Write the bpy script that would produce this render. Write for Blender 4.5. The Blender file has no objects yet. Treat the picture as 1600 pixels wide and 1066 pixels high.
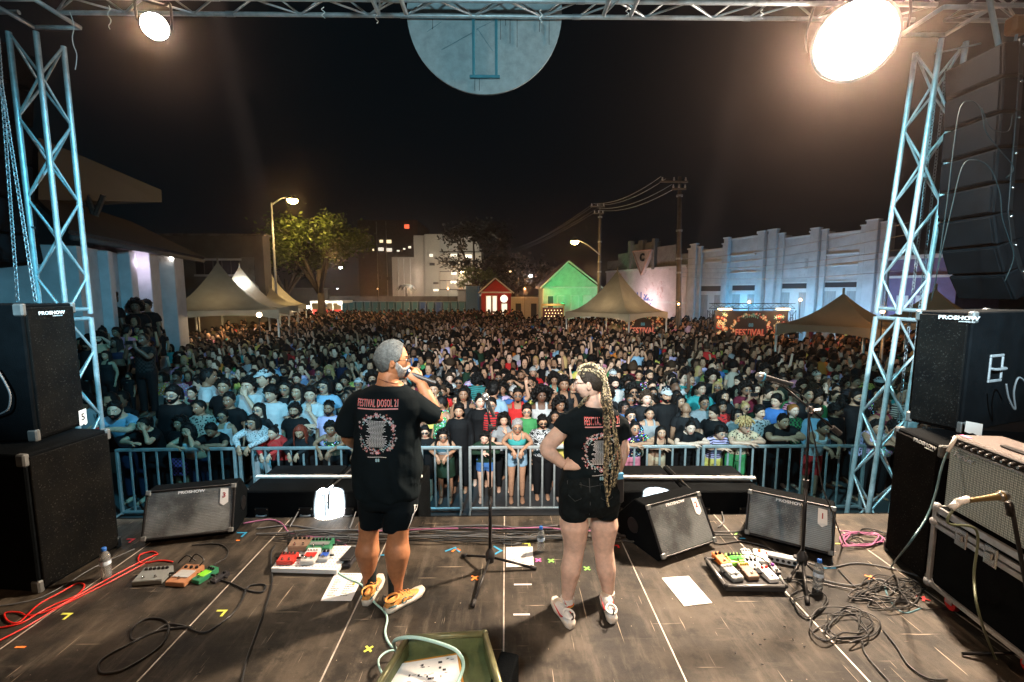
import bpy,bmesh,math,random
import numpy as np
from mathutils import Vector,Matrix,Euler
from mathutils.bvhtree import BVHTree
RNG=random.Random(7)
SC=bpy.context.scene
C=SC.collection
R=math.radians
# ------------------------------------------------------------------ camera
CAMZ=2.14
FPX=711.0
PITCH=math.atan(78/FPX)
YAW=-math.atan(10/FPX)
cd=bpy.data.cameras.new('camera')
cam=bpy.data.objects.new('camera',cd)
C.objects.link(cam)
cam.location=(0,0,CAMZ)
cam.rotation_euler=(R(90)-PITCH,0,YAW)
cd.sensor_width=36
cd.lens=36*FPX/1600
cd.clip_start=0.05
cd.clip_end=2000
SC.camera=cam
_cm=Euler(cam.rotation_euler).to_matrix()
CR,CU,CF=_cm.col[0].copy(),_cm.col[1].copy(),-_cm.col[2].copy()
CO=Vector((0,0,CAMZ))
def ray(u,v): return CF+CR*((u-800)/FPX)+CU*((533-v)/FPX)
def at_z(u,v,z=0.0):
 d=ray(u,v); t=(z-CAMZ)/d.z
 return CO+d*t
def at_y(u,v,y):
 d=ray(u,v); return CO+d*(y/d.y)
def px(p):
 d=Vector(p)-CO; w=d.dot(CF)
 return 800+FPX*d.dot(CR)/w,533-FPX*d.dot(CU)/w
# ------------------------------------------------------------------ world, exposure, sampling
w=bpy.data.worlds.new('World'); SC.world=w; w.use_nodes=True
wb=w.node_tree.nodes['Background']
wb.inputs['Color'].default_value=(0.10,0.32,0.48,1)      # night sky: almost black, slightly teal
wb.inputs['Strength'].default_value=0.0085
SC.view_settings.view_transform='Standard'
SC.view_settings.look='None'
SC.view_settings.gamma=1
SC.view_settings.exposure=0.0
SC.view_settings.use_curve_mapping=False
SC.cycles.use_denoising=True
try: SC.cycles.denoiser='OPENIMAGEDENOISE'
except Exception: pass
SC.cycles.max_bounces=5; SC.cycles.diffuse_bounces=2; SC.cycles.glossy_bounces=2
SC.cycles.transmission_bounces=4; SC.cycles.transparent_max_bounces=8; SC.cycles.volume_bounces=0
SC.cycles.sample_clamp_indirect=4
SC.cycles.caustics_reflective=False; SC.cycles.caustics_refractive=False
GZ=-1.70        # street level; the stage floor is z = 0
# ------------------------------------------------------------------ lights (most belong to a lamp built further down; some are added without one)
def look_quat(frm,to): return (Vector(to)-Vector(frm)).to_track_quat('-Z','Y')
def spot(name,loc,to,power,col,size=60,blend=.5,rad=.08):
 l=bpy.data.lights.new(name,'SPOT'); l.energy=power; l.color=col
 l.spot_size=R(size); l.spot_blend=blend; l.shadow_soft_size=rad
 o=bpy.data.objects.new(name,l); C.objects.link(o); o.location=loc
 o.rotation_mode='QUATERNION'; o.rotation_quaternion=look_quat(loc,to); return o
def point(name,loc,power,col,rad=.12):
 l=bpy.data.lights.new(name,'POINT'); l.energy=power; l.color=col; l.shadow_soft_size=rad
 o=bpy.data.objects.new(name,l); C.objects.link(o); o.location=loc; return o
BLR=at_y(1335,64,5.55); BLL=at_y(242,42,5.6)          # the two lit blinders under the truss
WHITE=(1,.93,.84); COOL=(.62,.88,1); CYAN=(.10,.62,1); BLUE=(.05,.38,1); AMBER=(1,.52,.16); WARM=(1,.70,.38)
spot('blinder_light',BLR+Vector((-.15,-.25,-.12)),(1.2,.9,0),6000,(1,.74,.52),118,.6,.22)
spot('blinder_light',BLL+Vector((.1,-.2,-.1)),(-1.0,1.0,0),420,(1,.74,.52),110,.6,.12)
# wash lamps hang on the rear truss above and behind the camera
WASH=[((-.2,-1.6,4.6),(.5,12.5,-.2),14500,(1,.96,.90),36),((-1.8,-1.6,4.6),(-4.6,12.0,-.2),5600,(.50,.84,1),36),((1.9,-1.6,4.6),(5.2,12.0,-.2),9000,(.66,.90,1),36),((-1.2,3.2,5.0),(-4.9,8.4,.2),2900,(.12,.66,.96),82),((1.3,3.2,5.0),(5.2,8.4,.6),2400,(.30,.82,.97),82),
  ((-1.6,-1.0,3.9),(-1.0,2.0,0),280,(1,.58,.32),74),((1.6,-1.0,3.9),(2.1,1.8,0),560,(1,.62,.38),74),
  ((-.6,-1.2,3.6),(.2,3.1,.9),420,(.66,.90,1),60),((-.2,1.2,4.4),(-.1,6.0,5.7),480,(.45,.86,1),130),((-3.4,.8,4.6),(-5.6,5.8,3.2),240,(.20,.72,.92),62),((3.4,.8,4.6),(5.6,5.8,3.2),170,(.70,.92,1),62)]  # uptilted lamp added to light the round board and top truss
for loc,to,p,c,s in WASH: spot('wash_light',loc,to,p,c,s,.7,.12)
# ------------------------------------------------------------------ mesh builder
def frames(P):
 P=np.asarray(P,float); n=len(P)
 T=np.zeros_like(P); T[1:-1]=P[2:]-P[:-2]; T[0]=P[1]-P[0]; T[-1]=P[-1]-P[-2]
 T /= np.linalg.norm(T,axis=1)[:,None]+1e-12
 ref=np.array([0,0,1.0]) if abs(T[0,2]) < .9 else np.array([1.0,0,0])
 U=np.zeros_like(P); u=np.cross(ref,T[0]); u /= np.linalg.norm(u); U[0]=u
 for i in range(1,n):
  u=U[i-1]-T[i]*U[i-1].dot(T[i]); L=np.linalg.norm(u)
  U[i]=u/L if L > 1e-6 else U[i-1]
 return P,T,U,np.cross(T,U)
class MB:
 def __init__(s): s.v=[]; s.f=[]; s.m=[]
 def add(s,vs,fs,mi=0,M=None):
  o=len(s.v)
  if M is not None: vs=[tuple(M @ Vector(p)) for p in vs]
  s.v += [tuple(p) for p in vs]; s.f += [tuple(i+o for i in f) for f in fs]; s.m += [mi]*len(fs); return s
 def box(s,c,d,mi=0,M=None,b=0.0,rz=0):
  x,y,z=d[0]/2,d[1]/2,d[2]/2; c=Vector(c)
  Rm=Matrix.Rotation(rz,3,'Z')
  T=(lambda p: M @ (c+Rm @ Vector(p))) if M is not None else (lambda p: c+Rm @ Vector(p))
  if b <= 0:
   vs=[(sx*x,sy*y,sz*z) for sz in (-1,1) for sy in (-1,1) for sx in (-1,1)]
   fs=[(0,2,3,1),(4,5,7,6),(0,1,5,4),(2,6,7,3),(0,4,6,2),(1,3,7,5)]
   return s.add([T(p) for p in vs],fs,mi)
  b=min(b,x*.9,y*.9,z*.9); vs=[]; idx={}
  for sx in (-1,1):
   for sy in (-1,1):
    for sz in (-1,1):
     for a in range(3):
      p=[sx*x,sy*y,sz*z]
      for k in range(3):
       if k != a: p[k] -= (sx,sy,sz)[k]*b
      idx[(sx,sy,sz,a)]=len(vs); vs.append(T(p))
  fs=[]
  def q(l,n):
   P=[Vector(vs[i]) for i in l]; nn=(P[1]-P[0]).cross(P[2]-P[0])
   c0=T((0,0,0)); fs.append(tuple(l) if nn.dot(sum(P,Vector())/len(P)-c0) > 0 else tuple(reversed(l)))
  o4=[(-1,-1),(1,-1),(1,1),(-1,1)]
  for a in range(3):
   for sg in (-1,1):
    l=[]
    for (p,r) in o4:
     k=[0,0,0]; k[a]=sg; k[(a+1) % 3]=p; k[(a+2) % 3]=r; l.append(idx[(*k,a)])
    q(l,0)
   b1,c1=(a+1) % 3,(a+2) % 3
   for p in (-1,1):
    for r in (-1,1):
     l=[]
     for sg in (-1,1):
      k=[0,0,0]; k[a]=sg; k[b1]=p; k[c1]=r
      l += [idx[(*k,b1)],idx[(*k,c1)]] if sg < 0 else [idx[(*k,c1)],idx[(*k,b1)]]
     q(l,0)
  for k in [(a,b_,c_) for a in (-1,1) for b_ in (-1,1) for c_ in (-1,1)]: q([idx[(*k,0)],idx[(*k,1)],idx[(*k,2)]],0)
  return s.add(vs,fs,mi)
 def tube(s,P,r,n=8,mi=0,closed=False,caps=True,flat=1.0):
  P,T,U,V=frames(P); m=len(P); r=np.broadcast_to(np.asarray(r,float),(m,))
  a=np.arange(n)*2*math.pi/n; o=len(s.v)
  for i in range(m):
   ring=P[i]+r[i]*(np.cos(a)[:,None]*U[i]+flat*np.sin(a)[:,None]*V[i])
   s.v += [tuple(p) for p in ring]
  fs=[]
  for i in range(m if closed else m-1):
   j=(i+1) % m
   for k in range(n):
    l=(k+1) % n; fs.append((o+i*n+k,o+i*n+l,o+j*n+l,o+j*n+k))
  if caps and not closed: fs += [tuple(o+k for k in reversed(range(n))),tuple(o+(m-1)*n+k for k in range(n))]
  s.f += fs; s.m += [mi]*len(fs); return s
 def rings(s,L,mi=0,n=None,caps=True):
  """loft: list of rings (arrays n x 3)"""
  n=len(L[0]); o=len(s.v); m=len(L)
  for ring in L: s.v += [tuple(p) for p in ring]
  fs=[(o+i*n+k,o+i*n+(k+1) % n,o+(i+1)*n+(k+1) % n,o+(i+1)*n+k) for i in range(m-1) for k in range(n)]
  if caps: fs += [tuple(o+k for k in reversed(range(n))),tuple(o+(m-1)*n+k for k in range(n))]
  s.f += fs; s.m += [mi]*len(fs); return s
 def lathe(s,prof,n=20,mi=0,M=None,caps=True):
  L=[]
  for r,z in prof:
   ring=[Vector((r*math.cos(a*2*math.pi/n),r*math.sin(a*2*math.pi/n),z)) for a in range(n)]
   if M is not None: ring=[M @ p for p in ring]
   L.append(ring)
  return s.rings(L,mi,caps=caps)
 def prism(s,poly,t0,t1,M=None,mi=0):
  """poly in local (x,z), extruded in y from t0 to t1"""
  n=len(poly); vs=[(x,t0,z) for x,z in poly]+[(x,t1,z) for x,z in poly]
  fs=[tuple(range(n)),tuple(reversed(range(n,2*n)))]+[(i,i+n,(i+1) % n+n,(i+1) % n) for i in range(n)]
  return s.add(vs,fs,mi,M)
 def ball(s,c,r,mi=0,nu=10,nv=6,M=None):
  r=(r,r,r) if not hasattr(r,'__len__') else r
  L=[]
  for j in range(nv+1):
   t=math.pi*j/nv; t=min(max(t,.12),math.pi-.12) if j in (0,nv) else t
   ring=[Vector((c[0]+r[0]*math.sin(t)*math.cos(2*math.pi*k/nu),c[1]+r[1]*math.sin(t)*math.sin(2*math.pi*k/nu),c[2]-r[2]*math.cos(t))) for k in range(nu)]
   if M is not None: ring=[M @ p for p in ring]
   L.append(ring)
  return s.rings(L,mi)
 def mesh(s,name,mats,smooth=False):
  me=bpy.data.meshes.new(name); me.from_pydata(s.v,[],s.f)
  for m_ in (mats if isinstance(mats,(list,tuple)) else [mats]): me.materials.append(m_)
  me.polygons.foreach_set('material_index',s.m)
  me.polygons.foreach_set('use_smooth',[bool(smooth)]*len(s.f))
  me.update(); return me
 def build(s,name,mats,parent=None,smooth=False,loc=None,angle=None):
  me=s.mesh(name,mats,smooth or angle)
  if angle: me.set_sharp_from_angle(angle=R(angle))
  return put(name,me,parent,loc)
def put(name,me,parent=None,loc=None,M=None):
 o=bpy.data.objects.new(name,me); C.objects.link(o)
 if parent is not None: o.parent=parent
 if loc is not None: o.location=loc
 if M is not None: o.matrix_basis=M
 return o
def tag(o,label=None,cat=None,group=None,kind=None):
 if label: o['label']=label
 if cat: o['category']=cat
 if group: o['group']=group
 if kind: o['kind']=kind
 return o
def thing(name,label,cat,loc=(0,0,0),rz=0,group=None):
 o=bpy.data.objects.new(name,None); C.objects.link(o); o.location=loc; o.rotation_euler=(0,0,rz)
 o.empty_display_size=.1
 return tag(o,label,cat,group)
def struct(o): o['kind']='structure'; return o
def stuff(o): o['kind']='stuff'; return o
def bez(P,n=8,closed=False):
 """Catmull-Rom through the points"""
 P=[Vector(p) for p in P]; out=[]; m=len(P)
 for i in range(m if closed else m-1):
  if closed: a,b,c,d=P[i-1],P[i],P[(i+1) % m],P[(i+2) % m]
  else: a,b,c,d=P[max(i-1,0)],P[i],P[i+1],P[min(i+2,m-1)]
  for k in range(n):
   t=k/n
   out.append(.5*((2*b)+(c-a)*t+(2*a-5*b+4*c-d)*t*t+(3*b-a-3*c+d)*t ** 3))
 if not closed: out.append(P[-1])
 return out
# ------------------------------------------------------------------ materials
MATS={}
def nd(nt,t,**kw):
 n=nt.nodes.new(t)
 for k,v_ in kw.items():
  if k in n.inputs: n.inputs[k].default_value=v_
  else: setattr(n,k,v_)
 return n
def mat(name,col=(.5,.5,.5),rough=.6,metal=0,var=.15,scale=6,bump=0,bscale=60,obj=False,emit=None,es=0,spec=.5,dirt=None,stretch=None,trans=0,sheen=0,coat=0,alpha=None):
 if name in MATS: return MATS[name]
 m=bpy.data.materials.new(name); m.use_nodes=True; nt=m.node_tree; L=nt.links; MATS[name]=m
 p=nt.nodes['Principled BSDF']
 p.inputs['Roughness'].default_value=rough; p.inputs['Metallic'].default_value=metal
 p.inputs['Specular IOR Level'].default_value=spec
 if trans: p.inputs['Transmission Weight'].default_value=trans
 if coat: p.inputs['Coat Weight'].default_value=coat
 if sheen: p.inputs['Sheen Weight'].default_value=sheen
 if alpha is not None: p.inputs['Alpha'].default_value=alpha
 tc=nd(nt,'ShaderNodeTexCoord'); vec=tc.outputs['Object']
 if stretch:
  mp=nd(nt,'ShaderNodeMapping'); mp.inputs['Scale'].default_value=stretch; L.new(vec,mp.inputs[0]); vec=mp.outputs[0]
 if obj: src=nd(nt,'ShaderNodeObjectInfo').outputs['Color']
 else:
  rgb=nd(nt,'ShaderNodeRGB'); rgb.outputs[0].default_value=(*col,1); src=rgb.outputs[0]
 if var or dirt:
  nz=nd(nt,'ShaderNodeTexNoise',Scale=scale,Detail=6.0,Roughness=.6); L.new(vec,nz.inputs['Vector'])
  rp=nd(nt,'ShaderNodeMapRange'); rp.inputs['From Min'].default_value=.3; rp.inputs['From Max'].default_value=.7
  rp.inputs['To Min'].default_value=1-var; rp.inputs['To Max'].default_value=1+var*.6; L.new(nz.outputs['Fac'],rp.inputs['Value'])
  mx=nd(nt,'ShaderNodeMix',data_type='RGBA',blend_type='MULTIPLY'); mx.inputs['Factor'].default_value=1
  L.new(src,mx.inputs[6]); L.new(rp.outputs[0],mx.inputs[7]); src=mx.outputs[2]
  if dirt:
   n2=nd(nt,'ShaderNodeTexNoise',Scale=scale*.45,Detail=9.0,Roughness=.72); L.new(vec,n2.inputs['Vector'])
   r2=nd(nt,'ShaderNodeMapRange'); r2.inputs['From Min'].default_value=dirt[1]; r2.inputs['From Max'].default_value=dirt[1]+.12; L.new(n2.outputs['Fac'],r2.inputs['Value'])
   m2=nd(nt,'ShaderNodeMix',data_type='RGBA'); L.new(r2.outputs[0],m2.inputs['Factor']); L.new(src,m2.inputs[6]); m2.inputs[7].default_value=(*dirt[0],1); src=m2.outputs[2]
 L.new(src,p.inputs['Base Color'])
 if bump:
  bn=nd(nt,'ShaderNodeTexNoise',Scale=bscale,Detail=3.0); L.new(vec,bn.inputs['Vector'])
  bp=nd(nt,'ShaderNodeBump'); bp.inputs['Strength'].default_value=bump; bp.inputs['Distance'].default_value=.01
  L.new(bn.outputs['Fac'],bp.inputs['Height']); L.new(bp.outputs[0],p.inputs['Normal'])
 if emit:
  p.inputs['Emission Color'].default_value=(*emit,1); p.inputs['Emission Strength'].default_value=es
 return m
M_alu=mat('truss_aluminium',(.46,.48,.49),.38,.35,.3,9,.06,90)
M_steel=mat('galvanised_steel',(.36,.38,.40),.45,.5,.22,9,.08,60)
M_blkmetal=mat('black_metal',(.012,.012,.013),.4,.3,.2,20,spec=.4)
M_chrome=mat('bright_metal',(.7,.7,.7),.22,1,.1,20)
M_cap=mat('worn_steel_corner',(.16,.17,.17),.5,.5,.3,12)
M_blk=mat('black_painted_wood',(.0030,.0042,.0052),.75,0,.4,5,.3,130,dirt=((.018,.017,.016),.74),spec=.03)
M_grille=None
M_rub=mat('black_rubber',(.014,.014,.015),.6)
M_cablek=mat('black_cable',(.02,.021,.022),.38,0,.1)
M_cabler=mat('red_cable',(.55,.02,.015),.35,0,.1)
M_cablep=mat('pink_cable',(.35,.12,.24),.4,0,.1)
M_cablew=mat('mint_cable',(.42,.66,.60),.4,0,.1)
M_cableg=mat('grey_cable',(.10,.11,.12),.5,0,.1)
M_paper=mat('paper',(.78,.78,.76),.8,0,.04,8)
M_ink=mat('ink',(.03,.03,.035),.8,0,0)
M_white=mat('white_plastic',(.75,.75,.73),.45,0,.05)
M_redp=mat('red_plastic',(.5,.02,.02),.4,0,.1)
M_logo=mat('logo_print',(.75,.77,.78),.5,0,.05)
# ------------------------------------------------------------------ special materials
def nodes_of(name):
 m=bpy.data.materials.new(name); m.use_nodes=True; MATS[name]=m
 return m,m.node_tree,m.node_tree.links,m.node_tree.nodes['Principled BSDF']
def ramp(nt,src,a,b,lo=0.0,hi=1.0):
 r=nd(nt,'ShaderNodeMapRange'); r.inputs['From Min'].default_value=a; r.inputs['From Max'].default_value=b
 r.inputs['To Min'].default_value=lo; r.inputs['To Max'].default_value=hi; nt.links.new(src,r.inputs['Value']); return r.outputs[0]
def mixc(nt,fac,a,b,bt='MIX'):
 m=nd(nt,'ShaderNodeMix',data_type='RGBA',blend_type=bt)
 for s_,i in ((fac,0),(a,6),(b,7)):
  if hasattr(s_,'is_output'): nt.links.new(s_,m.inputs[i])
  else: m.inputs[i].default_value=s_ if i == 0 else (*s_,1)
 return m.outputs[2]
def floor_mat():
 m,nt,L,p=nodes_of('worn_stage_plywood')
 g=nd(nt,'ShaderNodeNewGeometry').outputs['Position']
 def mp(s,r=0):
  n=nd(nt,'ShaderNodeMapping'); n.inputs['Scale'].default_value=s; n.inputs['Rotation'].default_value=(0,0,r); L.new(g,n.inputs[0]); return n.outputs[0]
 def nz(v,s,d=6,ro=.6):
  n=nd(nt,'ShaderNodeTexNoise',Scale=s,Detail=float(d),Roughness=ro); L.new(v,n.inputs['Vector']); return n.outputs['Fac']
 base=mixc(nt,ramp(nt,nz(mp((1,1,1)),1.1,8,.65),.42,.66),(.009,.0082,.0068),(.098,.080,.060))
 base=mixc(nt,ramp(nt,nz(mp((5,.8,1),.1),2.4,9,.7),.5,.74,0,.65),base,(.16,.135,.105))
 base=mixc(nt,ramp(nt,nz(mp((1.0,7,1),-.12),3.0,9,.7),.56,.78,0,.55),base,(.13,.11,.085))
 base=mixc(nt,ramp(nt,nz(mp((2.2,2.2,1),.4),1.7,9,.7),.52,.62,0,.8),base,(.014,.013,.011))
 # pale scratches and paint flecks
 for s,r,sc,a in (((26,.7,1),.5,2.2,.695),((.8,30,1),.25,2.0,.70),((22,.9,1),-.9,2.6,.70),((1,1,1),0,34,.735),((.6,9,1),0,5,.74)):
  base=mixc(nt,ramp(nt,nz(mp(s,r),sc,3,.5),a,a+.025,0,.8),base,(.48,.40,.30))
 # woven anti-slip film
 w=nd(nt,'ShaderNodeTexVoronoi',Scale=210.0); w.inputs['Randomness'].default_value=.15; L.new(mp((1,1,.001)),w.inputs['Vector'])
 h=ramp(nt,w.outputs['Distance'],.1,.55)
 base=mixc(nt,.28,base,mixc(nt,h,(1,1,1),(.25,.25,.25)),'MULTIPLY')
 L.new(base,p.inputs['Base Color'])
 L.new(ramp(nt,nz(mp((1,1,1)),3),.3,.7,.38,.62),p.inputs['Roughness'])
 b=nd(nt,'ShaderNodeBump',Strength=.5,Distance=.002); L.new(h,b.inputs['Height'])
 b2=nd(nt,'ShaderNodeBump',Strength=.35,Distance=.008); L.new(nz(mp((1,1,1)),7),b2.inputs['Height']); L.new(b.outputs[0],b2.inputs['Normal']); L.new(b2.outputs[0],p.inputs['Normal']); p.inputs['Specular IOR Level'].default_value=.3
 return m
M_floor=floor_mat()
def grille_mat(name,dark,light,sc,rough=.45,metal=.6,speck=.5):
 m,nt,L,p=nodes_of(name)
 tc=nd(nt,'ShaderNodeTexCoord').outputs['Object']
 v=nd(nt,'ShaderNodeTexVoronoi',Scale=float(sc)); v.inputs['Randomness'].default_value=.05; L.new(tc,v.inputs['Vector'])
 n=nd(nt,'ShaderNodeTexNoise',Scale=sc*.42,Detail=4.0,Roughness=.8); L.new(tc,n.inputs['Vector'])
 n2=nd(nt,'ShaderNodeTexNoise',Scale=4.0,Detail=5.0); L.new(tc,n2.inputs['Vector'])
 hole=ramp(nt,v.outputs['Distance'],.25,.42)
 c=mixc(nt,hole,(.004,.004,.004),mixc(nt,ramp(nt,n2.outputs['Fac'],.38,.62),dark,light))
 c=mixc(nt,ramp(nt,n.outputs['Fac'],.60,.66,0,speck),c,(.42,.40,.36))
 L.new(c,p.inputs['Base Color']); p.inputs['Roughness'].default_value=rough; p.inputs['Metallic'].default_value=metal; p.inputs['Specular IOR Level'].default_value=.04 if rough > .6 else .4
 b=nd(nt,'ShaderNodeBump',Strength=.8,Distance=.003); L.new(hole,b.inputs['Height']); L.new(b.outputs[0],p.inputs['Normal'])
 return m
M_grille=grille_mat('perforated_black_grille',(.003,.0035,.004),(.007,.007,.0065),190,.8,.0,.12)
M_wgrille=grille_mat('worn_monitor_grille',(.09,.10,.105),(.26,.29,.30),210,.42,.5,.7)
def cloth_grille():
 m,nt,L,p=nodes_of('silver_grille_cloth')
 tc=nd(nt,'ShaderNodeTexCoord').outputs['Object']
 mp=nd(nt,'ShaderNodeMapping'); mp.inputs['Scale'].default_value=(95,1,70); L.new(tc,mp.inputs[0])
 v=nd(nt,'ShaderNodeTexVoronoi',Scale=1.0); v.inputs['Randomness'].default_value=.1; L.new(mp.outputs[0],v.inputs['Vector'])
 wv=nd(nt,'ShaderNodeTexWave',Scale=14.0,Distortion=.0); wv.bands_direction='X'; L.new(tc,wv.inputs['Vector'])
 c=mixc(nt,ramp(nt,v.outputs['Distance'],.2,.55),(.62,.70,.69),(.13,.20,.21))
 c=mixc(nt,ramp(nt,wv.outputs['Fac'],.55,.75,0,.35),c,(.05,.075,.08))
 L.new(c,p.inputs['Base Color']); p.inputs['Roughness'].default_value=.6
 b=nd(nt,'ShaderNodeBump',Strength=.6,Distance=.003); L.new(v.outputs['Distance'],b.inputs['Height']); L.new(b.outputs[0],p.inputs['Normal'])
 return m
M_cloth=cloth_grille()
def text_mesh(name,body,size,mats,bold=.0,sx=1.0,extrude=.0006,spacing=1.0):
 cu=bpy.data.curves.new('lettering','FONT'); cu.body=body; cu.size=size; cu.align_x='CENTER'; cu.align_y='CENTER'
 cu.extrude=extrude; cu.offset=bold; cu.resolution_u=2; cu.space_character=spacing
 o=bpy.data.objects.new('lettering',cu); C.objects.link(o)
 bpy.context.view_layer.update()
 me=bpy.data.meshes.new_from_object(o.evaluated_get(bpy.context.evaluated_depsgraph_get()))
 bpy.data.objects.remove(o); bpy.data.curves.remove(cu)
 me.name=name; me.materials.clear(); me.materials.append(mats)
 me.transform(Matrix.Diagonal((sx,1,1,1)))
 return me
def face_matrix(origin,xdir,zdir):
 """text lies in local XY -> world with x along xdir, y along zdir"""
 x=Vector(xdir).normalized(); y=Vector(zdir).normalized(); z=x.cross(y)
 M=Matrix((x,y,z)).transposed().to_4x4(); M.translation=Vector(origin); return M
# ------------------------------------------------------------------ ground
g=MB(); g.add([(-300,-25,GZ),(300,-25,GZ),(300,450,GZ),(-300,450,GZ)],[(0,1,2,3)])
struct(g.build('street_ground',mat('night_asphalt',(.045,.045,.047),.8,0,.25,1.5,.4,30)))
# ------------------------------------------------------------------ stage floor
stage=thing('stage_floor',None,None); struct(stage)
PW=1.01; SEAM0=at_z(787,1000).x; EDGE=4.15
YS=[(-3.0,-.28),(-.27,1.94),(1.95,EDGE)]
rows={}
for (y0,y1) in YS:
 mb=MB(); mb.box((0,0,-.015),(PW-.009,y1-y0-.006,.03),b=.0025)
 me=mb.mesh('deck_panel',M_floor)
 for k in range(-6,7):
  put('deck_panel',me,stage,(SEAM0+(k+.5)*PW,(y0+y1)/2,RNG.uniform(-.0015,.0015)))
M_seam=mat('bare_aluminium_trim',(.55,.50,.44),.5,.3,.4,14,dirt=((.06,.05,.04),.60))
for k in range(-6,8):
 mb=MB(); mb.box((0,.575,-.012),(.0085,7.15,.021)); mb.build('seam_strip',M_seam,stage,loc=(SEAM0+k*PW,0,.0))
mb=MB(); mb.box((.5,EDGE+.02,-.16),(13.2,.03,.30),b=.004); mb.box((.5,.5,-.25),(13.1,7.1,.4)); mb.build('stage_fascia',M_blk,stage)
for x in np.arange(-5.5,7,1.9):
 for y in (EDGE-.2,1.2): mb=MB(); mb.tube([(x,y,GZ),(x,y,-.4)],.03); mb.build('support_leg',M_alu,stage)
# ------------------------------------------------------------------ lattice trusses
def truss(root,a,b,w,up,cr=.024,br=.011,seg=.42,mats=None,n=10,part='chord',bpart='brace',diag=0,stf=False):
 """square lattice from a to b; diag=1 turns the section 45 degrees"""
 a,b=Vector(a),Vector(b); t=(b-a).normalized(); u=Vector(up); u=(u-t*u.dot(t)).normalized(); v_=t.cross(u)
 off=[u*sx*w/2+v_*sy*w/2 for sx,sy in ((1,1),(1,-1),(-1,-1),(-1,1))]
 mats=mats or M_alu; L=(b-a).length; k=max(1,round(L/seg)); bm=MB()
 for o in off:
  c=MB(); c.tube([a+o,b+o],cr,n)
  if stf: bm.tube([a+o,b+o],cr,6)
  else: c.build(part,mats,root,smooth=True,angle=40)
 for f in range(4):
  o0,o1=off[f],off[(f+1) % 4]
  for i in range(k):
   p,q=a+t*(L*i/k),a+t*(L*(i+1)/k)
   s,e=((p+o0,q+o1) if (i+f) % 2 == 0 else (p+o1,q+o0))
   if stf: bm.tube([s,e],br,4,caps=False)
   else:
    c=MB(); c.tube([s,e],br,7,caps=False); c.build(bpart,mats,root,smooth=True)
 return bm
TY=5.82
def tower(u,vref,label):
 P=at_y(u,vref,TY); LN=R(3.6) if u > 800 else 0.0; t=thing('truss_tower',label,'truss tower',(P.x,TY,GZ),group='stage truss towers')
 th=R(45); top=6.85
 up=(math.cos(th+math.atan2(P.x,-TY)*0),math.sin(th),0)
 # section turned so that one edge points at the stage
 phi=math.atan2(P.x,TY); up=(math.cos(R(45)-phi),math.sin(R(45)-phi),0)
 zs=[0.05,3.55,top]
 for i in range(2):
  truss(t,(0,0,zs[i]),(0,0,zs[i+1]-.05),.32,up,.029,.014,.44)
  # bolted joint plates
  u_=Vector(up); v_=Vector((0,0,1)).cross(u_)
  if i == 0:
   for z in (zs[1]-.06,zs[1]+.06):
    for f in range(4):
     cs=[u_*sx*.15+v_*sy*.15 for sx,sy in ((1,1),(1,-1),(-1,-1),(-1,1))]
     A,B=cs[f],cs[(f+1) % 4]; mb=MB(); mb.tube([A+Vector((0,0,z)),B+Vector((0,0,z))],.024,8); mb.build('joint_bar',M_alu,t,smooth=True,angle=40)
 for z in (1.2,2.1,2.95,4.6):
  u_=Vector(up); v_=Vector((0,0,1)).cross(u_); c=-(u_*.15+v_*.15) if phi > 0 else (v_*.15-u_*.15)
  mb=MB(); mb.lathe([(.029,z-.012),(.03,z+.012)],10); o=mb.build('tape_band',M_rub,t); o.location=(c.x,c.y,0)
 mb=MB(); mb.box((0,0,.02),(.5,.5,.02),b=.004); mb.build('base_plate',M_steel,t)
 if LN: t.rotation_euler.y=LN; t.location.x -= (4.3)*math.sin(LN)
 return P,t
PL,TL_=tower(83,300,'silver lattice truss tower on the left, washed in cyan light beside the speaker stack')
PR,TR_=tower(1428,300,'silver lattice truss tower on the right, with hoist chains hanging inside it')
ZB=at_y(800,14,TY).z
tt=thing('roof_truss','long horizontal silver lattice truss across the top of the stage front','truss',(0,TY,ZB),group=None)
segs=np.linspace(PL.x+.1,PR.x-.05,6)
for i in range(5): truss(tt,(segs[i]+.02,0,.15),(segs[i+1]-.02,0,.15),.30,(0,0,1),.026,.0115,.42)
for i in range(1,5):
 for sy in (-1,1):
  for sz in (-1,1): mb=MB(); mb.tube([(segs[i]-.05,sy*.15,.15+sz*.15),(segs[i]+.05,sy*.15,.15+sz*.15)],.031,10); mb.build('coupler',M_steel,tt,smooth=True,angle=40)
for x in (PL.x,PR.x+.18):
 for z in (-.10,.40):
  for a,b in (((-.28,-.28),(.28,-.28)),((.28,-.28),(.28,.28)),((.28,.28),(-.28,.28)),((-.28,.28),(-.28,-.28))):
   mb=MB(); mb.tube([(x+a[0],a[1],z),(x+b[0],b[1],z)],.026,8); mb.build('corner_frame',M_alu,tt,smooth=True)
# side trusses running back over the stage and out to the PA wings
for sx,X,lb in ((-1,PL.x,'side truss running back over the stage from the left tower'),(1,PR.x,'side truss running back over the stage from the right tower')):
 s=thing('side_truss',lb,'truss',(X,TY,ZB)); truss(s,(0,-.32,.15),(0,-3.6,.15),.30,(0,0,1),.026,.0115,.42)
s=thing('wing_truss','short truss reaching out past the right tower to the hanging speaker array','truss',(PR.x,TY,ZB)); truss(s,(.32,0,.15),(2.6,0,.15),.30,(0,0,1),.026,.0115,.42)
s=thing('wing_truss','short truss reaching out past the left tower above the hanging speakers','truss',(PL.x,TY,ZB)); truss(s,(-.32,0,.15),(-2.4,0,.15),.30,(0,0,1),.026,.0115,.42)
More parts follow.
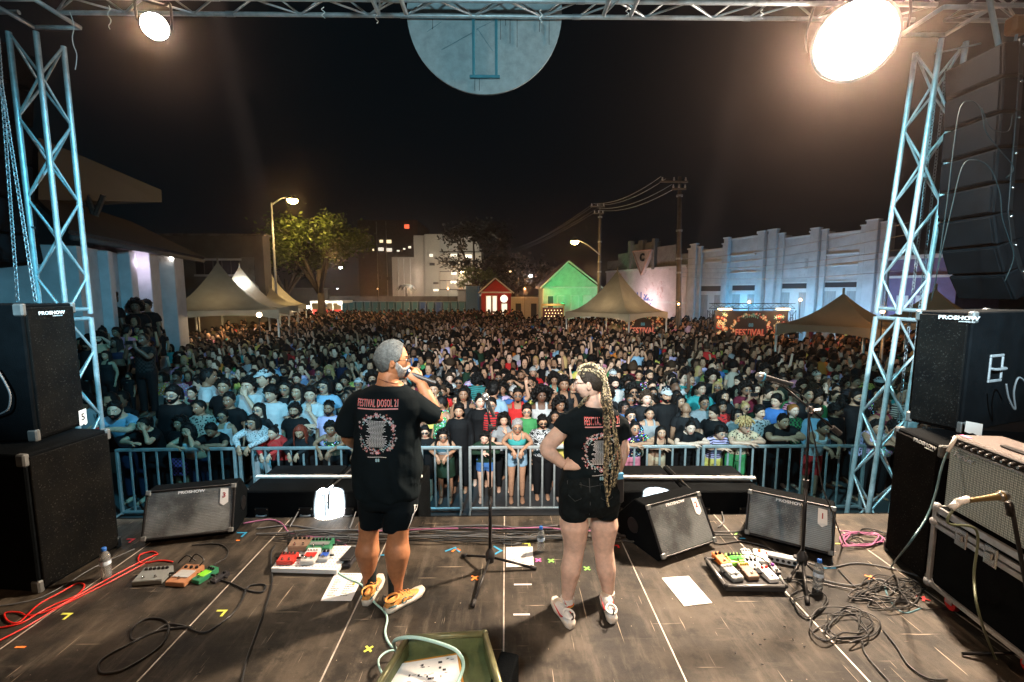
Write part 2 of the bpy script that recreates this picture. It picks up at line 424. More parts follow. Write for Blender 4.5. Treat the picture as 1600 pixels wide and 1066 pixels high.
# zip ties and loose strings hanging from the roof truss
for u,v0,l,lb in ((112,28,.62,'long loose white string hanging from the corner by the left tower'),(170,18,.25,'short limp string hanging between the left tower and the small blinder'),(505,20,.12,'short zip tie tail under the truss left of the round board'),(588,22,.16,'crooked zip tie tail under the truss just left of the round board'),(845,24,.14,'white tie tail hanging in front of the round board'),(980,20,.10,'tie tail under the truss right of the round board'),(1190,24,.1,'tie tail under the truss just left of the big blinder')):
 P=at_y(u,v0,TY-.18); z=0; pts=[(P.x+math.sin(k*1.7+u)*.018,P.y,P.z+.06-l*k/7) for k in range(8)]
 mb=MB(); mb.tube(bez(pts,3),.0045,5); tag(mb.build('hanging_string',M_paper,smooth=True),lb,'string','strings hanging from the roof truss')
def chain(name,top,bot,label,loops=1,pitch=.05):
 top,bot=Vector(top),Vector(bot); n=int((top-bot).length/(pitch*.82)); mb=MB(); t=(bot-top).normalized()
 for i in range(n):
  c=top.lerp(bot,i/n); a=Vector((1,0,0)) if i % 2 else Vector((0,1,0))
  P=[c+t*(math.cos(k*math.pi/4)*pitch*.62)+a*(math.sin(k*math.pi/4)*pitch*.34) for k in range(8)]
  mb.tube(P,.0055,4,closed=True)
 o=mb.build(name,M_steel,smooth=True); tag(o,label,'chain','hoist chains'); o['kind']='stuff' if False else 'thing'; return o
def ch(u0,v0,u1,v1,y,lb):
 chain('hoist_chain',at_y(u0,v0,y),at_y(u1,v1,y),lb)
ch(-3,60,28,474,5.2,'steel hoist chain falling behind the left speaker stack, the darker and more left one')
ch(2,130,56,474,5.0,'bright steel hoist chain hanging just left of the left truss tower')
ch(1470,70,1403,662,5.86,'steel hoist chain hanging inside the right truss tower, the more left strand')
ch(1478,110,1424,600,5.90,'steel hoist chain hanging inside the right truss tower, the more right strand')
# ------------------------------------------------------------------ blinders
def blinder(P,to,rad,label,es,col):
 d=(Vector(to)-P).normalized(); q=d.to_track_quat('-Z','Y').to_matrix().to_4x4(); q.translation=P
 t=thing('blinder_lamp',label,'stage light'); t.matrix_basis=q
 mb=MB(); mb.lathe([(rad*.55,.26),(rad*.8,.22),(rad*1.03,.05),(rad*1.08,0),(rad*1.0,0),(rad*.95,.04),(rad*.5,.2)],24); mb.build('housing',M_blkmetal,t,smooth=True,angle=40)
 mb=MB(); mb.lathe([(.001,-.012),(rad*.6,-.008),(rad*.97,.01),(rad*.97,.03)],28,caps=True); mb.build('lens',mat('lit_lens_%d' % es,(1,1,1),.3,0,0,emit=col,es=es),t,smooth=True)
 mb=MB(); a=rad*1.18; mb.tube(bez([(-a,0,.1),(-a,.25,.12),(-a*.6,rad*1.6,.14),(a*.6,rad*1.6,.14),(a,.25,.12),(a,0,.1)],4),.014,6); mb.build('yoke',M_blkmetal,t,smooth=True)
 return t
blinder(BLR,(0,0,2.1),.40,'round blinder, lens widened to show its glare, under the truss by the right tower',260,(1,.86,.72))  # lens made oversize to stand in for the lamp's bloom
blinder(BLL,(-.9,1.2,1.6),.135,'small round blinder glaring white under the truss near the left tower',160,(1,.86,.74))
for (loc,to,p_,c_,s_),lb in zip(WASH,('middle wash lamp','left wash lamp','right wash lamp','left rafter lamp','right rafter lamp','small left key lamp','small right key lamp','small cool middle lamp','added uptilted fill lamp','left tower lamp','right tower lamp')):
 d=(Vector(to)-Vector(loc)).normalized(); q=d.to_track_quat('-Z','Y').to_matrix().to_4x4(); q.translation=Vector(loc)-d*.03
 t=thing('wash_lamp','black par can, %s in the rig above the stage' % lb,'stage light',group='wash lamps in the roof rig'); t.matrix_basis=q
 mb=MB(); mb.lathe([(.08,.30),(.12,.27),(.13,.02),(.13,0),(.124,0),(.12,.2),(.06,.25)],20); mb.build('housing',M_blkmetal,t,smooth=True,angle=40)
 mb=MB(); mb.tube(bez([(-.15,0,.1),(-.15,.2,.12),(.15,.2,.12),(.15,0,.1)],4),.01,6); mb.build('yoke',M_blkmetal,t)
for X_ in (-1.25,1.25):
 rt=thing('roof_rafter','silver lattice rafter over the stage, %s of the middle' % ('left' if X_ < 0 else 'right'),'truss',(X_,0,5.35)); truss(rt,(0,-1.4,0),(0,TY-.4,0),.3,(0,0,1),seg=.9)
rt=thing('rear_truss','silver lattice truss behind the camera that carries the wash lamps','truss',(0,-1.6,4.8)); truss(rt,(-5.5,0,0),(5.5,0,0),.3,(0,0,1),seg=.9)
# ------------------------------------------------------------------ round board under the truss
P=at_y(757,20,TY+.22); rr=(at_y(757+121,20,TY+.22)-P).length
rb=thing('round_board','pale round plywood board hanging behind the middle of the truss, lower half showing','board',P)
M_board=mat('pale_board',(.36,.40,.41),.8,0,.22,9,.15,30,dirt=((.12,.15,.16),.62))
L=[]
for y in (0.0,.03):
 L.append([Vector((rr*math.cos(a*math.pi/36),y,rr*math.sin(a*math.pi/36))) for a in range(72)])
mb=MB(); mb.rings(L); mb.build('disc',M_board,rb)
M_tealf=mat('teal_painted_steel',(.06,.24,.30),.45,.4,.2,12)
def px_in(root,u,v,y): return Vector(at_y(u,v,y))-root.location
yy=TY+.19
for a,b in (((739,28),(741,120)),((775,28),(776,120)),((736,120),(779,120)),((650,26),(865,28))):
 A,B=px_in(rb,*a,yy),px_in(rb,*b,yy); c=(A+B)/2; d=B-A
 mb=MB(); mb.box(c,(abs(d.x)+.035,.03,abs(d.z)+.035) if abs(d.x) > abs(d.z) else (.035,.031,abs(d.z)),b=.004); mb.build('frame_bar',M_tealf,rb)
for u,v0,v1 in ((782,28,62),(797,28,68),(808,28,74),(858,28,70),(742,122,142),(749,122,142),(843,28,50),(676,28,46),(790,28,40)):
 A,B=px_in(rb,u,v0,TY+.212),px_in(rb,u,v1,TY+.212); mb=MB(); mb.tube([A,B],.003,4); mb.build('drip_line',M_ink,rb)
for a,b in (((690,78),(740,50)),((667,50),(690,34)),((744,46),(772,32)),((746,45),(770,80))):
 A,B=px_in(rb,*a,TY+.212),px_in(rb,*b,TY+.212); mb=MB(); mb.tube([A,B],.002,4); mb.build('pencil_line',M_tealf,rb)
# stay cable on the right
A,B=at_y(1546,0,5.3),at_y(1600,270,5.0); mb=MB(); mb.tube([A+(A-B)*.1,B+(B-A)*.3],.026,8); tag(mb.build('ratchet_strap',mat('grey_strap',(.35,.42,.42),.7),smooth=True),'pale webbing strap running down taut at the far right','strap')
A,B=at_y(1460,84,5.8),at_y(1533,68,5.5); mb=MB(); mb.tube([A,B],.009,6); tag(mb.build('safety_wire',M_steel,smooth=True),'thin steel wire tied from the right tower to the hanging array','wire')
P=at_y(1590,40,5.6); hk=thing('chain_hoist','orange chain hoist hook hanging in the top right corner','hoist',P)
mb=MB(); mb.box((0,0,0),(.22,.14,.2),b=.03); mb.build('body',mat('orange_paint',(.35,.10,.02),.5),hk)
mb=MB(); mb.tube(bez([(0,0,-.1),(0,0,-.2),(.06,0,-.28),(0,0,-.34),(-.07,0,-.28)],5),.015,7); mb.build('hook',M_steel,hk,smooth=True)
# ------------------------------------------------------------------ speaker stacks (side fills)
def solve_box(near,far,top_v_near):
 return None
def logo(parent,txt,origin,xd,zd,h,sub=True,w=None):
 me=text_mesh('maker_name',txt,h,M_logo,bold=h*.035,sx=1.35,extrude=.001)
 put('maker_name',me,parent,M=face_matrix(origin,xd,zd))
 if sub:
  o2=Vector(origin)-Vector(zd).normalized()*h*.58+Vector(xd).normalized()*h*1.5
  me=text_mesh('maker_name','AUDIO & LUZ',h*.28,M_logo,sx=1.3,extrude=.001); put('small_print',me,parent,M=face_matrix(o2,xd,zd))
def cabinet(name,label,near,far,z0,z1,side,wid,parts=True,logo_at=None,rim=.012):
 """near / far: floor points of the grille face; body extends outwards (side=-1 left, +1 right)"""
 n,f=Vector((near[0],near[1],0)),Vector((far[0],far[1],0)); d=(f-n).normalized(); out=Vector((-d.y,d.x,0))*(1 if side < 0 else -1)
 if out.x*side < 0: out=-out
 L=(f-n).length; H=z1-z0
 t=thing(name,label,'speaker',(n.x,n.y,z0)); M=Matrix((d,out,Vector((0,0,1)))).transposed().to_4x4(); t.matrix_basis=Matrix.Translation((n.x,n.y,z0)) @ M
 flip=M.determinant() < 0
 mb=MB(); mb.box((L/2,wid/2+.012,H/2),(L,wid,H),b=.01); mb.build('cabinet',M_blk,t)
 mb=MB(); mb.box((L/2,.006,H/2),(L-.05,.02,H-.05),b=.005); mb.build('grille',M_grille,t)
 for x in (.012,L-.012):
  for z in (.04,H-.04):
   for y in (.035,wid-.02): mb=MB(); mb.box((x,y,z),(.042,.07,.09),b=.01); mb.build('corner_cap',M_cap,t)
 for x,s in ((-.004,-1),(L+.004,1)):
  mb=MB(); c=(x,wid*.38,H*.52)
  mb.box((x,c[1],c[2]+.10),(.012,.19,.022),b=.004); mb.box((x,c[1],c[2]-.10),(.012,.19,.022),b=.004)
  for q in (-1,1): mb.box((x,c[1]+q*.085,c[2]),(.0118,.022,.176),b=.004)
  mb.tube(bez([(x+s*.005,c[1]-.07,c[2]),(x+s*.035,c[1]-.06,c[2]),(x+s*.035,c[1]+.06,c[2]),(x+s*.005,c[1]+.07,c[2])],4),.011,7); mb.build('handle',M_steel,t,smooth=True,angle=35)
 return t,d,out,L,H
def stack(side):
 if side < 0:
  n,f=at_z(64,927),at_z(190,853); zt=at_y(46,712,n.y).z; n2,f2=at_z(60,690,zt),at_z(137,663,zt); zt2=at_y(38,476,n2.y).z
  lbs=('big black subwoofer cabinet standing on the stage at the left, dusty top','black speaker with grille standing on the left subwoofer, number 5 taped on it')
 else:
  f,n=at_z(1380,858),at_z(1447,915); zt=at_y(1396,667,f.y).z; n2,f2=Vector((3.50,3.36,0)),Vector((3.378,3.698,0)); zt2=at_y(1546,488,n2.y).z
  lbs=('black subwoofer cabinet at the right behind the guitar amplifier','black speaker standing on the right subwoofer, torn tape at its lower edge')
 a=cabinet('subwoofer',lbs[0],n,f,0.002,zt,side,1.15)
 b=cabinet('side_fill_speaker',lbs[1],n2,f2,zt+.004,zt2,side,1.0)
 return a,b,n,f,n2,f2,zt,zt2
SL=stack(-1); SR=stack(1)
def outw(side,p,q):
 d=(q-p).normalized(); return d
def wlogo(st,root,uv,z_or,h,lab,pn,pf,num=None):
 """logo on a grille face: ray hits the vertical plane through pn, pf"""
 d=(Vector((pf.x,pf.y,0))-Vector((pn.x,pn.y,0))).normalized(); nrm=Vector((d.y,-d.x,0))
 if nrm.dot(CO-pn) < 0: nrm=-nrm
 r_=ray(*uv); t=(Vector((pn.x,pn.y,0))+nrm*.008-Vector((CO.x,CO.y,0))).dot(nrm)/Vector((r_.x,r_.y,0)).dot(nrm)
 P=CO+r_*t; xd=Vector((0,0,1)).cross(nrm)
 return P,xd,nrm
def world_put(o,root):
 bpy.context.view_layer.update(); mw=o.matrix_basis.copy(); o.parent=root; o.matrix_basis=root.matrix_basis.inverted() @ mw; return o
def put_logo(root,uv,h,pn,pf,txt='PROSHOW'):
 P,xd,nrm=wlogo(None,None,uv,0,0,0,pn,pf)
 me=text_mesh('maker_name',txt,h,M_logo,bold=h*.03,sx=1.25,extrude=.001)
 world_put(put('maker_name',me,None,M=face_matrix(P+nrm*.006,xd,(0,0,1))),root)
 me=text_mesh('small_print','SONORIZACAO',h*.3,M_logo,sx=1.1,extrude=.001)
 world_put(put('small_print',me,None,M=face_matrix(P+nrm*.006+xd*h*1.3-Vector((0,0,h*.66)),xd,(0,0,1))),root)
def put_tape(root,uv,w_,h_,pn,pf,txt,torn=True):
 P,xd,nrm=wlogo(None,None,uv,0,0,0,pn,pf); mb=MB(); k=[(-.5,-.45),(-.2,-.52),(0,-.42),(.25,-.55),(.5,-.46),(.5,.5),(-.46,.47)]
 vs=[P+nrm*.007+xd*(a*w_)+Vector((0,0,b*h_)) for a,b in k]; vs2=[p+nrm*.0015 for p in vs]; n=len(k)
 mb.add(vs+vs2,[tuple(range(n,2*n)),tuple(reversed(range(n)))]+[(i,(i+1) % n,(i+1) % n+n,i+n) for i in range(n)])
 o=mb.build('number_tape',M_paper); world_put(o,root)
 if txt: world_put(put('number',text_mesh('number',txt,h_*.62,M_ink,extrude=.0004,bold=.002),None,M=face_matrix(P+nrm*.0095,xd,(0,0,1))),root)
put_logo(SL[1][0],(80,489),.036,SL[4],SL[5]); put_tape(SL[1][0],(128,652),.075,.13,SL[4],SL[5],'5')
put_logo(SR[1][0],(1498,497),.040,SR[4],SR[5]); put_tape(SR[1][0],(1522,669),.10,.09,SR[4],SR[5],'')
put_logo(SR[0][0],(1446,694),.036,SR[2],SR[3])
mb=MB(); pts=[at_z(1592,640,1.3)]
# looped cable out of the handle of both upper boxes
for side,uvs,y in ((-1,[(-6,575),(8,598),(16,618),(12,640),(-8,650)],SL[4].y-.06),(1,[(1572,600),(1576,622),(1586,640),(1584,612),(1592,590),(1608,604)],SR[4].y-.08)):
 mb=MB(); mb.tube(bez([at_y(u,v,y) for u,v in uvs],8),.0065,7); tag(mb.build('speaker_cable',M_cableg,smooth=True),('pale cable looping out of the handle of the upper left speaker' if side < 0 else 'pale cable looping out of the handle of the upper right speaker'),'cable')
# ------------------------------------------------------------------ hanging line array, right; dimmer one left
M_arr=mat('matt_black_array',(.0045,.005,.006),.7,0,.3,6,.2,90,spec=.03)
def array(uvs,y,side,label,wpx=150):
 root=thing('line_array',label,'line array',at_y(uvs[0][0],uvs[0][1],y),group='hanging speaker arrays')
 for i in range(len(uvs)-1):
  (u0,v0),(u1,v1)=uvs[i],uvs[i+1]
  A,B=at_y(u0,v0,y),at_y(u1,v1,y); c=(A+B)/2; ax=(A-B).normalized(); H=(A-B).length
  yv=Vector((0,1,0)); xv=yv.cross(ax).normalized()*(1); M=Matrix((xv,yv,ax)).transposed().to_4x4(); M.translation=c-root.location
  D=1.15; s=side; o=MB(); o.box((s*D/2,0,0),(D,.62,H*.93),b=.012,M=M); ob=o.build('cabinet',M_arr,root)
  o=MB(); o.box((-s*.006,0,0),(.014,.56,H*.82),b=.004,M=M); g_=o.build('grille',M_arr,root)
  for yy_ in (-.315,.315):
   o=MB(); o.box((s*.16,yy_,0),(.045,.014,H*.99),b=.003,M=M); o.build('rigging_bar',M_blkmetal,root)
   o=MB(); o.ball((s*.16,yy_*1.04,H*.3),.017,M=M,nu=8,nv=4); o.build('pin',M_chrome,root,smooth=True)
  o=MB(); o.box((s*.55,-.313,0),(.34,.012,H*.45),b=.003,M=M); o.box((s*.55,-.318,0),(.26,.012,H*.3),b=.003,M=M); o.build('input_panel',M_blkmetal,root)
  if i % 2 == 0 or i > 3:
   o=MB(); o.tube([M @ Vector((s*.48,-.33,0)),M @ Vector((s*.40,-.40,0))],.017,8); o.build('plug',mat('blue_plug',(.05,.25,.6),.4) if i in (1,2,5) else mat('yellow_plug',(.5,.42,.15),.4),root,smooth=True)
 return root
array([(1520,88),(1519,140),(1516,192),(1512,244),(1508,296),(1505,342),(1511,388),(1523,430),(1541,470)],5.0,1,'tall curved array of black speakers hanging at the right beside the truss')
array([(20,70),(18,130),(16,190),(16,250),(20,310),(26,366),(36,412)],6.6,-1,'dark curved array of speakers hanging beyond the left truss tower')
for uvs,r_,lb in (([(1455,470),(1470,400),(1486,330),(1503,262),(1522,250),(1546,262),(1562,300),(1566,340),(1576,372),(1584,402),(1570,440)],.008,'long cable arching over the lower boxes of the right array'),
     ([(1462,440),(1478,330),(1490,230),(1500,170),(1516,158),(1532,170),(1540,205),(1560,232),(1584,262),(1572,278)],.008,'cable climbing the left edge of the right array to its upper boxes'),
     ([(1534,168),(1548,200),(1575,205),(1582,180)],.006,'thin cable loop at the upper boxes of the right array')):
 mb=MB(); mb.tube(bez([at_y(u,v,4.6) for u,v in uvs],7),r_*.5,6); tag(mb.build('speaker_cable',mat('dark_teal_cable',(.010,.018,.020),.6,spec=.1),smooth=True),lb,'cable','cables on the hanging array')
# ------------------------------------------------------------------ subs on the ground in front of the stage
def pit_sub(uL,uR,label,yn=EDGE+.07,zt=None):
 vt=768; A=at_y(uL,vt,yn); B=at_y(uR,vt,yn); yf=5.35
 t=thing('front_subwoofer',label,'subwoofer',((A.x+B.x)/2,yn,GZ),group='subwoofers in front of the stage')
 W=B.x-A.x-.01; H=A.z-GZ; D=at_z((uL+uR)/2,727,A.z).y-yn
 mb=MB(); mb.box((0,D/2,H/2),(W,D,H),b=.012); mb.build('cabinet',M_blk,t)
 for s in (-1,1):
  mb=MB(); c=(s*W*.27,-.004,H-.24); mb.box(c,(.13,.008,.15),b=.003); mb.build('handle_plate',M_blkmetal,t)
  mb=MB(); mb.tube(bez([(c[0]-.045,-.01,c[2]),(c[0]-.03,-.035,c[2]+.005),(c[0]+.03,-.035,c[2]+.005),(c[0]+.045,-.01,c[2])],4),.010,7); mb.build('handle',M_steel,t,smooth=True)
  for q in (-1,1): mb=MB(); mb.lathe([(.006,0),(.006,.004)],8,M=Matrix.Translation((c[0]+q*.055,-.008,c[2]+.06)) @ Matrix.Rotation(R(90),4,'X')); mb.build('screw',M_chrome,t)
  mb=MB(); mb.box((s*W*.3,D*.55,H+.003),(.2,.09,.008),b=.002); mb.build('top_recess',M_blkmetal,t)
 for s in (-1,1):
  mb=MB(); mb.box((s*(W/2-.02),.02,H+.002),(.04,.055,.016),b=.004); mb.box((s*(W/2-.02),-.005,H-.012),(.039,.012,.03),b=.003); mb.build('corner_bracket',M_steel,t)
 return t,A.z
subs=[pit_sub(377,506,'black subwoofer in front of the stage, leftmost of the left pair'),pit_sub(506.5,655,'black subwoofer in front of the stage with a bright round spot of light on it'),
  pit_sub(930,1069,'black subwoofer behind the angled monitor wedge number 2'),pit_sub(1071,1196,'black subwoofer in front of the stage, rightmost of the right pair')]
ZS=subs[0][1]
for (u0,u1),lb in (((400,660),'white strip lying along the left pair of subwoofers'),((940,1180),'white strip lying along the right pair of subwoofers')):
 A,B=at_z(u0,744,ZS+.02),at_z(u1,744 if u1 < 900 else 746,ZS+.02); mb=MB(); c=(A+B)/2; mb.box((c.x,c.y,ZS+.014),((B-A).length,.045,.022),b=.004,rz=math.atan2(B.y-A.y,B.x-A.x)); tag(mb.build('white_strip',mat('white_strip',(.62,.62,.60),.6)),lb,'strip','white strips on the subwoofers')
# round pool of light on the left pair and behind wedge 2: two narrow spots on the rear truss
for (u,v) in ((515,790),(1027,790)):
 T=at_y(u,v,EDGE+.07); F=Vector((T.x*.75,1.6,5.05))
 spot('spot_light',F,T,1900000,(1,.93,.86),3.1,.3,.01)
 d=(T-F).normalized(); q=d.to_track_quat('-Z','Y').to_matrix().to_4x4(); q.translation=F-d*.03
 t=thing('profile_spot','narrow black profile spot on a roof rafter aimed at the %s subwoofers' % ('left' if u < 800 else 'right'),'stage light',group='profile spots'); t.matrix_basis=q
 mb=MB(); mb.lathe([(.05,.5),(.08,.45),(.08,.2),(.05,.18),(.05,.02),(.046,0),(.045,.1)],16); mb.build('housing',M_blkmetal,t,smooth=True,angle=40)
# ------------------------------------------------------------------ monitor wedges
def wedge(a,b,H,lean,label,num,lipz=.05):
 """a, b: floor pixels of the lower grille edge (left, right as seen)"""
 A,B=at_z(*a,lipz),at_z(*b,lipz); x=(B-A); W=x.length; x.normalize(); y=Vector((0,0,1)).cross(x)
 M=Matrix((x,y,Vector((0,0,1)))).transposed().to_4x4(); M.translation=Vector((A.x,A.y,0))
 t=thing('monitor_wedge',label,'stage monitor',group='stage monitors'); t.matrix_basis=M
 gx=lean; prof=[(0,lipz),(gx,H),(gx+.14,H),(gx+.36,H*.42),(gx+.36,.003),(.05,.003)]
 vs=[(0,p[0],p[1]) for p in prof]+[(W,p[0],p[1]) for p in prof]; n=len(prof)
 mb=MB(); mb.add(vs,[tuple(range(n)),tuple(reversed(range(n,2*n)))]+[(i,i+n,(i+1) % n+n,(i+1) % n) for i in range(n)]); o=mb.build('cabinet',M_blk,t)
 bm=bmesh.new(); bm.from_mesh(o.data); bmesh.ops.recalc_face_normals(bm,faces=bm.faces); bmesh.ops.bevel(bm,geom=bm.edges[:],offset=.008,segments=1,affect='EDGES'); bm.to_mesh(o.data); bm.free()
 gl=Vector((0,gx,H-lipz)); L=gl.length; gz=gl.normalized(); gn=Vector((1,0,0)).cross(gz); c=Vector((W/2,0,lipz))+gl/2
 G=Matrix((Vector((1,0,0)),-gn,gz)).transposed().to_4x4() if False else face_matrix(c,(1,0,0),gz)
 mb=MB(); mb.box((0,0,.004),(W-.03,L-.03,.012),b=.004,M=G); mb.build('grille',M_wgrille,t)
 for sx in (-1,1):
  mb=MB(); mb.box((sx*(W/2-.006),0,.008),(.018,L-.01,.016),b=.004,M=G); mb.build('edge_trim',M_blkmetal,t)
  for sy in (-1,1): mb=MB(); mb.box((sx*(W/2-.016),sy*(L/2-.016),.008),(.042,.042,.026),b=.006,M=G); mb.build('corner_cap',M_cap,t)
  Sx=Matrix.Translation((W/2+sx*(W/2+.002),gx+.14,H*.42)) @ Matrix.Rotation(R(90),4,'Y')
  mb=MB(); mb.lathe([(.065,-.004),(.065,.004),(.05,.004)],20,M=Sx); mb.build('port_ring',M_blkmetal,t,smooth=True,angle=40)
 for sy in (-1,1): mb=MB(); mb.box((0,sy*(L/2-.006),.0085),(W-.04,.016,.014),b=.004,M=G); mb.build('edge_trim',M_blkmetal,t)
 h=.032; put('maker_name',text_mesh('maker_name','PROSHOW',h,M_logo,bold=.0010,sx=1.3,extrude=.001),t,M=G @ Matrix.Translation((-.0*W,L/2-.036,.0125)))
 tx=W/2-.085; mb=MB(); mb.add([(tx-.032,L/2-.03,.013),(tx+.03,L/2-.035,.013),(tx+.036,L/2-.15,.013),(tx+.0,L/2-.175,.013),(tx-.03,L/2-.155,.013)] ,[(4,3,2,1,0)])
 vs=[(a_,b_,c_+.0012) for a_,b_,c_ in mb.v]; mb.add(vs,[(0,1,2,3,4)][::-1]); mb.f[-1]=tuple(reversed(mb.f[-1])); o=mb.build('number_tape',M_paper,t); o.matrix_basis=G
 put('number',text_mesh('number',num,.062,mat('red_marker',(.35,.03,.03),.7),extrude=.0004,bold=.0012),t,M=G @ Matrix.Translation((tx,L/2-.09,.0155)))
 return t
wedge((221,846),(364,830),.42,.15,'grey grilled monitor wedge on the left, taped with the number 3','3')
wedge((1034,874),(1118,846),.40,.20,'black monitor wedge turned sideways near the woman, taped with the number 2','2')
wedge((1164,833),(1302,868),.40,.12,'wide monitor wedge on the right, taped with the number 1','1')
# ------------------------------------------------------------------ guitar amplifier on flight case
A0,B0=at_z(1451,912,.12),at_z(1596,1027,.12)
x=(B0-A0); x.z=0; CL=x.length*1.12; x.normalize(); y=Vector((0,0,1)).cross(x)      # x runs towards the camera, y points to the right
CH=at_y(1462,790,A0.y).z-.12
M=Matrix((x,y,Vector((0,0,1)))).transposed().to_4x4(); M.translation=Vector((A0.x,A0.y,0))
fc=thing('flight_case','black flight case on red wheels with aluminium edges, under the guitar amplifier','flight case'); fc.matrix_basis=M
DP=.62
mb=MB(); mb.box((CL/2,DP/2,.12+CH/2),(CL-.02,DP-.02,CH-.02),b=.006); mb.build('body',M_blk,fc)
M_ext=mat('aluminium_extrusion',(.5,.5,.5),.33,.8,.2,20)
zl=.12+CH*.77
for z,hh in ((.135,.03),(.12+CH-.022,.044),(zl,.034),(zl+.045,.034)):
 mb=MB(); mb.box((CL/2,-.002,z),(CL,.02,hh),b=.003); mb.build('edge_extrusion',M_ext,fc)
 mb=MB(); mb.box((-.002,DP/2,z),(.02,DP,hh),b=.003); mb.build('edge_extrusion',M_ext,fc)
for X_ in (0,CL): mb=MB(); mb.box((X_,-.003,.12+CH/2),(.032,.022,CH-.03),b=.003); mb.build('corner_extrusion',M_ext,fc)
for X_ in (.0,CL):
 for z in (.135,.12+CH*.80,.12+CH-.01): mb=MB(); mb.ball((X_,0,z),.032,nu=10,nv=6); mb.build('ball_corner',M_steel,fc,smooth=True)
for X_ in (.22,CL-.3):
 mb=MB(); mb.box((X_,-.014,zl+.02),(.085,.012,.12),b=.006); mb.build('butterfly_catch',M_chrome,fc)
 mb=MB(); mb.box((X_,-.026,zl+.025),(.05,.014,.045),b=.006); mb.build('catch_wing',M_chrome,fc)
for X_,Y_ in ((.1,.08),(.1,DP-.08),(CL-.1,.08),(CL-.1,DP-.08)):
 c=thing('caster',None,None); c.parent=fc; c.location=(X_,Y_,.05); Mx=Matrix.Rotation(R(90),4,'X')
 mb=MB(); mb.lathe([(.02,-.018),(.044,-.018),(.048,-.01),(.048,.01),(.044,.018),(.02,.018)],16,M=Mx); mb.build('wheel',mat('red_wheel',(.55,.02,.02),.45),c,smooth=True,angle=40)
 mb=MB(); mb.box((0,0,.058),(.08,.07,.01),b=.003); mb.box((0,-.026,.028),(.05,.006,.062)); mb.box((0,.026,.028),(.05,.006,.062)); mb.build('fork',M_steel,c)
tp=.12+CH
AH=at_y(1490,676,A0.y+.02).z-tp; AW=CL*.97
amp=thing('guitar_amplifier','brown topped guitar combo amplifier with silver grille cloth and a row of knobs','amplifier'); amp.matrix_basis=M @ Matrix.Translation((.012,.03,tp+.014))
M_tolex=mat('brown_tolex',(.055,.036,.030),.55,0,.25,30,.4,260)
AH -= .014; mb=MB(); mb.box((AW/2,.16,AH/2),(AW,.30,AH),b=.012); mb.build('cabinet',M_tolex,amp)
mb=MB(); mb.box((AW/2,-.002,AH*.435),(AW-.05,.03,AH*.83),b=.004); mb.build('grille_cloth',M_cloth,amp)
mb=MB(); mb.prism([(0,0),(0,0)] if False else [(.012,AH*.87),(AW-.012,AH*.87),(AW-.012,AH*.975),(.012,AH*.975)],-.012,.04); mb.build('control_panel',M_blkmetal,amp)
mb=MB(); mb.box((AW/2,-.014,AH*.862),(AW-.03,.012,.012),b=.002); mb.build('silver_piping',M_ext,amp)
for k in range(13):
 kx=.06+k*(AW-.12)/12; mb=MB(); mb.lathe([(.016,0),(.016,.008),(.011,.012),(.010,.024),(.008,.026)],12,M=Matrix.Translation((kx,-.012,AH*.925)) @ Matrix.Rotation(R(90),4,'X')); mb.build('knob',M_blkmetal,amp,smooth=True,angle=40)
 mb=MB(); mb.lathe([(.008,0),(.008,.003)],10,M=Matrix.Translation((kx,-.038,AH*.925)) @ Matrix.Rotation(R(90),4,'X')); mb.build('knob_cap',M_chrome,amp)
# script style maker's name
o=put('maker_name',text_mesh('maker_name','Fender',.055,M_chrome,bold=.001,extrude=.002),amp); o.data.transform(Matrix.Shear('XZ',4,(0,0)) if False else Matrix(((1,.35,0,0),(0,1,0,0),(0,0,1,0),(0,0,0,1)))); o.matrix_basis=face_matrix((.14,-.02,AH*.77),(1,0,0),(.06,0,1))
mb=MB(); mb.box((AW*.5,.1,AH+.008),(.22,.035,.012),b=.004); mb.build('handle',M_blkmetal,amp)
mb=MB(); mb.box((AW*.07,.05,AH+.0015),(.07,.025,.002)); mb.build('pink_tape',mat('pink_tape',(.7,.15,.45),.6),amp)
mb=MB(); mb.box((AW*.72,.16,AH+.0015),(.012,.22,.002)); mb.build('tan_tape',mat('tan_tape',(.45,.36,.2),.6),amp)
# ------------------------------------------------------------------ microphones and stands
M_mic=mat('mic_body',(.05,.05,.05),.4,.4,.1); M_mesh=mat('mic_mesh',(.35,.37,.38),.35,.9,.3,300)
def mic(root,P,d,sc=1.0,ring=None,name='microphone',body=None):
 q=Vector(d).normalized().to_track_quat('Z','Y').to_matrix().to_4x4(); q.translation=Vector(P)
 t=thing(name,None,None); t.parent=root; t.matrix_basis=q
 mb=MB(); mb.lathe([(.008*sc,-.17*sc),(.012*sc,-.168*sc),(.013*sc,-.1*sc),(.017*sc,-.03*sc),(.019*sc,-.005*sc)],14); mb.build('handle',body or M_mic,t,smooth=True,angle=50)
 mb=MB(); mb.lathe([(.019*sc,-.005*sc),(.026*sc,.012*sc),(.0265*sc,.03*sc),(.02*sc,.047*sc),(.008*sc,.054*sc)],16); mb.build('head_mesh',M_mesh,t,smooth=True)
 mb=MB(); mb.lathe([(.0272*sc,.008*sc),(.0282*sc,.014*sc),(.0272*sc,.02*sc)],16); mb.build('band',ring or M_chrome,t,smooth=True)
 return t
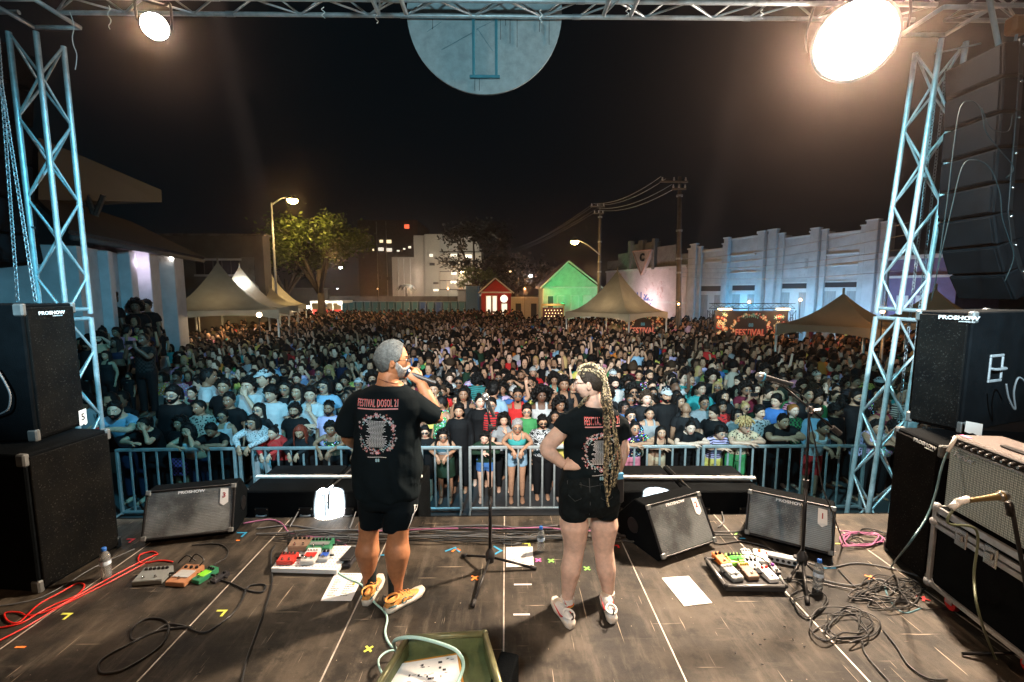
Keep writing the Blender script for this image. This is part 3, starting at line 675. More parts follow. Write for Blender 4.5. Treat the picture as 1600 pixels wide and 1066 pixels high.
def stand(base,legs,top,label,boom=None,micp=None,micd=None):
 B=at_z(*base); T=at_y(top[0],top[1],B.y); t=thing('microphone_stand',label,'microphone stand',B,group='microphone stands')
 o=lambda p: Vector(p)-B
 hub=Vector((0,0,.13)); mb=MB(); mb.lathe([(.03,.06),(.036,.08),(.036,.13),(.02,.16),(.016,.17)],14); mb.build('hub',M_rub,t,smooth=True,angle=50)
 for l in legs:
  E=o(at_z(*l,.012)); mb=MB(); mb.tube([hub+Vector((0,0,-.03)),E],.010,8); lg=mb.build('leg',M_blkmetal,t,smooth=True)
  mb=MB(); mb.tube([E-(E-hub).normalized()*.04,E+(E-hub).normalized()*.01],.015,8); mb.build('rubber_foot',M_rub,lg,smooth=True)
 H=o(T); mid=H*.55+hub*.2; mb=MB(); mb.tube([hub,hub.lerp(H,.5)],.0135,10); mb.build('lower_tube',M_blkmetal,t,smooth=True)
 mb=MB(); mb.tube([hub.lerp(H,.49),H],.0095,10); mb.build('upper_tube',M_blkmetal,t,smooth=True)
 c=hub.lerp(H,.5); mb=MB(); mb.tube([c-Vector((0,0,.03)),c+Vector((0,0,.03))],.02,10); mb.build('clutch',M_rub,t,smooth=True,angle=40)
 if boom:
  P0,P1=at_y(boom[0][0],boom[0][1],B.y-.05),at_y(boom[1][0],boom[1][1],B.y+.05)
  mb=MB(); mb.tube([o(P0),o(P1)],.008,8); mb.build('boom_arm',M_blkmetal,t,smooth=True)
  mb=MB(); mb.tube([o(P0),o(P0)+(o(P0)-o(P1)).normalized()*.07],.022,10); mb.build('counterweight',M_rub,t,smooth=True,angle=40)
 mb=MB(); mb.box(H,(.035,.05,.05),b=.008); mb.tube([H+Vector((.01,-.03,0)),H+Vector((.05,-.05,.01))],.012,8); mb.build('clamp',M_chrome if boom else M_rub,t)
 return t,B,H
s1,B1,H1=stand((766,889),((739,946),(724,868),(836,888)),(766,668),'thin black microphone stand between the two performers')
P=at_y(760,624,B1.y); mb=MB(); mb.tube([B1+H1,P-Vector((0,0,.03))],.008,8); mb.build('goose_neck',M_blkmetal,s1,loc=-B1,smooth=True)
m1=thing('stand_microphone','silver headed microphone on the stand between the two performers','microphone',P,group='microphones'); mic(m1,(0,0,0),(-.35,-.5,1),1.05,name='capsule')
s2,B2,H2=stand((1252,893),((1262,941),(1232,906),(1284,905)),(1265,640),'black boom stand at the right with its arm rising to the left',boom=((1300,668),(1222,602)))
P=at_y(1195,590,B2.y+.06); m2=thing('stand_microphone','microphone on the end of the boom at the right, against the crowd','microphone',P,group='microphones'); mic(m2,(0,0,0),(-1,.05,.25),1.25,mat('blue_ring',(.05,.3,.5),.5),name='capsule')
# mic in front of the amplifier
AMPI=M @ Matrix.Translation((0,0,0))
mb=MB(); P0=at_y(1560,776,2.15); s3=thing('microphone_stand','short black stand leaning in front of the guitar amplifier','microphone stand',at_z(1625,1045),group='microphone stands')
Bq=s3.location.copy(); mb.tube([Vector((0,0,.02)),P0+Vector((.07,0,-.04))-Bq],.010,8); mb.build('tube',M_blkmetal,s3,smooth=True)
mb=MB(); cl_=P0+Vector((.045,0,-.02))-Bq; mb.tube([cl_+Vector((.03,0,-.08)),cl_+Vector((.008,0,-.01))],.016,8); mb.build('clip',M_blkmetal,s3,smooth=True)
for dx,dy in ((-.35,.1),(.2,.3),(.1,-.3)): mb=MB(); mb.tube([(0,0,.1),(dx,dy,.012)],.009,7); mb.build('leg',M_blkmetal,s3,smooth=True)
m3=thing('amplifier_microphone','dark microphone pointed at the guitar amplifier grille, white tape on its tail','microphone',P0,group='microphones'); mm=mic(m3,(0,0,0),(1,.06,.1),.95,mat('gold_body',(.2,.15,.07),.4,.6),name='capsule',body=mat('gold_body',(.2,.15,.07),.4,.6))
mb=MB(); mb.tube([(-.21,0,-.03),(-.15,0,-.012)],.017,8); mb.tube([(-.235,0,-.06),(-.2,0,-.028)],.016,8); mb.build('tape_wrap',M_white,m3,smooth=True)
# ------------------------------------------------------------------ bottles
M_pet=mat('clear_plastic_bottle',(.86,.93,.96),.06,0,0,trans=.85,spec=.6)
M_water=mat('bottled_water',(.80,.92,.98),.02,0,0,trans=.9)
def bottle(u,v,label,h=.23):
 P=at_z(u,v); t=thing('water_bottle',label,'water bottle',P,group='water bottles on the stage'); s=h/.23
 prof=[(.024,0),(.031,.006),(.032,.04)]
 for k in range(5): z=.05+k*.018; prof += [(.032,z),(.0295,z+.009)]
 prof += [(.032,.14),(.031,.165),(.024,.19),(.013,.203),(.0125,.212)]
 mb=MB(); mb.lathe([(r*s,z*s) for r,z in prof],18); mb.build('bottle_body',M_pet,t,smooth=True)
 mb=MB(); mb.lathe([(.0155*s,.208*s),(.016*s,.226*s),(.013*s,.23*s)],14); mb.build('cap',mat('blue_cap',(.02,.13,.5),.4),t,smooth=True,angle=40)
 mb=MB(); mb.lathe([(.0327*s,.108*s),(.0329*s,.118*s),(.0327*s,.136*s)],18,caps=False); mb.build('bottle_label',mat('bottle_label',(.55,.68,.82),.5,0,.3,40),t,smooth=True)
bottle(167,904,'full clear water bottle with blue cap beside the left subwoofer',.245)
bottle(845,862,'clear water bottle with blue cap behind the middle set list',.22)
bottle(1277,922,'clear water bottle with blue cap by the foot of the boom stand',.235)
bottle(1520,676,'small bottle top showing behind the amplifier',.2) if False else None
# ------------------------------------------------------------------ set lists
M_inkg=mat('faded_print',(.04,.04,.05),.8,0,0)
def setlist(c4,label,seed):
 q=[at_z(u,v) for u,v in c4]; r=random.Random(seed)      # tl, tr, br, bl
 f=lambda a,b,z=0.0045: (q[0]*(1-a)*(1-b)+q[1]*a*(1-b)+q[2]*a*b+q[3]*(1-a)*b)+Vector((0,0,z+.006*(a*(1-a))*abs(math.sin(5*a+3*b+seed))))
 n=10; vs=[f(i/n,j/n) for j in range(n+1) for i in range(n+1)]; vs2=[p-Vector((0,0,.001)) for p in vs]
 fs=[(j*(n+1)+i,(j+1)*(n+1)+i,(j+1)*(n+1)+i+1,j*(n+1)+i+1) for j in range(n) for i in range(n)]; m_=(n+1) ** 2
 mb=MB(); mb.add(vs+vs2,fs+[tuple(reversed([k+m_ for k in f_])) for f_ in fs]); t=mb.build('set_list',M_paper,smooth=True); tag(t,label,'paper','set lists on the stage floor')
 mb=MB()
 def bar(a0,a1,b,h):
  P=[f(a0+(a1-a0)*k/4,b,.0088) for k in range(5)]+[f(a0+(a1-a0)*k/4,b+h,.0088) for k in range(4,-1,-1)]; mb.add(P,[tuple(range(10))])
 a=.25
 while a < .75: w_=r.uniform(.03,.09); bar(a,min(a+w_,.78),.07,.018); a += w_+.02
 for col in (.12,.56):
  for k in range(9):
   b=.2+k*.078; a=col
   for _ in range(r.randint(2,4)): w_=r.uniform(.03,.10); bar(a,min(a+w_,col+.32),b,.019); a += w_+.015
   if a > col+.3: continue
 mb.build('print_lines',M_inkg,t)['kind']='stuff'; return t
setlist(((524,896),(569,897),(549,940),(501,940)),'white set list lying by the man\'s left shoe, a mint cable across it',1)
setlist(((791,856),(832,855),(834,886),(791,887)),'white set list lying flat between the stand leg and the bottle',5)
setlist(((1034,904),(1076,901),(1113,943),(1069,948)),'white set list lying alone right of the woman',9)
# ------------------------------------------------------------------ effects pedals
def pmat(n,c): return mat('pedal_' +n,c,.35,.15,.12,14,coat=.3)
PC={'red': pmat('red',(.5,.03,.02)),'orange': pmat('orange',(.7,.17,.02)),'green': pmat('green',(.06,.42,.06)),'lime': pmat('lime',(.22,.65,.04)),'white': pmat('white',(.7,.7,.68)),'grey': pmat('grey',(.2,.22,.22)),
      'black': pmat('black',(.025,.025,.03)),'copper': pmat('copper',(.42,.2,.10)),'yellow': pmat('yellow',(.6,.5,.06)),'silver': pmat('silver',(.42,.45,.47)),'brown': pmat('brown',(.17,.10,.06)),'dgreen': pmat('dark_green',(.03,.20,.10)),'blue': pmat('blue',(.03,.1,.5))}
def pedal(P,w_,d,h,rz,col,label,knobs=3,kcol=None,sw=1,top=None,grp='effects pedals',slope=.35,name='effects_pedal',cat='effects pedal',z0=0.0):
 t=thing(name,label,cat,(P.x,P.y,z0+.002),rz,grp)
 mb=MB(); mb.add([(-w_/2,-d/2,0),(w_/2,-d/2,0),(w_/2,d/2,0),(-w_/2,d/2,0),(-w_/2,-d/2,h*(1-slope)),(w_/2,-d/2,h*(1-slope)),(w_/2,d/2,h),(-w_/2,d/2,h)],[(0,3,2,1),(4,5,6,7),(0,1,5,4),(1,2,6,5),(2,3,7,6),(3,0,4,7)])
 o=mb.build('housing',PC[col],t); bm=bmesh.new(); bm.from_mesh(o.data); bmesh.ops.bevel(bm,geom=bm.edges[:],offset=min(w_,h)*.07,segments=2,affect='EDGES'); bm.to_mesh(o.data); bm.free()
 zt=lambda yy: h*(1-slope)+h*slope*(yy+d/2)/d
 if top: mb=MB(); mb.box((0,.0,zt(0)+.0015),(w_*.82,d*.5,.003),M=Matrix.Rotation(math.atan(h*slope/d),4,'X') if False else None,b=.001); mb.build('face_plate',PC[top],t)
 for k in range(knobs):
  kx=(k+.5)/knobs*w_*.86-w_*.43; ky=d*.30; mb=MB(); r_=min(.012,w_/knobs*.34); mb.lathe([(r_,0),(r_*.95,.009),(r_*.7,.015)],10,M=Matrix.Translation((kx,ky,zt(ky)-.001))); mb.build('knob',kcol or M_blkmetal,t,smooth=True,angle=40)
 for k in range(sw):
  kx=((k+.5)/sw-.5)*w_*.8; mb=MB(); mb.lathe([(.010,0),(.010,.006),(.007,.008),(.007,.016),(.004,.018)],10,M=Matrix.Translation((kx,-d*.3,zt(-d*.3)-.001))); mb.build('foot_switch',M_chrome,t,smooth=True,angle=40)
 for sx in (-1,1): mb=MB(); mb.tube([(sx*w_/2,d*.12,h*.42),(sx*(w_/2+.03),d*.14,h*.42)],.007,7); mb.build('jack_plug',M_blkmetal,t,smooth=True)
 return t
G_=lambda u,v: at_z(u,v)
pedal(G_(240,905),.20,.15,.055,.12,'grey','twin treadle black multi pedal, leftmost of the four on the bare floor at the left',6,sw=2)
pedal(G_(290,904),.15,.20,.05,-.1,'copper','copper coloured pedal with bubbly face, between the grey and the green one',3,sw=1,top='silver')
pedal(G_(321,903),.08,.16,.045,-.35,'dgreen','green pedal beside the copper one on the left floor',3,top='lime')
pedal(G_(344,905),.055,.12,.03,-.4,'black','small black pedal with lit display, rightmost of the four on the left floor',1)
# white perforated board with pedals, left of the man
def board(c4,h,matl,label,name='pedal_board',frame=None,holes=False):
 q=[at_z(u,v,h) for u,v in c4]; t=thing(name,label,'pedal board',(sum(q,Vector())/4)*Vector((1,1,0)) if False else Vector((sum(p.x for p in q)/4,sum(p.y for p in q)/4,0)))
 O=t.location; mb=MB(); vs=[p-O for p in q]+[Vector((p.x,p.y,.012))-O for p in q]
 for v_ in vs[:4]: v_.z=h
 mb.add(vs,[(0,3,2,1),(4,5,6,7),(0,1,5,4),(1,2,6,5),(2,3,7,6),(3,0,4,7)]); mb.build('deck',matl,t)
 f=lambda a,b: (q[0]*(1-a)*(1-b)+q[1]*a*(1-b)+q[2]*a*b+q[3]*(1-a)*b)
 if holes:
  hb=MB()
  for i in range(1,20):
   for j in range(1,9):
    P=f(i/20,j/9)-O; hb.lathe([(.0042,h-.002),(.0042,h+.0008)],6,M=Matrix.Translation((P.x,P.y,0)))
  stuff(hb.build('peg_holes',M_ink,t))
 if frame:
  for i in range(4):
   a,b=vs[i].copy(),vs[(i+1) % 4].copy(); a.z=b.z=h+.004; mb=MB(); mb.tube([a,b],.011,8); mb.build('frame_rail',frame,t,smooth=True)
   mb=MB(); mb.ball(a,.016,nu=8,nv=6); mb.build('frame_corner',M_rub,t,smooth=True)
 return t,f
b1,f1=board(((450,853),(556,853),(526,891),(424,888)),.045,mat('white_pegboard',(.68,.70,.70),.5,0,.06),'white perforated pedal board left of the man\'s shins',holes=True)
def on(f,a,b,h): P=f(a,b); return Vector((P.x,P.y,0))
pedal(on(f1,.22,.12,0),.17,.11,.07,0,'brown','brown echo unit with a row of knobs at the back of the white board',4,M_blkmetal,2,z0=.045)
pedal(on(f1,.52,.16,0),.19,.12,.065,0,'dgreen','dark green wide unit with black knobs at the back of the white board',6,M_blkmetal,2,z0=.045,top='grey')
pedal(on(f1,.17,.70,0),.13,.11,.045,0,'red','red pedal at the front left corner of the white board',4,M_chrome,2,z0=.045)
pedal(on(f1,.50,.62,0),.105,.15,.055,0,'white','white pedal with fat white knobs and a red face on the white board',4,M_white,2,top='red',z0=.045)
pedal(on(f1,.69,.55,0),.07,.11,.04,0,'silver','small silver pedal with a blue and red badge on the white board',2,M_blkmetal,1,top='blue',z0=.045)
# wah style treadle
P=at_z(548,876); t=thing('treadle_pedal','black ribbed rocker pedal at the right end of the white board','effects pedal',(P.x,P.y,.003),-.1,'effects pedals')
mb=MB(); mb.box((0,0,.02),(.095,.22,.035),b=.006); mb.build('base',PC['black'],t); mb=MB(); mb.box((0,0,.055),(.088,.22,.012),b=.003,M=Matrix.Rotation(-.08,4,'X')); tr=mb.build('treadle',M_rub,t)
for k in range(9): mb=MB(); mb.box((-.036+k*.009,0,.063),(.004,.2,.005),M=Matrix.Rotation(-.08,4,'X')); mb.build('rib',M_rub,tr)
# black framed board on the right
b2,f2=board(((1103,874),(1196,868),(1228,917),(1134,916)),.05,mat('black_board',(.02,.02,.02),.7),'black pedal board with silver rails crowded with coloured pedals',frame=M_ext)
for a,b,w_,d,c,lb,kn,kc,tp_,rz in ((.20,.16,.075,.13,'orange','orange pedal at the far left corner of the black board',2,None,None,.2),(.45,.20,.13,.10,'lime','bright green wide pedal at the back of the black board',4,None,'green',.05),(.70,.10,.075,.12,'silver','silver pedal at the back of the black board',3,M_white,None,-.1),
  (.91,.16,.085,.14,'white','white pedal with one orange knob at the back right of the black board',1,mat('orange_knob',(.7,.15,.03),.4),None,-.25),(.22,.66,.09,.15,'grey','grey blue pedal at the front left of the black board',3,M_white,'silver',.2),(.52,.62,.085,.15,'brown','brown pedal with four yellow knobs in the middle of the black board',4,mat('yellow_knob',(.75,.6,.05),.4),None,.1),(.68,.42,.1,.09,'silver','small steel pedal in the middle of the tangle on the black board',3,None,None,0),
  (.84,.72,.075,.14,'white','white pedal with two red knobs at the front right of the black board',2,mat('red_knob',(.6,.03,.03),.4),None,.15),(1.0,.60,.05,.08,'black','tiny black pedal at the right end of the black board',1,mat('violet_knob',(.3,.05,.4),.4),None,.1)):
 pedal(on(f2,a*.94+.01,b,0),w_,d,.05,rz,c,lb,kn,kc,1,tp_,z0=.052)
P=at_z(1217,878); t=thing('power_strip','long grey power supply box with a red switch behind the black board','power supply',(P.x,P.y,.003),-.42)
mb=MB(); t.scale=(.78,.85,.8); mb.box((0,0,.035),(.34,.08,.07),b=.006); mb.build('housing',PC['silver'],t)
mb=MB(); mb.box((-.13,-.01,.072),(.045,.03,.008),b=.002); mb.build('switch',M_redp,t)
for k in range(5): mb=MB(); mb.lathe([(.016,0),(.016,.003)],12,M=Matrix.Translation((-.07+k*.05,-.041,.035)) @ Matrix.Rotation(R(90),4,'X')); mb.build('socket',M_blkmetal,t,smooth=True,angle=40)
mb=MB(); mb.box((.15,.01,.072),(.05,.05,.03),b=.004); mb.build('plug',M_rub,t)
# ------------------------------------------------------------------ open case at the front edge of the picture
q=[at_z(u,v,.30) for u,v in ((637,997),(757,990),(792,1110),(560,1120))]; O=Vector((sum(p.x for p in q)/4,sum(p.y for p in q)/4,0))
oc=thing('open_case','open olive lined case at the very front with printed sheets lying in it','case',O); M_olive=mat('olive_lining',(.10,.125,.05),.6,0,.3,14,.2,90)
vs=[p-O for p in q]; lo=[Vector((p.x,p.y,.05)) for p in vs]
mb=MB(); inn=[p*.965 for p in vs]
for p,s_ in zip(inn,vs): p.z=s_.z
bl=[Vector((p.x,p.y,.20)) for p in inn]
mb.add(vs+[Vector((p.x,p.y,.004)) for p in vs]+inn+bl,[(4,5,1,0),(5,6,2,1),(6,7,3,2),(7,4,0,3),(4,7,6,5)]+[(i,(i+1) % 4,(i+1) % 4+8,i+8) for i in range(4)]+[(8+i,8+(i+1) % 4,12+(i+1) % 4,12+i) for i in range(4)]+[(12,13,14,15)]); mb.build('shell',M_olive,oc)
for i in range(4): mb=MB(); mb.tube([vs[i],vs[(i+1) % 4]],.017,10); mb.build('rim',mat('olive_rim',(.19,.19,.095),.35,.3,.3,12),oc,smooth=True)
for p in vs: mb=MB(); mb.ball(p,.021,nu=10,nv=8); mb.build('rim_corner',mat('olive_rim'),oc,smooth=True)
def sheet(root_name,c4,z,m_,label,cat,lines=0):
 q_=[at_z(u,v,z) for u,v in c4]; n_=6; f=lambda a,b,dz=0: q_[0]*(1-a)*(1-b)+q_[1]*a*(1-b)+q_[2]*a*b+q_[3]*(1-a)*b+Vector((0,0,dz+.008*math.sin(3*a)*b))
 vs_=[f(i/n_,j/n_) for j in range(n_+1) for i in range(n_+1)]; fs_=[(j*7+i,(j+1)*7+i,(j+1)*7+i+1,j*7+i+1) for j in range(6) for i in range(6)]
 mb=MB(); mb.add(vs_+[p-Vector((0,0,.002)) for p in vs_],fs_+[tuple(reversed([k+49 for k in x_])) for x_ in fs_]); t_=mb.build(root_name,m_,smooth=True); tag(t_,label,cat)
 if lines:
  mb=MB(); r_=random.Random(3)
  for _ in range(lines):
   a,b=r_.uniform(.3,.9),r_.uniform(.04,.6); w_,h_=r_.uniform(.01,.06),r_.choice((.012,.012,.05)); mb.add([f(a,b,.0015),f(a+w_,b,.0015),f(a+w_,b+h_,.0015),f(a,b+h_,.0015)],[(3,2,1,0)])
  mb.build('print_lines',M_inkg,t_)['kind']='stuff'
sheet('orange_folder',((619,1036),(717,1020),(730,1100),(585,1110)),.215,mat('orange_card',(.6,.3,.05),.7),'orange card folder under the white sheets in the open case','folder')
sheet('printed_sheet',((613,1039),(714,1023),(726,1100),(572,1110)),.224,mat('bright_paper',(.85,.85,.83),.7,0,.02),'large white printed sheet lying on the orange folder in the open case','paper',30)
mb=MB(); P=at_z(786,1040,.24); mb.box((P.x-.02,P.y-.12,.12),(.10,.45,.23),b=.01,rz=-.25); t=mb.build('equipment_rack',M_blk); tag(t,'dark rack unit beside the open case at the front edge','rack')
# ------------------------------------------------------------------ tape marks on the floor
TC={'yellow': (.62,.66,.10),'green': (.25,.62,.12),'pink': (.8,.12,.35),'orange': (.8,.22,.04),'blue': (.03,.32,.6),'white': (.7,.7,.7),'red': (.6,.02,.03),'brown': (.3,.16,.06)}
def tape(u,v,kind,col,label,size=.07,rot=0):
 P=at_z(u,v); M_=mat(col+'_tape',TC[col],.6,0,.1); mb=MB()
 o=lambda a,L,w_,cx=0,cy=0,z=.0035: mb.box((cx,cy,z),(L,w_,.001),rz=a)
 if kind == 'x': o(R(45),size,.014,z=.0035); o(R(-45),size,.014,z=.0048)
 elif kind == 'L': o(0,size,.016,0,0); o(R(90),size*.8,.016,size/2-.008,-size*.4,z=.0048)
 elif kind == '-': o(0,size,.014)
 t=mb.build('tape_mark',M_,None,loc=(P.x,P.y,0)); t.rotation_euler.z=rot; tag(t,label,'tape mark','coloured tape marks on the stage floor')
for a in ((550,908,'L','yellow','yellow corner tape left of the man\'s set list'),(822,850,'L','yellow','yellow corner tape touching the bottle in the middle'),(105,960,'L','yellow','yellow corner tape on the floor at the far left'),(347,955,'L','yellow','pale yellow corner tape below the left pedals'),
          (576,1015,'x','yellow','yellow cross of tape left of the open case',.06),(841,876,'x','pink','pink cross of tape just in front of the middle set list',.06),(861,877,'x','green','green cross of tape beside the pink one',.06),(917,889,'x','green','yellow green cross of tape between the woman\'s calves',.06),
          (742,904,'x','orange','orange cross of tape by the thin stand\'s leg',.07),(704,859,'L','blue','blue arrow of tape right of the man\'s knees',.1,.6),(710,860,'L','orange','orange tape laid over the blue arrow',.06,.9),(778,858,'L','blue','blue arrow of tape left of the middle set list',.1,-.8),(817,914,'-','white','short white tape line in front of the middle set list',.13),(815,961,'-','white','short white tape line nearer the front left of the woman',.11),
          (962,853,'L','red','red tape corner right of the woman\'s knee',.05),(205,843,'L','red','red tape corner in front of the left monitor',.07),(378,833,'L','blue','blue tape corner right of the left monitor',.09),(372,845,'-','orange','orange tape square beside the blue corner',.03),(1150,835,'-','green','green tape strip left of monitor number 1',.1,.8),(1160,842,'-','blue','blue tape end left of monitor number 1',.05),(1360,903,'x','orange','orange cross of tape in the right cable tangle',.07),
          (1443,936,'x','red','red cross of tape in front of the flight case',.07),(1296,888,'-','blue','blue tape strip behind the right bottle',.1),(1311,850,'-','yellow','yellow tape beside the right monitor corner',.06),(600,868,'-','blue','blue tape dash between the man\'s legs',.06),(32,1012,'-','orange','orange scrap of tape at the left edge',.06)): tape(*a)
# ------------------------------------------------------------------ cables
def cable(uvs,m_,label,r_=.0055,z=.008,n=9,cat='cable',grp='cables on the stage floor',zs=None):
 pts=[at_z(u,v,(z if zs is None else zs[i])) for i,(u,v) in enumerate(uvs)]; mb=MB(); mb.tube(bez(pts,n),r_,6); return tag(mb.build('cable',m_,smooth=True),label,cat,grp)
cable([(-20,984),(30,975),(60,958),(85,945),(120,930),(132,915),(120,912),(96,925),(60,945),(30,972),(12,970),(8,958),(30,957),(48,962),(90,948),(150,915),(200,888),(236,870),(246,866),(236,862),(218,868),(220,880),(250,876),(270,878)],M_cabler,'red instrument cable snaking from the left pedals to the left edge')
cable([(-20,1010),(40,980),(90,950),(120,935),(180,905),(230,878)],M_cabler,'second red cable running straighter beside the first',.005)
cable([(278,880),(292,868),(305,876)],M_cablek,'short black patch lead above the left pedals',.005,zs=[.05,.10,.05]); cable([(296,878),(306,866),(318,874),(312,884)],M_cablek,'black patch lead joining the copper and green pedals',.005,zs=[.05,.1,.09,.05])
cable([(345,906),(365,913),(385,922),(410,925),(414,914),(395,914),(385,920),(378,938),(360,962),(320,988),(286,978),(262,976),(235,990),(208,1000),(205,985),(225,968),(250,967),(262,975),(262,990),(248,1012),(200,1043),(168,1052),(154,1048),(160,1030),(205,1005),(250,985),(300,980)],M_cablek,'long black cable looping over the front left floor',.0065)
cable([(430,852),(424,862),(423,880),(425,910),(416,945),(402,985),(386,1030),(376,1075)],M_cablek,'black cable coming straight towards the camera from the white board',.0065)
cable([(300,852),(340,850),(356,860),(352,872),(338,880),(330,890)],M_cablek,'black cable arc behind the left pedals',.005)
cable([(380,818),(420,812),(440,818),(452,832),(478,838),(510,840),(530,846),(548,858)],M_cablep,'pink cable curving from the stage edge to the white board',.0065)
cable([(527,888),(530,896),(545,905),(562,912),(575,925),(584,940),(600,955),(605,968),(602,990),(612,1010),(630,1016)],M_cablew,'mint green cable under the man\'s shoe running to the open case',.0075)
cable([(630,1016),(606,1018),(592,1030),(594,1046),(604,1060)],M_cablew,'coil of mint cable left of the open case',.006,z=.05)
cable([(618,1014),(616,1002),(634,996),(660,998),(700,1010),(718,1022),(724,1042),(712,1075)],M_cablew,'thick mint cable arching over the open case',.0095,zs=[.1,.28,.345,.34,.34,.33,.28,.25])
cable([(797,1040),(782,1030)],M_cablep,'x',.004) if False else None
r_=random.Random(11)
cols=[M_cablek,M_cableg,M_cablek,M_cablep,M_cablek,M_cableg,M_cablek,M_cablek,M_cablek,M_cableg,M_cablek,M_cableg,M_cablek,M_cablek]
nm={id(M_cablek): 'black',id(M_cableg): 'grey',id(M_cablew): 'pale mint',id(M_cablep): 'pink'}
for i,m_ in enumerate(cols):
 u0=r_.uniform(385,560) if i % 2 else r_.uniform(640,720); u1=u0+r_.uniform(260,520); v0=823+i*1.6
 pts=[(u0+(u1-u0)*k/9,v0+r_.uniform(-3.5,3.5)) for k in range(10)]
 o=cable(pts,m_,'%s cable in the bundle lying along the front edge of the stage' % nm[id(m_)],.0065,.008+.0016*i); o['group']='cable bundle along the stage edge'; o['label']='thin cable in the tangled bundle along the front edge of the stage'
for i in range(5):
 pts=[(r_.uniform(425,560),r_.uniform(828,852)) for k in range(6)]
 o=cable(pts,M_cablek,'thin cable in the tangled bundle along the front edge of the stage',.004,.012+i*.004); o['group']='cable bundle along the stage edge'
for a,b,lb in (((466,800),(452,824),'grey lead dropping from the left subwoofer\'s handle plate'),((556,800),(546,826),'grey lead dropping from the second subwoofer\'s socket'),((1128,800),(1122,824),'grey lead dropping from the rightmost subwoofer\'s socket')):
 P,Q=at_y(*a,EDGE+.02),at_z(*b,.01); mb=MB(); mb.tube(bez([P,(P+Q)/2+Vector((.01,-.05,.0)),Q],6),.006,6); tag(mb.build('cable',M_cableg,smooth=True),lb,'cable')
A,B=at_z(553,728,ZS+.01),at_y(513,768,EDGE+.05); mb=MB(); mb.tube(bez([A,A.lerp(B,.5),B+Vector((0,0,.01)),B+Vector((-.01,-.02,-.1))],5),.009,6); tag(mb.build('cable',M_cablek,smooth=True),'black cable lying over the joint of the left subwoofers','cable')
A,B=at_z(1042,728,ZS+.01),at_y(1082,770,EDGE+.05); mb=MB(); mb.tube(bez([A,A.lerp(B,.5),B+Vector((0,0,.01)),B+Vector((.01,-.02,-.06))],5),.009,6); tag(mb.build('cable',M_cablek,smooth=True),'black cable lying over the joint of the right subwoofers','cable')
# right hand tangles
def coil(cu,cv,ru,rv,turns,m_,label,seed,tail=(),r_w=.0045,jit=.5,z=.008):
 r=random.Random(seed); pts=[]; n=turns*9
 for k in range(n): a=k/9*2*math.pi+seed; j=1+r.uniform(-jit,jit); pts.append((cu+math.cos(a)*ru*j+6*math.sin(k*.13),cv+math.sin(a)*rv*j))
 zs=[z+.011*(k/n*turns*.5) for k in range(n)]+[z]*len(tail); return cable(pts+list(tail),m_,label,r_w,n=5,zs=zs)
coil(1316,975,36,21,5,M_cablek,'big loose coil of black cable on the right front floor',2,((1345,1000),(1351,1020),(1372,1046),(1392,1068),(1420,1100)))
coil(1385,925,38,20,4,M_cablek,'tangle of black cable in front of the flight case',5,((1420,940),(1450,952),(1482,948)))
coil(1380,926,46,12,3,M_cablek,'flat black cable loops lying right of the boom stand',8,((1300,915),(1262,908),(1235,905)),.005)
coil(1345,843,30,10,4,M_cablep,'coil of pink cable between monitor 1 and the right subwoofer',3,((1330,832),(1310,830)),.005,.25)
coil(1352,838,26,9,3,M_cablek,'black cable coiled with the pink one',6,((1400,842),),.005)
coil(1270,940,26,18,2,M_cablek,'thin black cable looping round the boom stand\'s foot',4,((1240,945),(1236,930),(1262,918)),.0045)
coil(800,842,22,8,2,M_cableg,'small grey cable ring behind the thin stand',1,((830,836),(860,832)),.004,.15)
cable([(1108,846),(1125,850),(1145,847),(1160,846),(1190,852),(1212,862),(1240,872)],M_cablek,'black lead running under monitor 1 to the power box')
cable([(1125,872),(1150,866),(1180,868),(1200,880),(1206,892)],M_cablek,'dark lead arching over the black board',.0045,zs=[.06,.13,.13,.12,.07])
for a,lb,m_ in (([(1205,906),(1225,905),(1250,912),(1270,930)],'black lead leaving the right end of the black board',M_cablek),([(1230,868),(1290,886),(1340,880),(1400,890),(1450,905)],'grey cable passing behind the right bottle',M_cableg),([(1260,900),(1330,915),(1370,905),(1400,915)],'thin grey cable right of the boom stand',M_cableg),([(1310,890),(1340,920),(1380,935),(1410,915),(1440,935)],'black cable crossing the right tangle',M_cablek)): cable(a,m_,lb,.0055)
cable([(1186,600),(1222,622),(1236,660),(1245,700),(1262,780),(1292,800),(1330,855),(1356,900),(1378,960)],M_cablek,'x',.0045) if False else None
mb=MB(); pts=[at_y(1205,597,B2.y),at_y(1230,606,B2.y),at_y(1260,625,B2.y),at_y(1264,650,B2.y-.03),at_y(1275,700,B2.y-.02),at_y(1285,760,B2.y),at_y(1300,800,B2.y-.02),at_z(1320,850),at_z(1342,880)]; mb.tube(bez(pts,7),.005,6); tag(mb.build('cable',M_cablek,smooth=True),'black microphone cable hanging from the boom arm at the right','cable')
mb=MB(); Ya=A0.y-.1; pts=[at_y(1492,684,Ya),at_y(1478,712,Ya),at_y(1470,736,Ya-.02),at_y(1462,770,Ya-.05),at_y(1448,808,Ya-.1),at_y(1420,850,Ya-.2),at_z(1393,885,.02),at_z(1383,915),at_z(1395,945),at_z(1415,958),at_z(1440,950)]; mb.tube(bez(pts,8),.006,7); tag(mb.build('cable',mat('teal_cable',(.06,.14,.17),.4),smooth=True),'dark teal cable dropping from the amplifier corner to the floor','cable')
mb=MB(); mb.tube([at_y(1494,682,Ya),at_y(1481,706,Ya)],.011,8); tag(mb.build('cable_plug',M_white,smooth=True),'white sleeved plug at the amplifier\'s upper corner','plug')
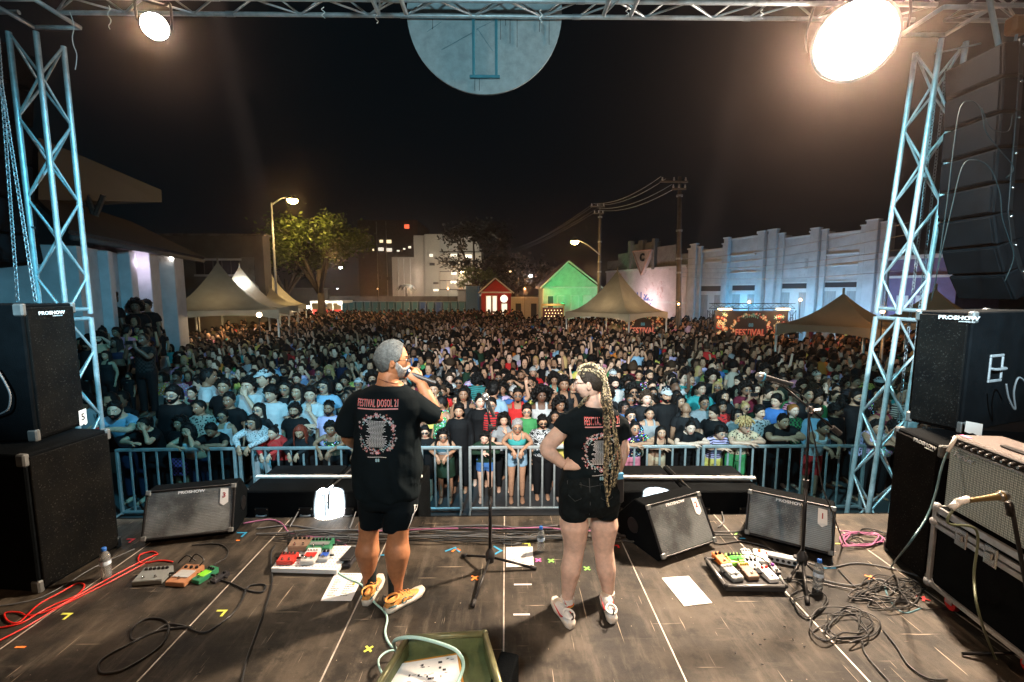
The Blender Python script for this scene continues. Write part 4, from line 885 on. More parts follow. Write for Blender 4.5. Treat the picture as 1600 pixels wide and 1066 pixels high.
mb=MB(); Pm=P0+Vector((-.22,0,-.06)); pts=[Pm,Pm+Vector((-.02,0,-.08)),at_y(1526,830,2.2),at_y(1522,900,2.2),at_y(1530,960,2.1),at_z(1556,1030),at_z(1580,1070)]; mb.tube(bez(pts,8),.006,7); tag(mb.build('cable',mat('dark_green_cable',(.10,.12,.07),.4),smooth=True),'dark cable falling from the amplifier microphone to the floor','cable')
cable([(1380,985),(1400,1010),(1420,1040),(1450,1060),(1480,1062)],M_cablek,'black cable curling at the bottom edge right of the seam')
cable([(-10,948),(20,944),(60,935),(100,915),(150,885),(210,858)],M_cableg,'thin grey cable along the foot of the left subwoofer',.004)
# debris
r_=random.Random(4)
for i,(u,v) in enumerate(((1176,990),(1195,999),(1239,999),(1257,1010),(1188,1007),(1149,1020),(1191,1038),(1226,979),(420,1014),(310,1053),(18,1058))):
 P=at_z(u,v,.006); mb=MB(); mb.box((0,0,0),(.016,.008,.005),b=.002,rz=r_.uniform(0,3)); tag(mb.build('floor_scrap',M_ink,None,loc=P),'tiny dark scrap on the worn floor','scrap','tiny scraps on the stage floor')
# ================================================================== the street behind the crowd
M_plaster=mat('old_white_plaster',(.46,.47,.48),.9,0,.22,1.2,.35,9,dirt=((.22,.22,.22),.60))
M_plaster2=mat('clean_plaster',(.55,.55,.54),.85,0,.12,2,.2,12)
M_greyw=mat('weathered_grey_plaster',(.20,.20,.19),.9,0,.4,.8,.3,8,dirt=((.07,.065,.06),.52))
M_darkglass=mat('dark_glass',(.012,.014,.018),.6,0,.1,3)
M_darkw=mat('dark_wall',(.05,.05,.052),.9,0,.3,1)
M_tile=mat('clay_tiles',(.05,.022,.016),.8,0,.4,3)
M_redb=mat('red_house_paint',(.38,.02,.02),.8,0,.15,2)
M_greenb=mat('green_lit_plaster',(.40,.50,.42),.85,0,.2,2)  # greenb: white walls, the green floodlight mixed into the colour
M_conc=mat('stained_concrete',(.15,.14,.125),.9,0,.35,.5,.3,4,dirt=((.06,.06,.05),.55))
M_wood=mat('weathered_wood_door',(.30,.30,.30),.8,0,.25,3,stretch=(3,3,.4))
M_lit=mat('lit_window',(.9,.8,.6),.5,0,.1,1,emit=(1,.78,.45),es=1.6)
M_litw=mat('lit_window_white',(.9,.9,.85),.5,0,.1,1,emit=(1,.9,.72),es=1.1)
def plane_hit(u,v,P1,P2,off=0.0):
 d=Vector((P2.x-P1.x,P2.y-P1.y,0)).normalized(); n=Vector((d.y,-d.x,0))
 if n.dot(Vector((0,0,0))-Vector((P1.x,P1.y,0))) < 0: n=-n
 r=ray(u,v); b=Vector((P1.x,P1.y,0))+n*off
 t=(b-Vector((0,0,0))).dot(n)/Vector((r.x,r.y,0)).dot(n)
 return CO+r*t,d,n
class Facade:
 """relief boxes set on a vertical plane, addressed by where they appear"""
 def __init__(s,root,P1,P2): s.root,s.P1,s.P2=root,P1,P2; s.O=root.location.copy()
 def box(s,name,u0,u1,v0,v1,dep,m,parent=None,z0=None,back=.0,b=.0,z1=None):
  A,d,n=plane_hit(u0,v0,s.P1,s.P2); B,_,_=plane_hit(u1,v0,s.P1,s.P2)
  mid,_,_=plane_hit((u0+u1)/2,v0,s.P1,s.P2); lo,_,_=plane_hit((u0+u1)/2,v1,s.P1,s.P2)
  zt=mid.z if z1 is None else z1; zb=lo.z if z0 is None else z0; L=(Vector((B.x,B.y))-Vector((A.x,A.y))).length
  c=Vector(((A.x+B.x)/2,(A.y+B.y)/2,(zt+zb)/2))+n*((dep-back)/2)
  mb=MB(); mb.box((0,0,0),(L,dep+back,max(zt-zb,.01)),b=b); o=mb.build(name,m,s.root if parent is None else parent)
  o.location=c-s.O; o.rotation_euler.z=math.atan2(d.y,d.x)
  if parent is not None: o.location=o.location-parent.location; o.matrix_basis=Matrix.Rotation(-parent.rotation_euler.z,4,'Z') @ o.matrix_basis;
  return o
# --- long pale art deco building on the right
P1,P2=Vector((17.1,42.0,0)),Vector((22.6,26.3,0))
wb_=thing('pale_facade_building','long pale plastered building with stepped parapets on the right, washed in blue light','building',(P1.x,P1.y,GZ)); F=Facade(wb_,P1,P2)
F.box('wall',1077,1392,372,540,.02,M_plaster,z0=GZ,back=5,z1=4.6)
for u0,u1,v0 in ((1077,1084,391),(1092,1100,389),(1099,1132,391),(1136,1145,376),(1142,1187,372),(1199,1207,366),(1218,1230,368),(1227,1269,371),(1285,1297,362),(1295,1350,364),(1348,1392,350)): F.box('parapet_wall',u0,u1,v0,380,.012,M_plaster,z0=4.58,back=.5)
for u0,u1,v0,dep in ((1077,1084,389,.12),(1084,1093,382,.35),(1093,1099,386,.2),(1131,1136,381,.14),(1136,1143,372,.32),(1186,1190,364,.14),(1189.5,1200,362,.34),(1206,1219,359,.34),(1219,1228,365,.16),(1268,1273,362,.14),(1273,1286,357,.36),(1287,1296,359,.18),(1349,1361,352,.2),(1361,1380,344,.4),(1380,1392,347,.2)):
 F.box('pilaster',u0,u1,v0,540,dep,M_plaster,z0=GZ+.02,b=.03); F.box('pilaster_cap',u0-1,u1+1,v0-1,v0+1.2,dep+.06,M_plaster2,b=.02)
for u0,u1,v0,v1 in ((1099,1131,389,393),(1143,1186,370,373),(1228,1268,369,372),(1296,1349,362,366),(1103,1130,408,411),(1144,1182,397,400),(1145,1182,424,426.5),(1284,1356,395,398),(1300,1346,413,416)): F.box('ledge',u0,u1,v0,v1,.11,M_plaster2,b=.02)
for u0,u1,v0 in ((1096,1127,447),(1145,1180,446),(1220,1263,443),(1289,1341,441)):
 fr=F.box('window_surround',u0-2,u1+2,v0-2,v0,.10,M_plaster2); w_=(u1-u0)
 F.box('transom',u0,u1,v0,v0+8,.03,M_darkglass); F.box('lintel_band',u0,u1,v0+8.3,v0+14,.07,M_plaster2)
 F.box('door_leaf',u0+.4,u0+w_*.33,v0+14,530,.05,M_wood,z0=GZ+.02); F.box('door_leaf',u0+w_*.35,u0+w_*.66,v0+14,530,.035,M_plaster2,z0=GZ+.02); F.box('door_leaf',u0+w_*.68,u1-.4,v0+14,530,.05,M_wood,z0=GZ+.02)
for (u,v,c,p_) in ((1128,478,(.12,.55,.95),800),(1200,480,(.26,.62,.95),520),(1262,488,(.22,.60,.95),520),(1345,480,(.28,.60,.95),400)):
 P,d,n=plane_hit(u,v,P1,P2,2.2); P.z=max(P.z,GZ+1.2)-.3; point('facade_light',P,p_,c,.1)
 t=thing('facade_floodlight','small floodlight at the foot of the pale building, %s' % ('between its two far doors' if u < 1150 else 'behind the floral banner' if u < 1230 else 'behind the low right tent' if u < 1300 else 'by the right truss tower'),'floodlight',P,group='floodlights on the pale building')
 mb=MB(); mb.box((0,0,-.12),(.3,.1,.2),b=.02); mb.build('housing',M_blkmetal,t); mb=MB(); mb.box((0,0,0),(.26,.06,.02)); mb.build('lens',mat('flood_%d' % u,c,emit=c,es=6),t)
 mb=MB(); mb.tube([(0,0,-.2),(0,0,GZ-P.z)],.02,6); mb.build('pole',M_blkmetal,t)
# --- purple building further right
P3,P4=Vector((22.65,26.2,0)),Vector((24.8,20.0,0))
pb=thing('purple_building','low purple building beyond the right truss tower','building',(P3.x,P3.y,GZ)); F=Facade(pb,P3,P4); M_pur=mat('purple_plaster',(.15,.12,.22),.85,0,.2,2)
F.box('wall',1393,1500,400,540,.02,M_pur,z0=GZ,back=4); F.box('cornice',1393,1500,398,404,.3,M_plaster2); F.box('cornice',1393,1500,430,434,.2,M_plaster2)
for u0 in (1402,1432): F.box('door_leaf',u0,u0+18,462,530,.06,M_plaster2,z0=GZ+.02)
P,d,n=plane_hit(1425,480,P3,P4,1.6); point('facade_light',P,45,(.6,.6,1),.1)
# --- building with the triangular letter sign
P5,P6=Vector((12.3,55.9,0)),Vector((16.95,42.35,0))
cb=thing('ruined_corner_building','peeling building with stepped grey parapet and a triangle holding the letter C','building',(P5.x,P5.y,GZ)); F=Facade(cb,P5,P6)
M_peel=mat('peeling_wall',(.58,.52,.52),.9,0,.2,.9,.4,6,dirt=((.24,.075,.045),.585))
F.box('wall',948,1074,421,540,.02,M_peel,z0=GZ,back=5)
for u0,u1,v0 in ((948,965,408),(965,985,396),(985,1026,380),(1026,1055,384),(1055,1074,397)): F.box('parapet',u0,u1,v0,420.5,-.1,M_greyw,back=.5)
for u0,u1,v0 in ((984,988,377),(1022,1026,373),(1000,1007,376)): F.box('parapet_pier',u0,u1,v0,421,.22,M_greyw,back=.3)
F.box('parapet_coping',948,1074,419,422,.16,M_plaster2); F.box('base_band',948,1074,470,473,.1,M_plaster2)
O=cb.location
tri=[plane_hit(u,v,P5,P6,.45)[0] for u,v in ((989,393),(1018,390),(1002,430))]; n5=plane_hit(1000,400,P5,P6)[2]
mb=MB(); tv=[p-O for p in tri]+[p-O-n5*.4 for p in tri]; mb.add(tv,[(2,1,0),(3,4,5),(0,1,4,3),(1,2,5,4),(2,0,3,5)]); mb.build('triangle_sign',mat('sign_sand',(.36,.30,.26),.8),cb)
for i in range(3): mb=MB(); mb.tube([tv[i]+n5*.03,tv[(i+1) % 3]+n5*.03],.08,6); mb.build('sign_border',mat('sign_rust',(.42,.26,.19),.8),cb)
P,d5,n5=plane_hit(1003,403,P5,P6,.5); put('sign_letter',text_mesh('sign_letter','C',1.1,M_blkmetal,bold=.05,extrude=.03),cb,M=face_matrix(P-O,d5 if d5.dot(CR) > 0 else -d5,(0,0,1)))
for i,(u,v,s) in enumerate(((1000,462,'U l y'),(1012,470,'My'))): P=plane_hit(u,v,P5,P6,.05)[0]; put('graffiti',text_mesh('graffiti',s,.9,mat('graffiti_blue',(.05,.1,.3),.8),bold=.02,sx=1.5),cb,M=face_matrix(P-O,d5 if d5.dot(CR) > 0 else -d5,(0,0,1)))
P,d,n=plane_hit(990,476,P5,P6,2.2); point('facade_light',P,620,(1,.74,.74),.15)
# --- gabled houses
def gable(name,label,uL,uR,uA,vA,vE,Y,wall,roofm,trim,doors,depth=7,back=None):
 L,R_,A=at_y(uL,vE,Y),at_y(uR,vE,Y),at_y(uA,vA,Y); t=thing(name,label,'house',((L.x+R_.x)/2,Y,GZ)); O=t.location; w=R_.x-L.x; he=(L.z+R_.z)/2-GZ; ha=A.z-GZ; ax=A.x-O.x
 mb=MB(); mb.prism([(-w/2,0),(w/2,0),(w/2,he),(ax,ha-.15),(-w/2,he)],0,depth); mb.build('wall',wall,t)
 for s,xe in ((-1,-w/2-.35),(1,w/2+.35)):
  sl=Vector((xe-ax,0,he-ha-.12)); mb=MB(); a=Vector((ax,-.4,ha)); b=a+sl; nn=Vector((-sl.z,0,sl.x)).normalized()*.14*(1 if s > 0 else -1)
  mb.add([a,b,b+Vector((0,depth+.6,0)),a+Vector((0,depth+.6,0)),a+nn,b+nn,b+nn+Vector((0,depth+.6,0)),a+nn+Vector((0,depth+.6,0))],[(0,1,2,3),(7,6,5,4),(0,4,5,1),(1,5,6,2),(2,6,7,3),(3,7,4,0)]); mb.build('roof',roofm,t)
  mb=MB(); mb.tube([a+Vector((0,-.02,.02)),b+Vector((0,-.02,.02))],.09,6); mb.build('barge_board',trim,t)
 mb=MB(); mb.box((0,-.06,he),(w+.1,.12,.18),b=.02); mb.build('cornice',trim,t)
 nb=11
 for k in range(nb):
  x=-w/2+w*(k+.5)/nb; top=he+(ha-he)*(1-abs(x-ax)/(w/2))-.35
  if top > he+.25: mb=MB(); mb.box((x,-.03,(he+top)/2),(.05,.05,top-he-.1)); mb.build('gable_batten',wall,t)
 for (u0,u1,v0,v1,m_,nm_) in doors:
  a,b=at_y(u0,v0,Y),at_y(u1,v1,Y); c=((a.x+b.x)/2-O.x,-.02,(a.z+b.z)/2-O.z)
  mb=MB(); mb.box(c,(abs(b.x-a.x)+.2,.06,abs(a.z-b.z)+.2),b=.02); f_=mb.build(nm_+'_frame',trim,t)
  mb=MB(); mb.box((c[0],-.045,c[2]),(abs(b.x-a.x),.05,abs(a.z-b.z))); mb.build(nm_,m_,f_)
 return t
gable('red_house','small red gabled house with white trim and pale windows behind the crowd',752,799,774,435,457,58,M_redb,mat('dark_roof',(.06,.03,.03),.8),M_plaster2,((760,767,463,492,M_litw,'window'),(770,776,463,492,M_litw,'window'),(784,792,475,500,M_litw,'door')))
P=at_y(787.5,467,57.2); t=thing('round_sign','glowing white round sign on the red house','sign',P); mb=MB(); Mx=Matrix.Rotation(R(90),4,'X'); mb.lathe([(.45,-.06),(.48,0),(.45,.06)],24,M=Mx); mb.build('disc',mat('sign_glow',(1,1,.95),emit=(1,.93,.8),es=1.3),t,smooth=True)
mb=MB(); mb.lathe([(.47,-.08),(.52,0),(.47,.08)],24,M=Mx,caps=False); mb.build('ring',M_blkmetal,t,smooth=True)
gable('green_house','gabled house flooded with green light, left of the tall white tent',849,936,888,409,449,48,M_greenb,M_tile,M_plaster2,((856,864,463,505,M_darkglass,'door'),(872,880,463,505,M_greenb,'door'),(893,903,463,505,M_greenb,'door'),(912,922,463,505,M_plaster2,'door')))
spot('green_flood',at_y(880,472,42.5),at_y(890,446,48),1300,(.03,1,.28),74,.7,.2)
t=thing('green_floodlight','green floodlight in front of the gabled house','floodlight',at_y(880,475,43.6)); mb=MB(); mb.box((0,0,0),(.4,.15,.3),b=.03); mb.build('housing',M_blkmetal,t); mb=MB(); mb.box((0,.09,0),(.34,.03,.24)); mb.build('lens',mat('green_lens',(.1,1,.3),emit=(.05,1,.3),es=6),t)
lw=thing('low_cream_house','low cream house with two dark doors between the red and the green house','house',at_y(822,500,57)*Vector((1,1,0))+Vector((0,0,GZ)) if False else (at_y(822,470,57).x,57,GZ)); a,b=at_y(799,465,57),at_y(846,465,57)
mb=MB(); mb.box((0,2,(a.z-GZ)/2),(b.x-a.x,4,a.z-GZ)); mb.build('wall',mat('cream_plaster',(.52,.46,.34),.85),lw)
mb=MB(); mb.box((0,-.05,a.z-GZ),(b.x-a.x,.3,.15)); mb.build('cornice',M_plaster2,lw)
for u in (810,834): P=at_y(u,475,57); mb=MB(); mb.box((P.x-lw.location.x,-.03,1.3),(.7,.08,2.0)); mb.build('door',M_darkglass,lw)
# --- white industrial block, dark tower, low sheds
ind=thing('white_industrial_block','big pale windowless industrial block far behind, with a few lit strips','building',at_y(690,465,130)*Vector((1,1,0)))
def pbx(root,name,u0,u1,v0,v1,Y,dep,m,z0=None,b=0):
 A,B=at_y(u0,v0,Y),at_y(u1,v0,Y); zb=at_y(u0,v1,Y).z if z0 is None else z0; O=root.location
 mb=MB(); mb.box(((A.x+B.x)/2-O.x,Y+dep/2-O.y,(A.z+zb)/2-O.z),(B.x-A.x,dep,A.z-zb),b=b); return mb.build(name,m,root)
M_cream=mat('cream_render',(.42,.39,.35),.9,0,.1,.3)
pbx(ind,'wall',612,648,402,470,131,20,M_cream,GZ); pbx(ind,'wall',646,664,368,470,130.5,20,M_cream,GZ); pbx(ind,'wall',663,688,366,470,130,20,M_cream,GZ); pbx(ind,'wall',687,752,396,470,129.6,16,M_cream,GZ)
A=[at_y(*q,129.8)-ind.location for q in ((687,366),(740,370),(752,390),(752,396),(687,396))]; mb=MB(); mb.add(A+[p+Vector((0,14,0)) for p in A],[(4,3,2,1,0),(5,6,7,8,9)]+[(i,(i+1) % 5,(i+1) % 5+5,i+5) for i in range(5)]); mb.build('roof',mat('pale_roof_sheet',(.36,.35,.34),.7),ind)
for v0 in (393,408,424,438,452): pbx(ind,'string_course',687,752,v0,v0+1.2,129.4,.2,M_darkw)
for u in (621,630,640): pbx(ind,'wall_rib',u,u+1,404,465,130.8,.2,M_plaster2)
for u0,u1,v0,v1,m_ in ((704,714,397,401,M_litw),(727,737,398,403,M_litw),(704,713,410,415,M_darkglass),(727,736,411,416,M_darkglass),(671,676,397,401,M_litw),(671,679,411,415,M_darkglass),(705,713,425,429,M_litw),(704,713,439,443,M_litw),(677,685,441,444,M_darkglass),(677,685,452,455,M_litw),(620,624,391,393,M_litw),(630,633,388,390,M_litw),(638,642,385,388,M_litw)): pbx(ind,'window',u0,u1,v0,v1,129.3,.25,m_)
point('yard_light',at_y(725,430,118),5200,(1,.86,.62),.4); point('yard_light',at_y(650,430,110),3000,(1,.9,.72),.4)
dt=thing('dark_tower_block','almost black tower block behind the tree with a handful of lit windows','building',at_y(600,465,165)*Vector((1,1,0)))
pbx(dt,'wall',558,652,344,470,165,25,M_darkw,GZ)
for u in (587,602): pbx(dt,'wall_rib',u,u+1,346,470,164.6,.3,M_greyw,GZ)
for u0,u1,v0,v1,m_ in ((593,598,375,379,M_lit),(604,611,375,380,M_lit),(591,599,387,392,M_litw),(604,612,388,393,M_litw),(582,584,389,392,M_lit),(632,639,351,357,mat('red_lit',(.9,.2,.1),emit=(1,.15,.06),es=1.5)),(592,596,432,436,M_darkglass),(604,610,433,438,M_darkglass)): pbx(dt,'window',u0,u1,v0,v1,164.5,.3,m_)
bw=thing('back_wall',None,None,at_y(650,470,76)*Vector((1,1,0))); struct(bw); pbx(bw,'wall_panel',515,800,463,500,76,.3,M_conc,GZ)
for u0,u1,v0,m_,lb in ((440,497,452,M_conc,'long dim concrete shed left of the food stand'),(715,727,455,M_plaster2,'small pale kiosk left of the blue container'),):
 t=thing('low_shed',lb,'shed',at_y((u0+u1)/2,470,74)*Vector((1,1,0))); pbx(t,'wall',u0,u1,v0,500,74,4,m_,GZ); pbx(t,'roof_edge',u0-1,u1+1,v0-2,v0,73.7,4.5,M_greyw)
t=thing('blue_container','plain blue panel container beside the red house','container',at_y(737,470,66)*Vector((1,1,0))); pbx(t,'body',728,747,447,500,66,3,mat('blue_panel',(.05,.17,.32),.6),GZ); pbx(t,'frame_edge',727,748,445,447,65.9,3.2,M_blkmetal)
# --- portable toilets
def toilet():
 t=thing('portable_toilet','x','portable toilet',(0,0,GZ),group='portable toilets along the back wall')
 mb=MB(); mb.box((0,.55,1.08),(1.06,1.1,2.1),b=.04); mb.build('shell',mat('toilet_teal',(.03,.17,.20),.6),t)
 mb=MB(); mb.box((0,-.015,1.08),(.66,.04,1.8),b=.02); d_=mb.build('door',mat('toilet_door',(.045,.21,.24),.55),t)
 mb=MB(); mb.box((.24,-.045,1.1),(.05,.03,.12)); mb.build('handle',M_white,d_)
 mb=MB(); mb.box((0,.55,2.2),(1.1,1.14,.12),b=.05); mb.build('roof',mat('toilet_roof',(.25,.33,.33),.5),t)
 for s in (-1,1): mb=MB(); mb.box((s*.40,-.012,1.1),(.05,.03,1.9)); mb.build('jamb',mat('toilet_roof'),t)
 return t
proto=toilet(); X0,X1=at_y(537,480,71).x,at_y(722,480,71).x; nT=16
M_tb=mat('toilet_blue',(.02,.10,.32),.55)
lms=['first from the food stand','second from the food stand','third from the food stand','fourth from the food stand','fifth from the food stand','sixth from the food stand','seventh from the food stand','eighth from the food stand','eighth from the blue container','seventh from the blue container','sixth from the blue container','fifth from the blue container','fourth from the blue container','third from the blue container','second from the blue container','nearest the blue container']
def copy_tree(o,parent=None):
 c=o.copy(); C.objects.link(c); c.parent=parent
 for ch_ in list(o.children): copy_tree(ch_,c)
 return c
for i in range(nT):
 o=proto if i == 0 else copy_tree(proto); o.location=(X0+(X1-X0)*i/(nT-1),71,GZ); blue=i in (10,12)
 o['label']='%s portable toilet by the back wall, %s' % ('blue' if blue else 'teal',lms[i])
 if blue:
  for c_ in o.children:
   if c_.name.startswith(('shell','door')): c_.data=c_.data.copy(); c_.data.materials[0]=M_tb
point('toilet_row_light',at_y(640,452,62),900,(1,.78,.45),.3)
# --- food stand
t=thing('food_stand','white canopied food stand with bright bulbs and a red counter at the back left','stall',(at_y(509,480,60).x,60,GZ)); O=t.location
pbx(t,'canopy',484,535,470,474,59.5,4,M_plaster2,b=.03); pbx(t,'counter',486,533,484,500,59.6,.4,mat('red_counter',(.5,.04,.03),.6),GZ)
for u in (485,502,519,533): pbx(t,'post',u,u+1.5,474,500,59.5,.12,M_white,GZ)
pbx(t,'back_panel',486,533,473,486,62.5,.1,mat('yellow_panel',(.5,.40,.2),.7)); pbx(t,'menu_board',506,511,475,480,59.4,.05,M_blkmetal)
for u,v in ((504,473),(531,474),(481,480)):
 P=at_y(u,v,59.2); l_=thing('bare_bulb','bright bare bulb of the food stand, %s' % ('left post' if u == 481 else 'centre' if u == 504 else 'right end'),'lamp',P,group='food stand bulbs'); mb=MB(); mb.ball((0,0,0),.2); mb.build('bulb',mat('bulb_white',(1,1,1),emit=(1,.93,.8),es=18),l_,smooth=True); point('bulb_light',P+Vector((0,-.5,0)),160,(1,.85,.6),.1)
# --- stained building with parapet behind the left tents
P7,P8=Vector((-24.5,31,0)),Vector((-15.7,31,0))
sb=thing('stained_concrete_building','stained concrete building with a band of windows behind the left tents','building',(P7.x,P7.y,GZ)); pbx(sb,'wall',225,411,368,500,31,.8,M_conc,GZ); pbx(sb,'parapet_coping',224,412,365,368,30.8,1.1,M_greyw)
for k in range(5): pbx(sb,'window',305+k*14,317+k*14,407,429,30.95,.12,M_darkglass)
pbx(sb,'window_ledge',303,376,429,432,30.8,.3,M_plaster2); pbx(sb,'window_ledge',303,376,404,407,30.8,.3,M_plaster2); pbx(sb,'corner_pier',400,410,369,500,30.7,.4,M_conc,GZ); pbx(sb,'door',376,396,402,440,30.9,.2,M_greyw)
point('side_lamp_light',at_y(415,372,27),120,(1,.60,.25),.2)
# --- house with tiled roof and white pillars on the left
Pa,Pb=at_y(128,440,12.0),at_y(263,440,18.6); lh=thing('pillared_house','white pillared house with a dark tiled roof on the left','house',(Pb.x,Pb.y,GZ)); F=Facade(lh,Pa,Pb); M_lav=mat('lavender_lit_plaster',(.50,.48,.50),.8,0,.2,2,.2,10,dirt=((.3,.28,.28),.62))  # white plaster, a little lavender light mixed into the colour
F.box('wall',118,205,392,500,.02,M_lav,z0=GZ,back=2.5); F.box('wall',222,262,392,500,-.1,M_lav,z0=GZ,back=2.5)
for u0,u1,d_ in ((150,158,.25),(181,192,.32),(206,222,.45),(245,262,.5)): F.box('pillar',u0,u1,392,500,d_,M_lav,z0=GZ+.01,b=.02)
wf=F.box('window_frame',230,240,400,480,.0,mat('orange_wood',(.35,.13,.04),.6),back=.06);
for k in range(5): F.box('window_pane',231,239,403+k*15,414+k*15,.04,M_litw)
E0,E1,R1,R0=at_y(112,371,11.3),at_y(318,408,20.2),at_y(205,352,23.0),at_y(40,300,15.5); O=lh.location
mb=MB(); th_=Vector((0,0,.12)); mb.add([p-O for p in (E0,E1,R1,R0)]+[p-O+th_ for p in (E0,E1,R1,R0)],[(3,2,1,0),(4,5,6,7),(0,1,5,4),(1,2,6,5),(2,3,7,6),(3,0,4,7)]); mb.build('roof',M_tile,lh)
mb=MB()
for k in range(60): a=E0.lerp(E1,k/59)-O+th_; b=R0.lerp(R1,k/59)-O+th_; mb.tube([a,b],.06,5,caps=True)
stuff(mb.build('roof_tiles',M_tile,lh))
mb=MB(); mb.tube([E0-O,E1-O],.07,6); mb.build('gutter',M_darkw,lh,smooth=True)
P=at_y(268,404,17.7); point('house_lamp_light',P,150,(1,.80,.66),.06); point('house_lamp_light',at_y(215,410,14.8),40,(.9,.78,1),.1)
t=thing('wall_lamp','bright round lamp under the tiled eaves of the pillared house','lamp',P); mb=MB(); mb.ball((0,0,0),.07); mb.build('bulb',mat('bulb_white'),t,smooth=True); mb=MB(); mb.tube([(0,0,.05),(-.2,.1,.16)],.012,6); mb.build('arm',M_blkmetal,t)
# big wedge shaped canopy roof above it
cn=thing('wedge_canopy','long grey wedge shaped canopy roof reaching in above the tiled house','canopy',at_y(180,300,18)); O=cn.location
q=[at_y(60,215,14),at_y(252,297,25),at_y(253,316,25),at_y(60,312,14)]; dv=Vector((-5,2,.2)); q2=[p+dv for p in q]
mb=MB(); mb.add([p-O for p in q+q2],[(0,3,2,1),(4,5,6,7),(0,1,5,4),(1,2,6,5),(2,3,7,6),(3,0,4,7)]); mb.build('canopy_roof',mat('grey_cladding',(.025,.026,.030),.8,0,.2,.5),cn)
for u0,u1 in ((148,135),(148,162),(95,88)): mb=MB(); mb.tube([at_y(u0,340,17)-O,at_y(u1,305,17)-O],.09,6); mb.build('strut',M_greyw,cn)
mb=MB(); mb.tube([at_y(148,336,17)-O,Vector((at_y(148,340,17).x,17,GZ))-O],.12,8); mb.build('column',M_greyw,cn)
# raised terrace the left part of the crowd stands on
mb=MB(); tp_=[(-7.15,9.4),(-12.3,17.0),(-17,17.0),(-17,9.4)]; mb.add([(x,y,GZ) for x,y in tp_]+[(x,y,GZ+1.15) for x,y in tp_],[(0,3,2,1)[::-1],(4,5,6,7)]+[(i,i+4,(i+1) % 4+4,(i+1) % 4) for i in range(4)]); struct(mb.build('side_terrace',M_conc))
# --- tents
def tent(P,size,ze,zp,rot,label,matl,group='pagoda tents',lit=None):
 t=thing('pagoda_tent',label,'tent',(P[0],P[1],GZ),rot,group); h=size/2; mb=MB(); L=[]
 cs=[(-1,-1),(1,-1),(1,1),(-1,1)]; ND=14
 for i in range(ND+1):
  d=1-i/ND*.985; z=ze+(zp-ze)*((1-d) ** 1.75)-GZ; rg=[]
  for q in range(4):
   (ax,ay),(bx,by)=cs[q],cs[(q+1) % 4]
   for k in range(6): t_=k/6; sag=math.sin(math.pi*t_); rg.append(Vector(((ax+(bx-ax)*t_)*h*d*(1-.05*sag*(1-d)*2),(ay+(by-ay)*t_)*h*d*(1-.05*sag*(1-d)*2),z-.07*sag*math.sin(math.pi*d)*size/5)))
  L.append(rg)
 mb.rings(L); mb.f.pop(-2); mb.m.pop(); mb.build('canopy',matl,t,angle=24)
 for k in range(4):
  a=k*math.pi/2; L=[]
  for i in range(13):
   u=i/12*2-1; z=ze-GZ; dr=.22+.22*abs(u) ** 2.5; L.append((u*h,z,dr))
  Rz=Matrix.Rotation(a,4,'Z'); mb=MB(); vs=[Rz @ Vector((x,-h-.01,z)) for x,z,dr in L]+[Rz @ Vector((x,-h-.01,z-dr)) for x,z,dr in L]
  mb.add(vs,[(i+13,i+14,i+1,i) for i in range(12)]); mb.build('valance',matl,t,smooth=True)
  c=Rz @ Vector((h*.98,h*.98,0)); mb=MB(); mb.tube([c,c+Vector((0,0,ze-GZ))],.045,8); mb.build('leg',M_alu,t,smooth=True)
 mb=MB(); mb.tube([(0,0,zp-GZ-.1),(0,0,zp-GZ+.18)],.04,8); mb.build('finial',matl,t,smooth=True)
 return t
def canvas(name,col):
 if name in MATS: return MATS[name]
 m,nt,L,p=nodes_of(name); n=nd(nt,'ShaderNodeTexNoise',Scale=1.4,Detail=6.0); tc=nd(nt,'ShaderNodeTexCoord'); L.new(tc.outputs['Object'],n.inputs['Vector'])
 c=mixc(nt,ramp(nt,n.outputs['Fac'],.35,.65),tuple(x*.8 for x in col),col); L.new(c,p.inputs['Base Color']); p.inputs['Roughness'].default_value=.6
 tr=nd(nt,'ShaderNodeBsdfTranslucent'); L.new(c,tr.inputs['Color']); mx=nd(nt,'ShaderNodeMixShader'); mx.inputs[0].default_value=.30
 L.new(p.outputs[0],mx.inputs[1]); L.new(tr.outputs[0],mx.inputs[2]); L.new(mx.outputs[0],nt.nodes['Material Output'].inputs[0]); return m
M_cv=canvas('cream_tent_canvas',(.36,.32,.24)); M_cvt=canvas('tan_tent_canvas',(.22,.17,.11))
def tent_px(u,vp,ve,Y,size,rot,label,m_): P=at_y(u,vp,Y); E=at_y(u,ve,Y-size*.35); tent((P.x,Y),size,E.z,P.z,rot,label,m_)
tent_px(340,409,485,21.5,4.4,R(32),'tall pointed tent at the left, front one of the row, its near side dark',M_cv)
tent_px(374,416,481,26.5,4.4,R(32),'second pointed tent of the left row, behind the big dark one',M_cv)
tent_px(400,420,478,31.5,4.4,R(32),'third pointed tent of the left row, with a bright white left slope',M_cv)
tent_px(422,427,476,38,4.6,R(32),'last and smallest pointed tent of the left row by the lamp post',M_cv)
tent_px(965,422,489,27,4.3,R(44),'tall pointed tent with glowing roof in front of the peeling building',M_cv)
tent_px(1318,458,510,16.2,3.15,R(38),'low tan tent with pointed roof left of the right truss tower',M_cvt)
tent_px(1462,452,506,15.2,3.1,R(40),'tan tent with pointed roof partly hidden behind the right truss tower',M_cvt)
for P,p_,c in ((at_y(340,502,21.0),90,(1,.72,.38)),(at_y(380,494,27),200,(1,.66,.30)),(at_y(425,488,37),320,(1,.75,.42)),(at_y(962,500,26.6),170,(1,.72,.42)),(at_y(1312,530,16),14,(1,.62,.34))): point('tent_light',P,p_,c,.15)
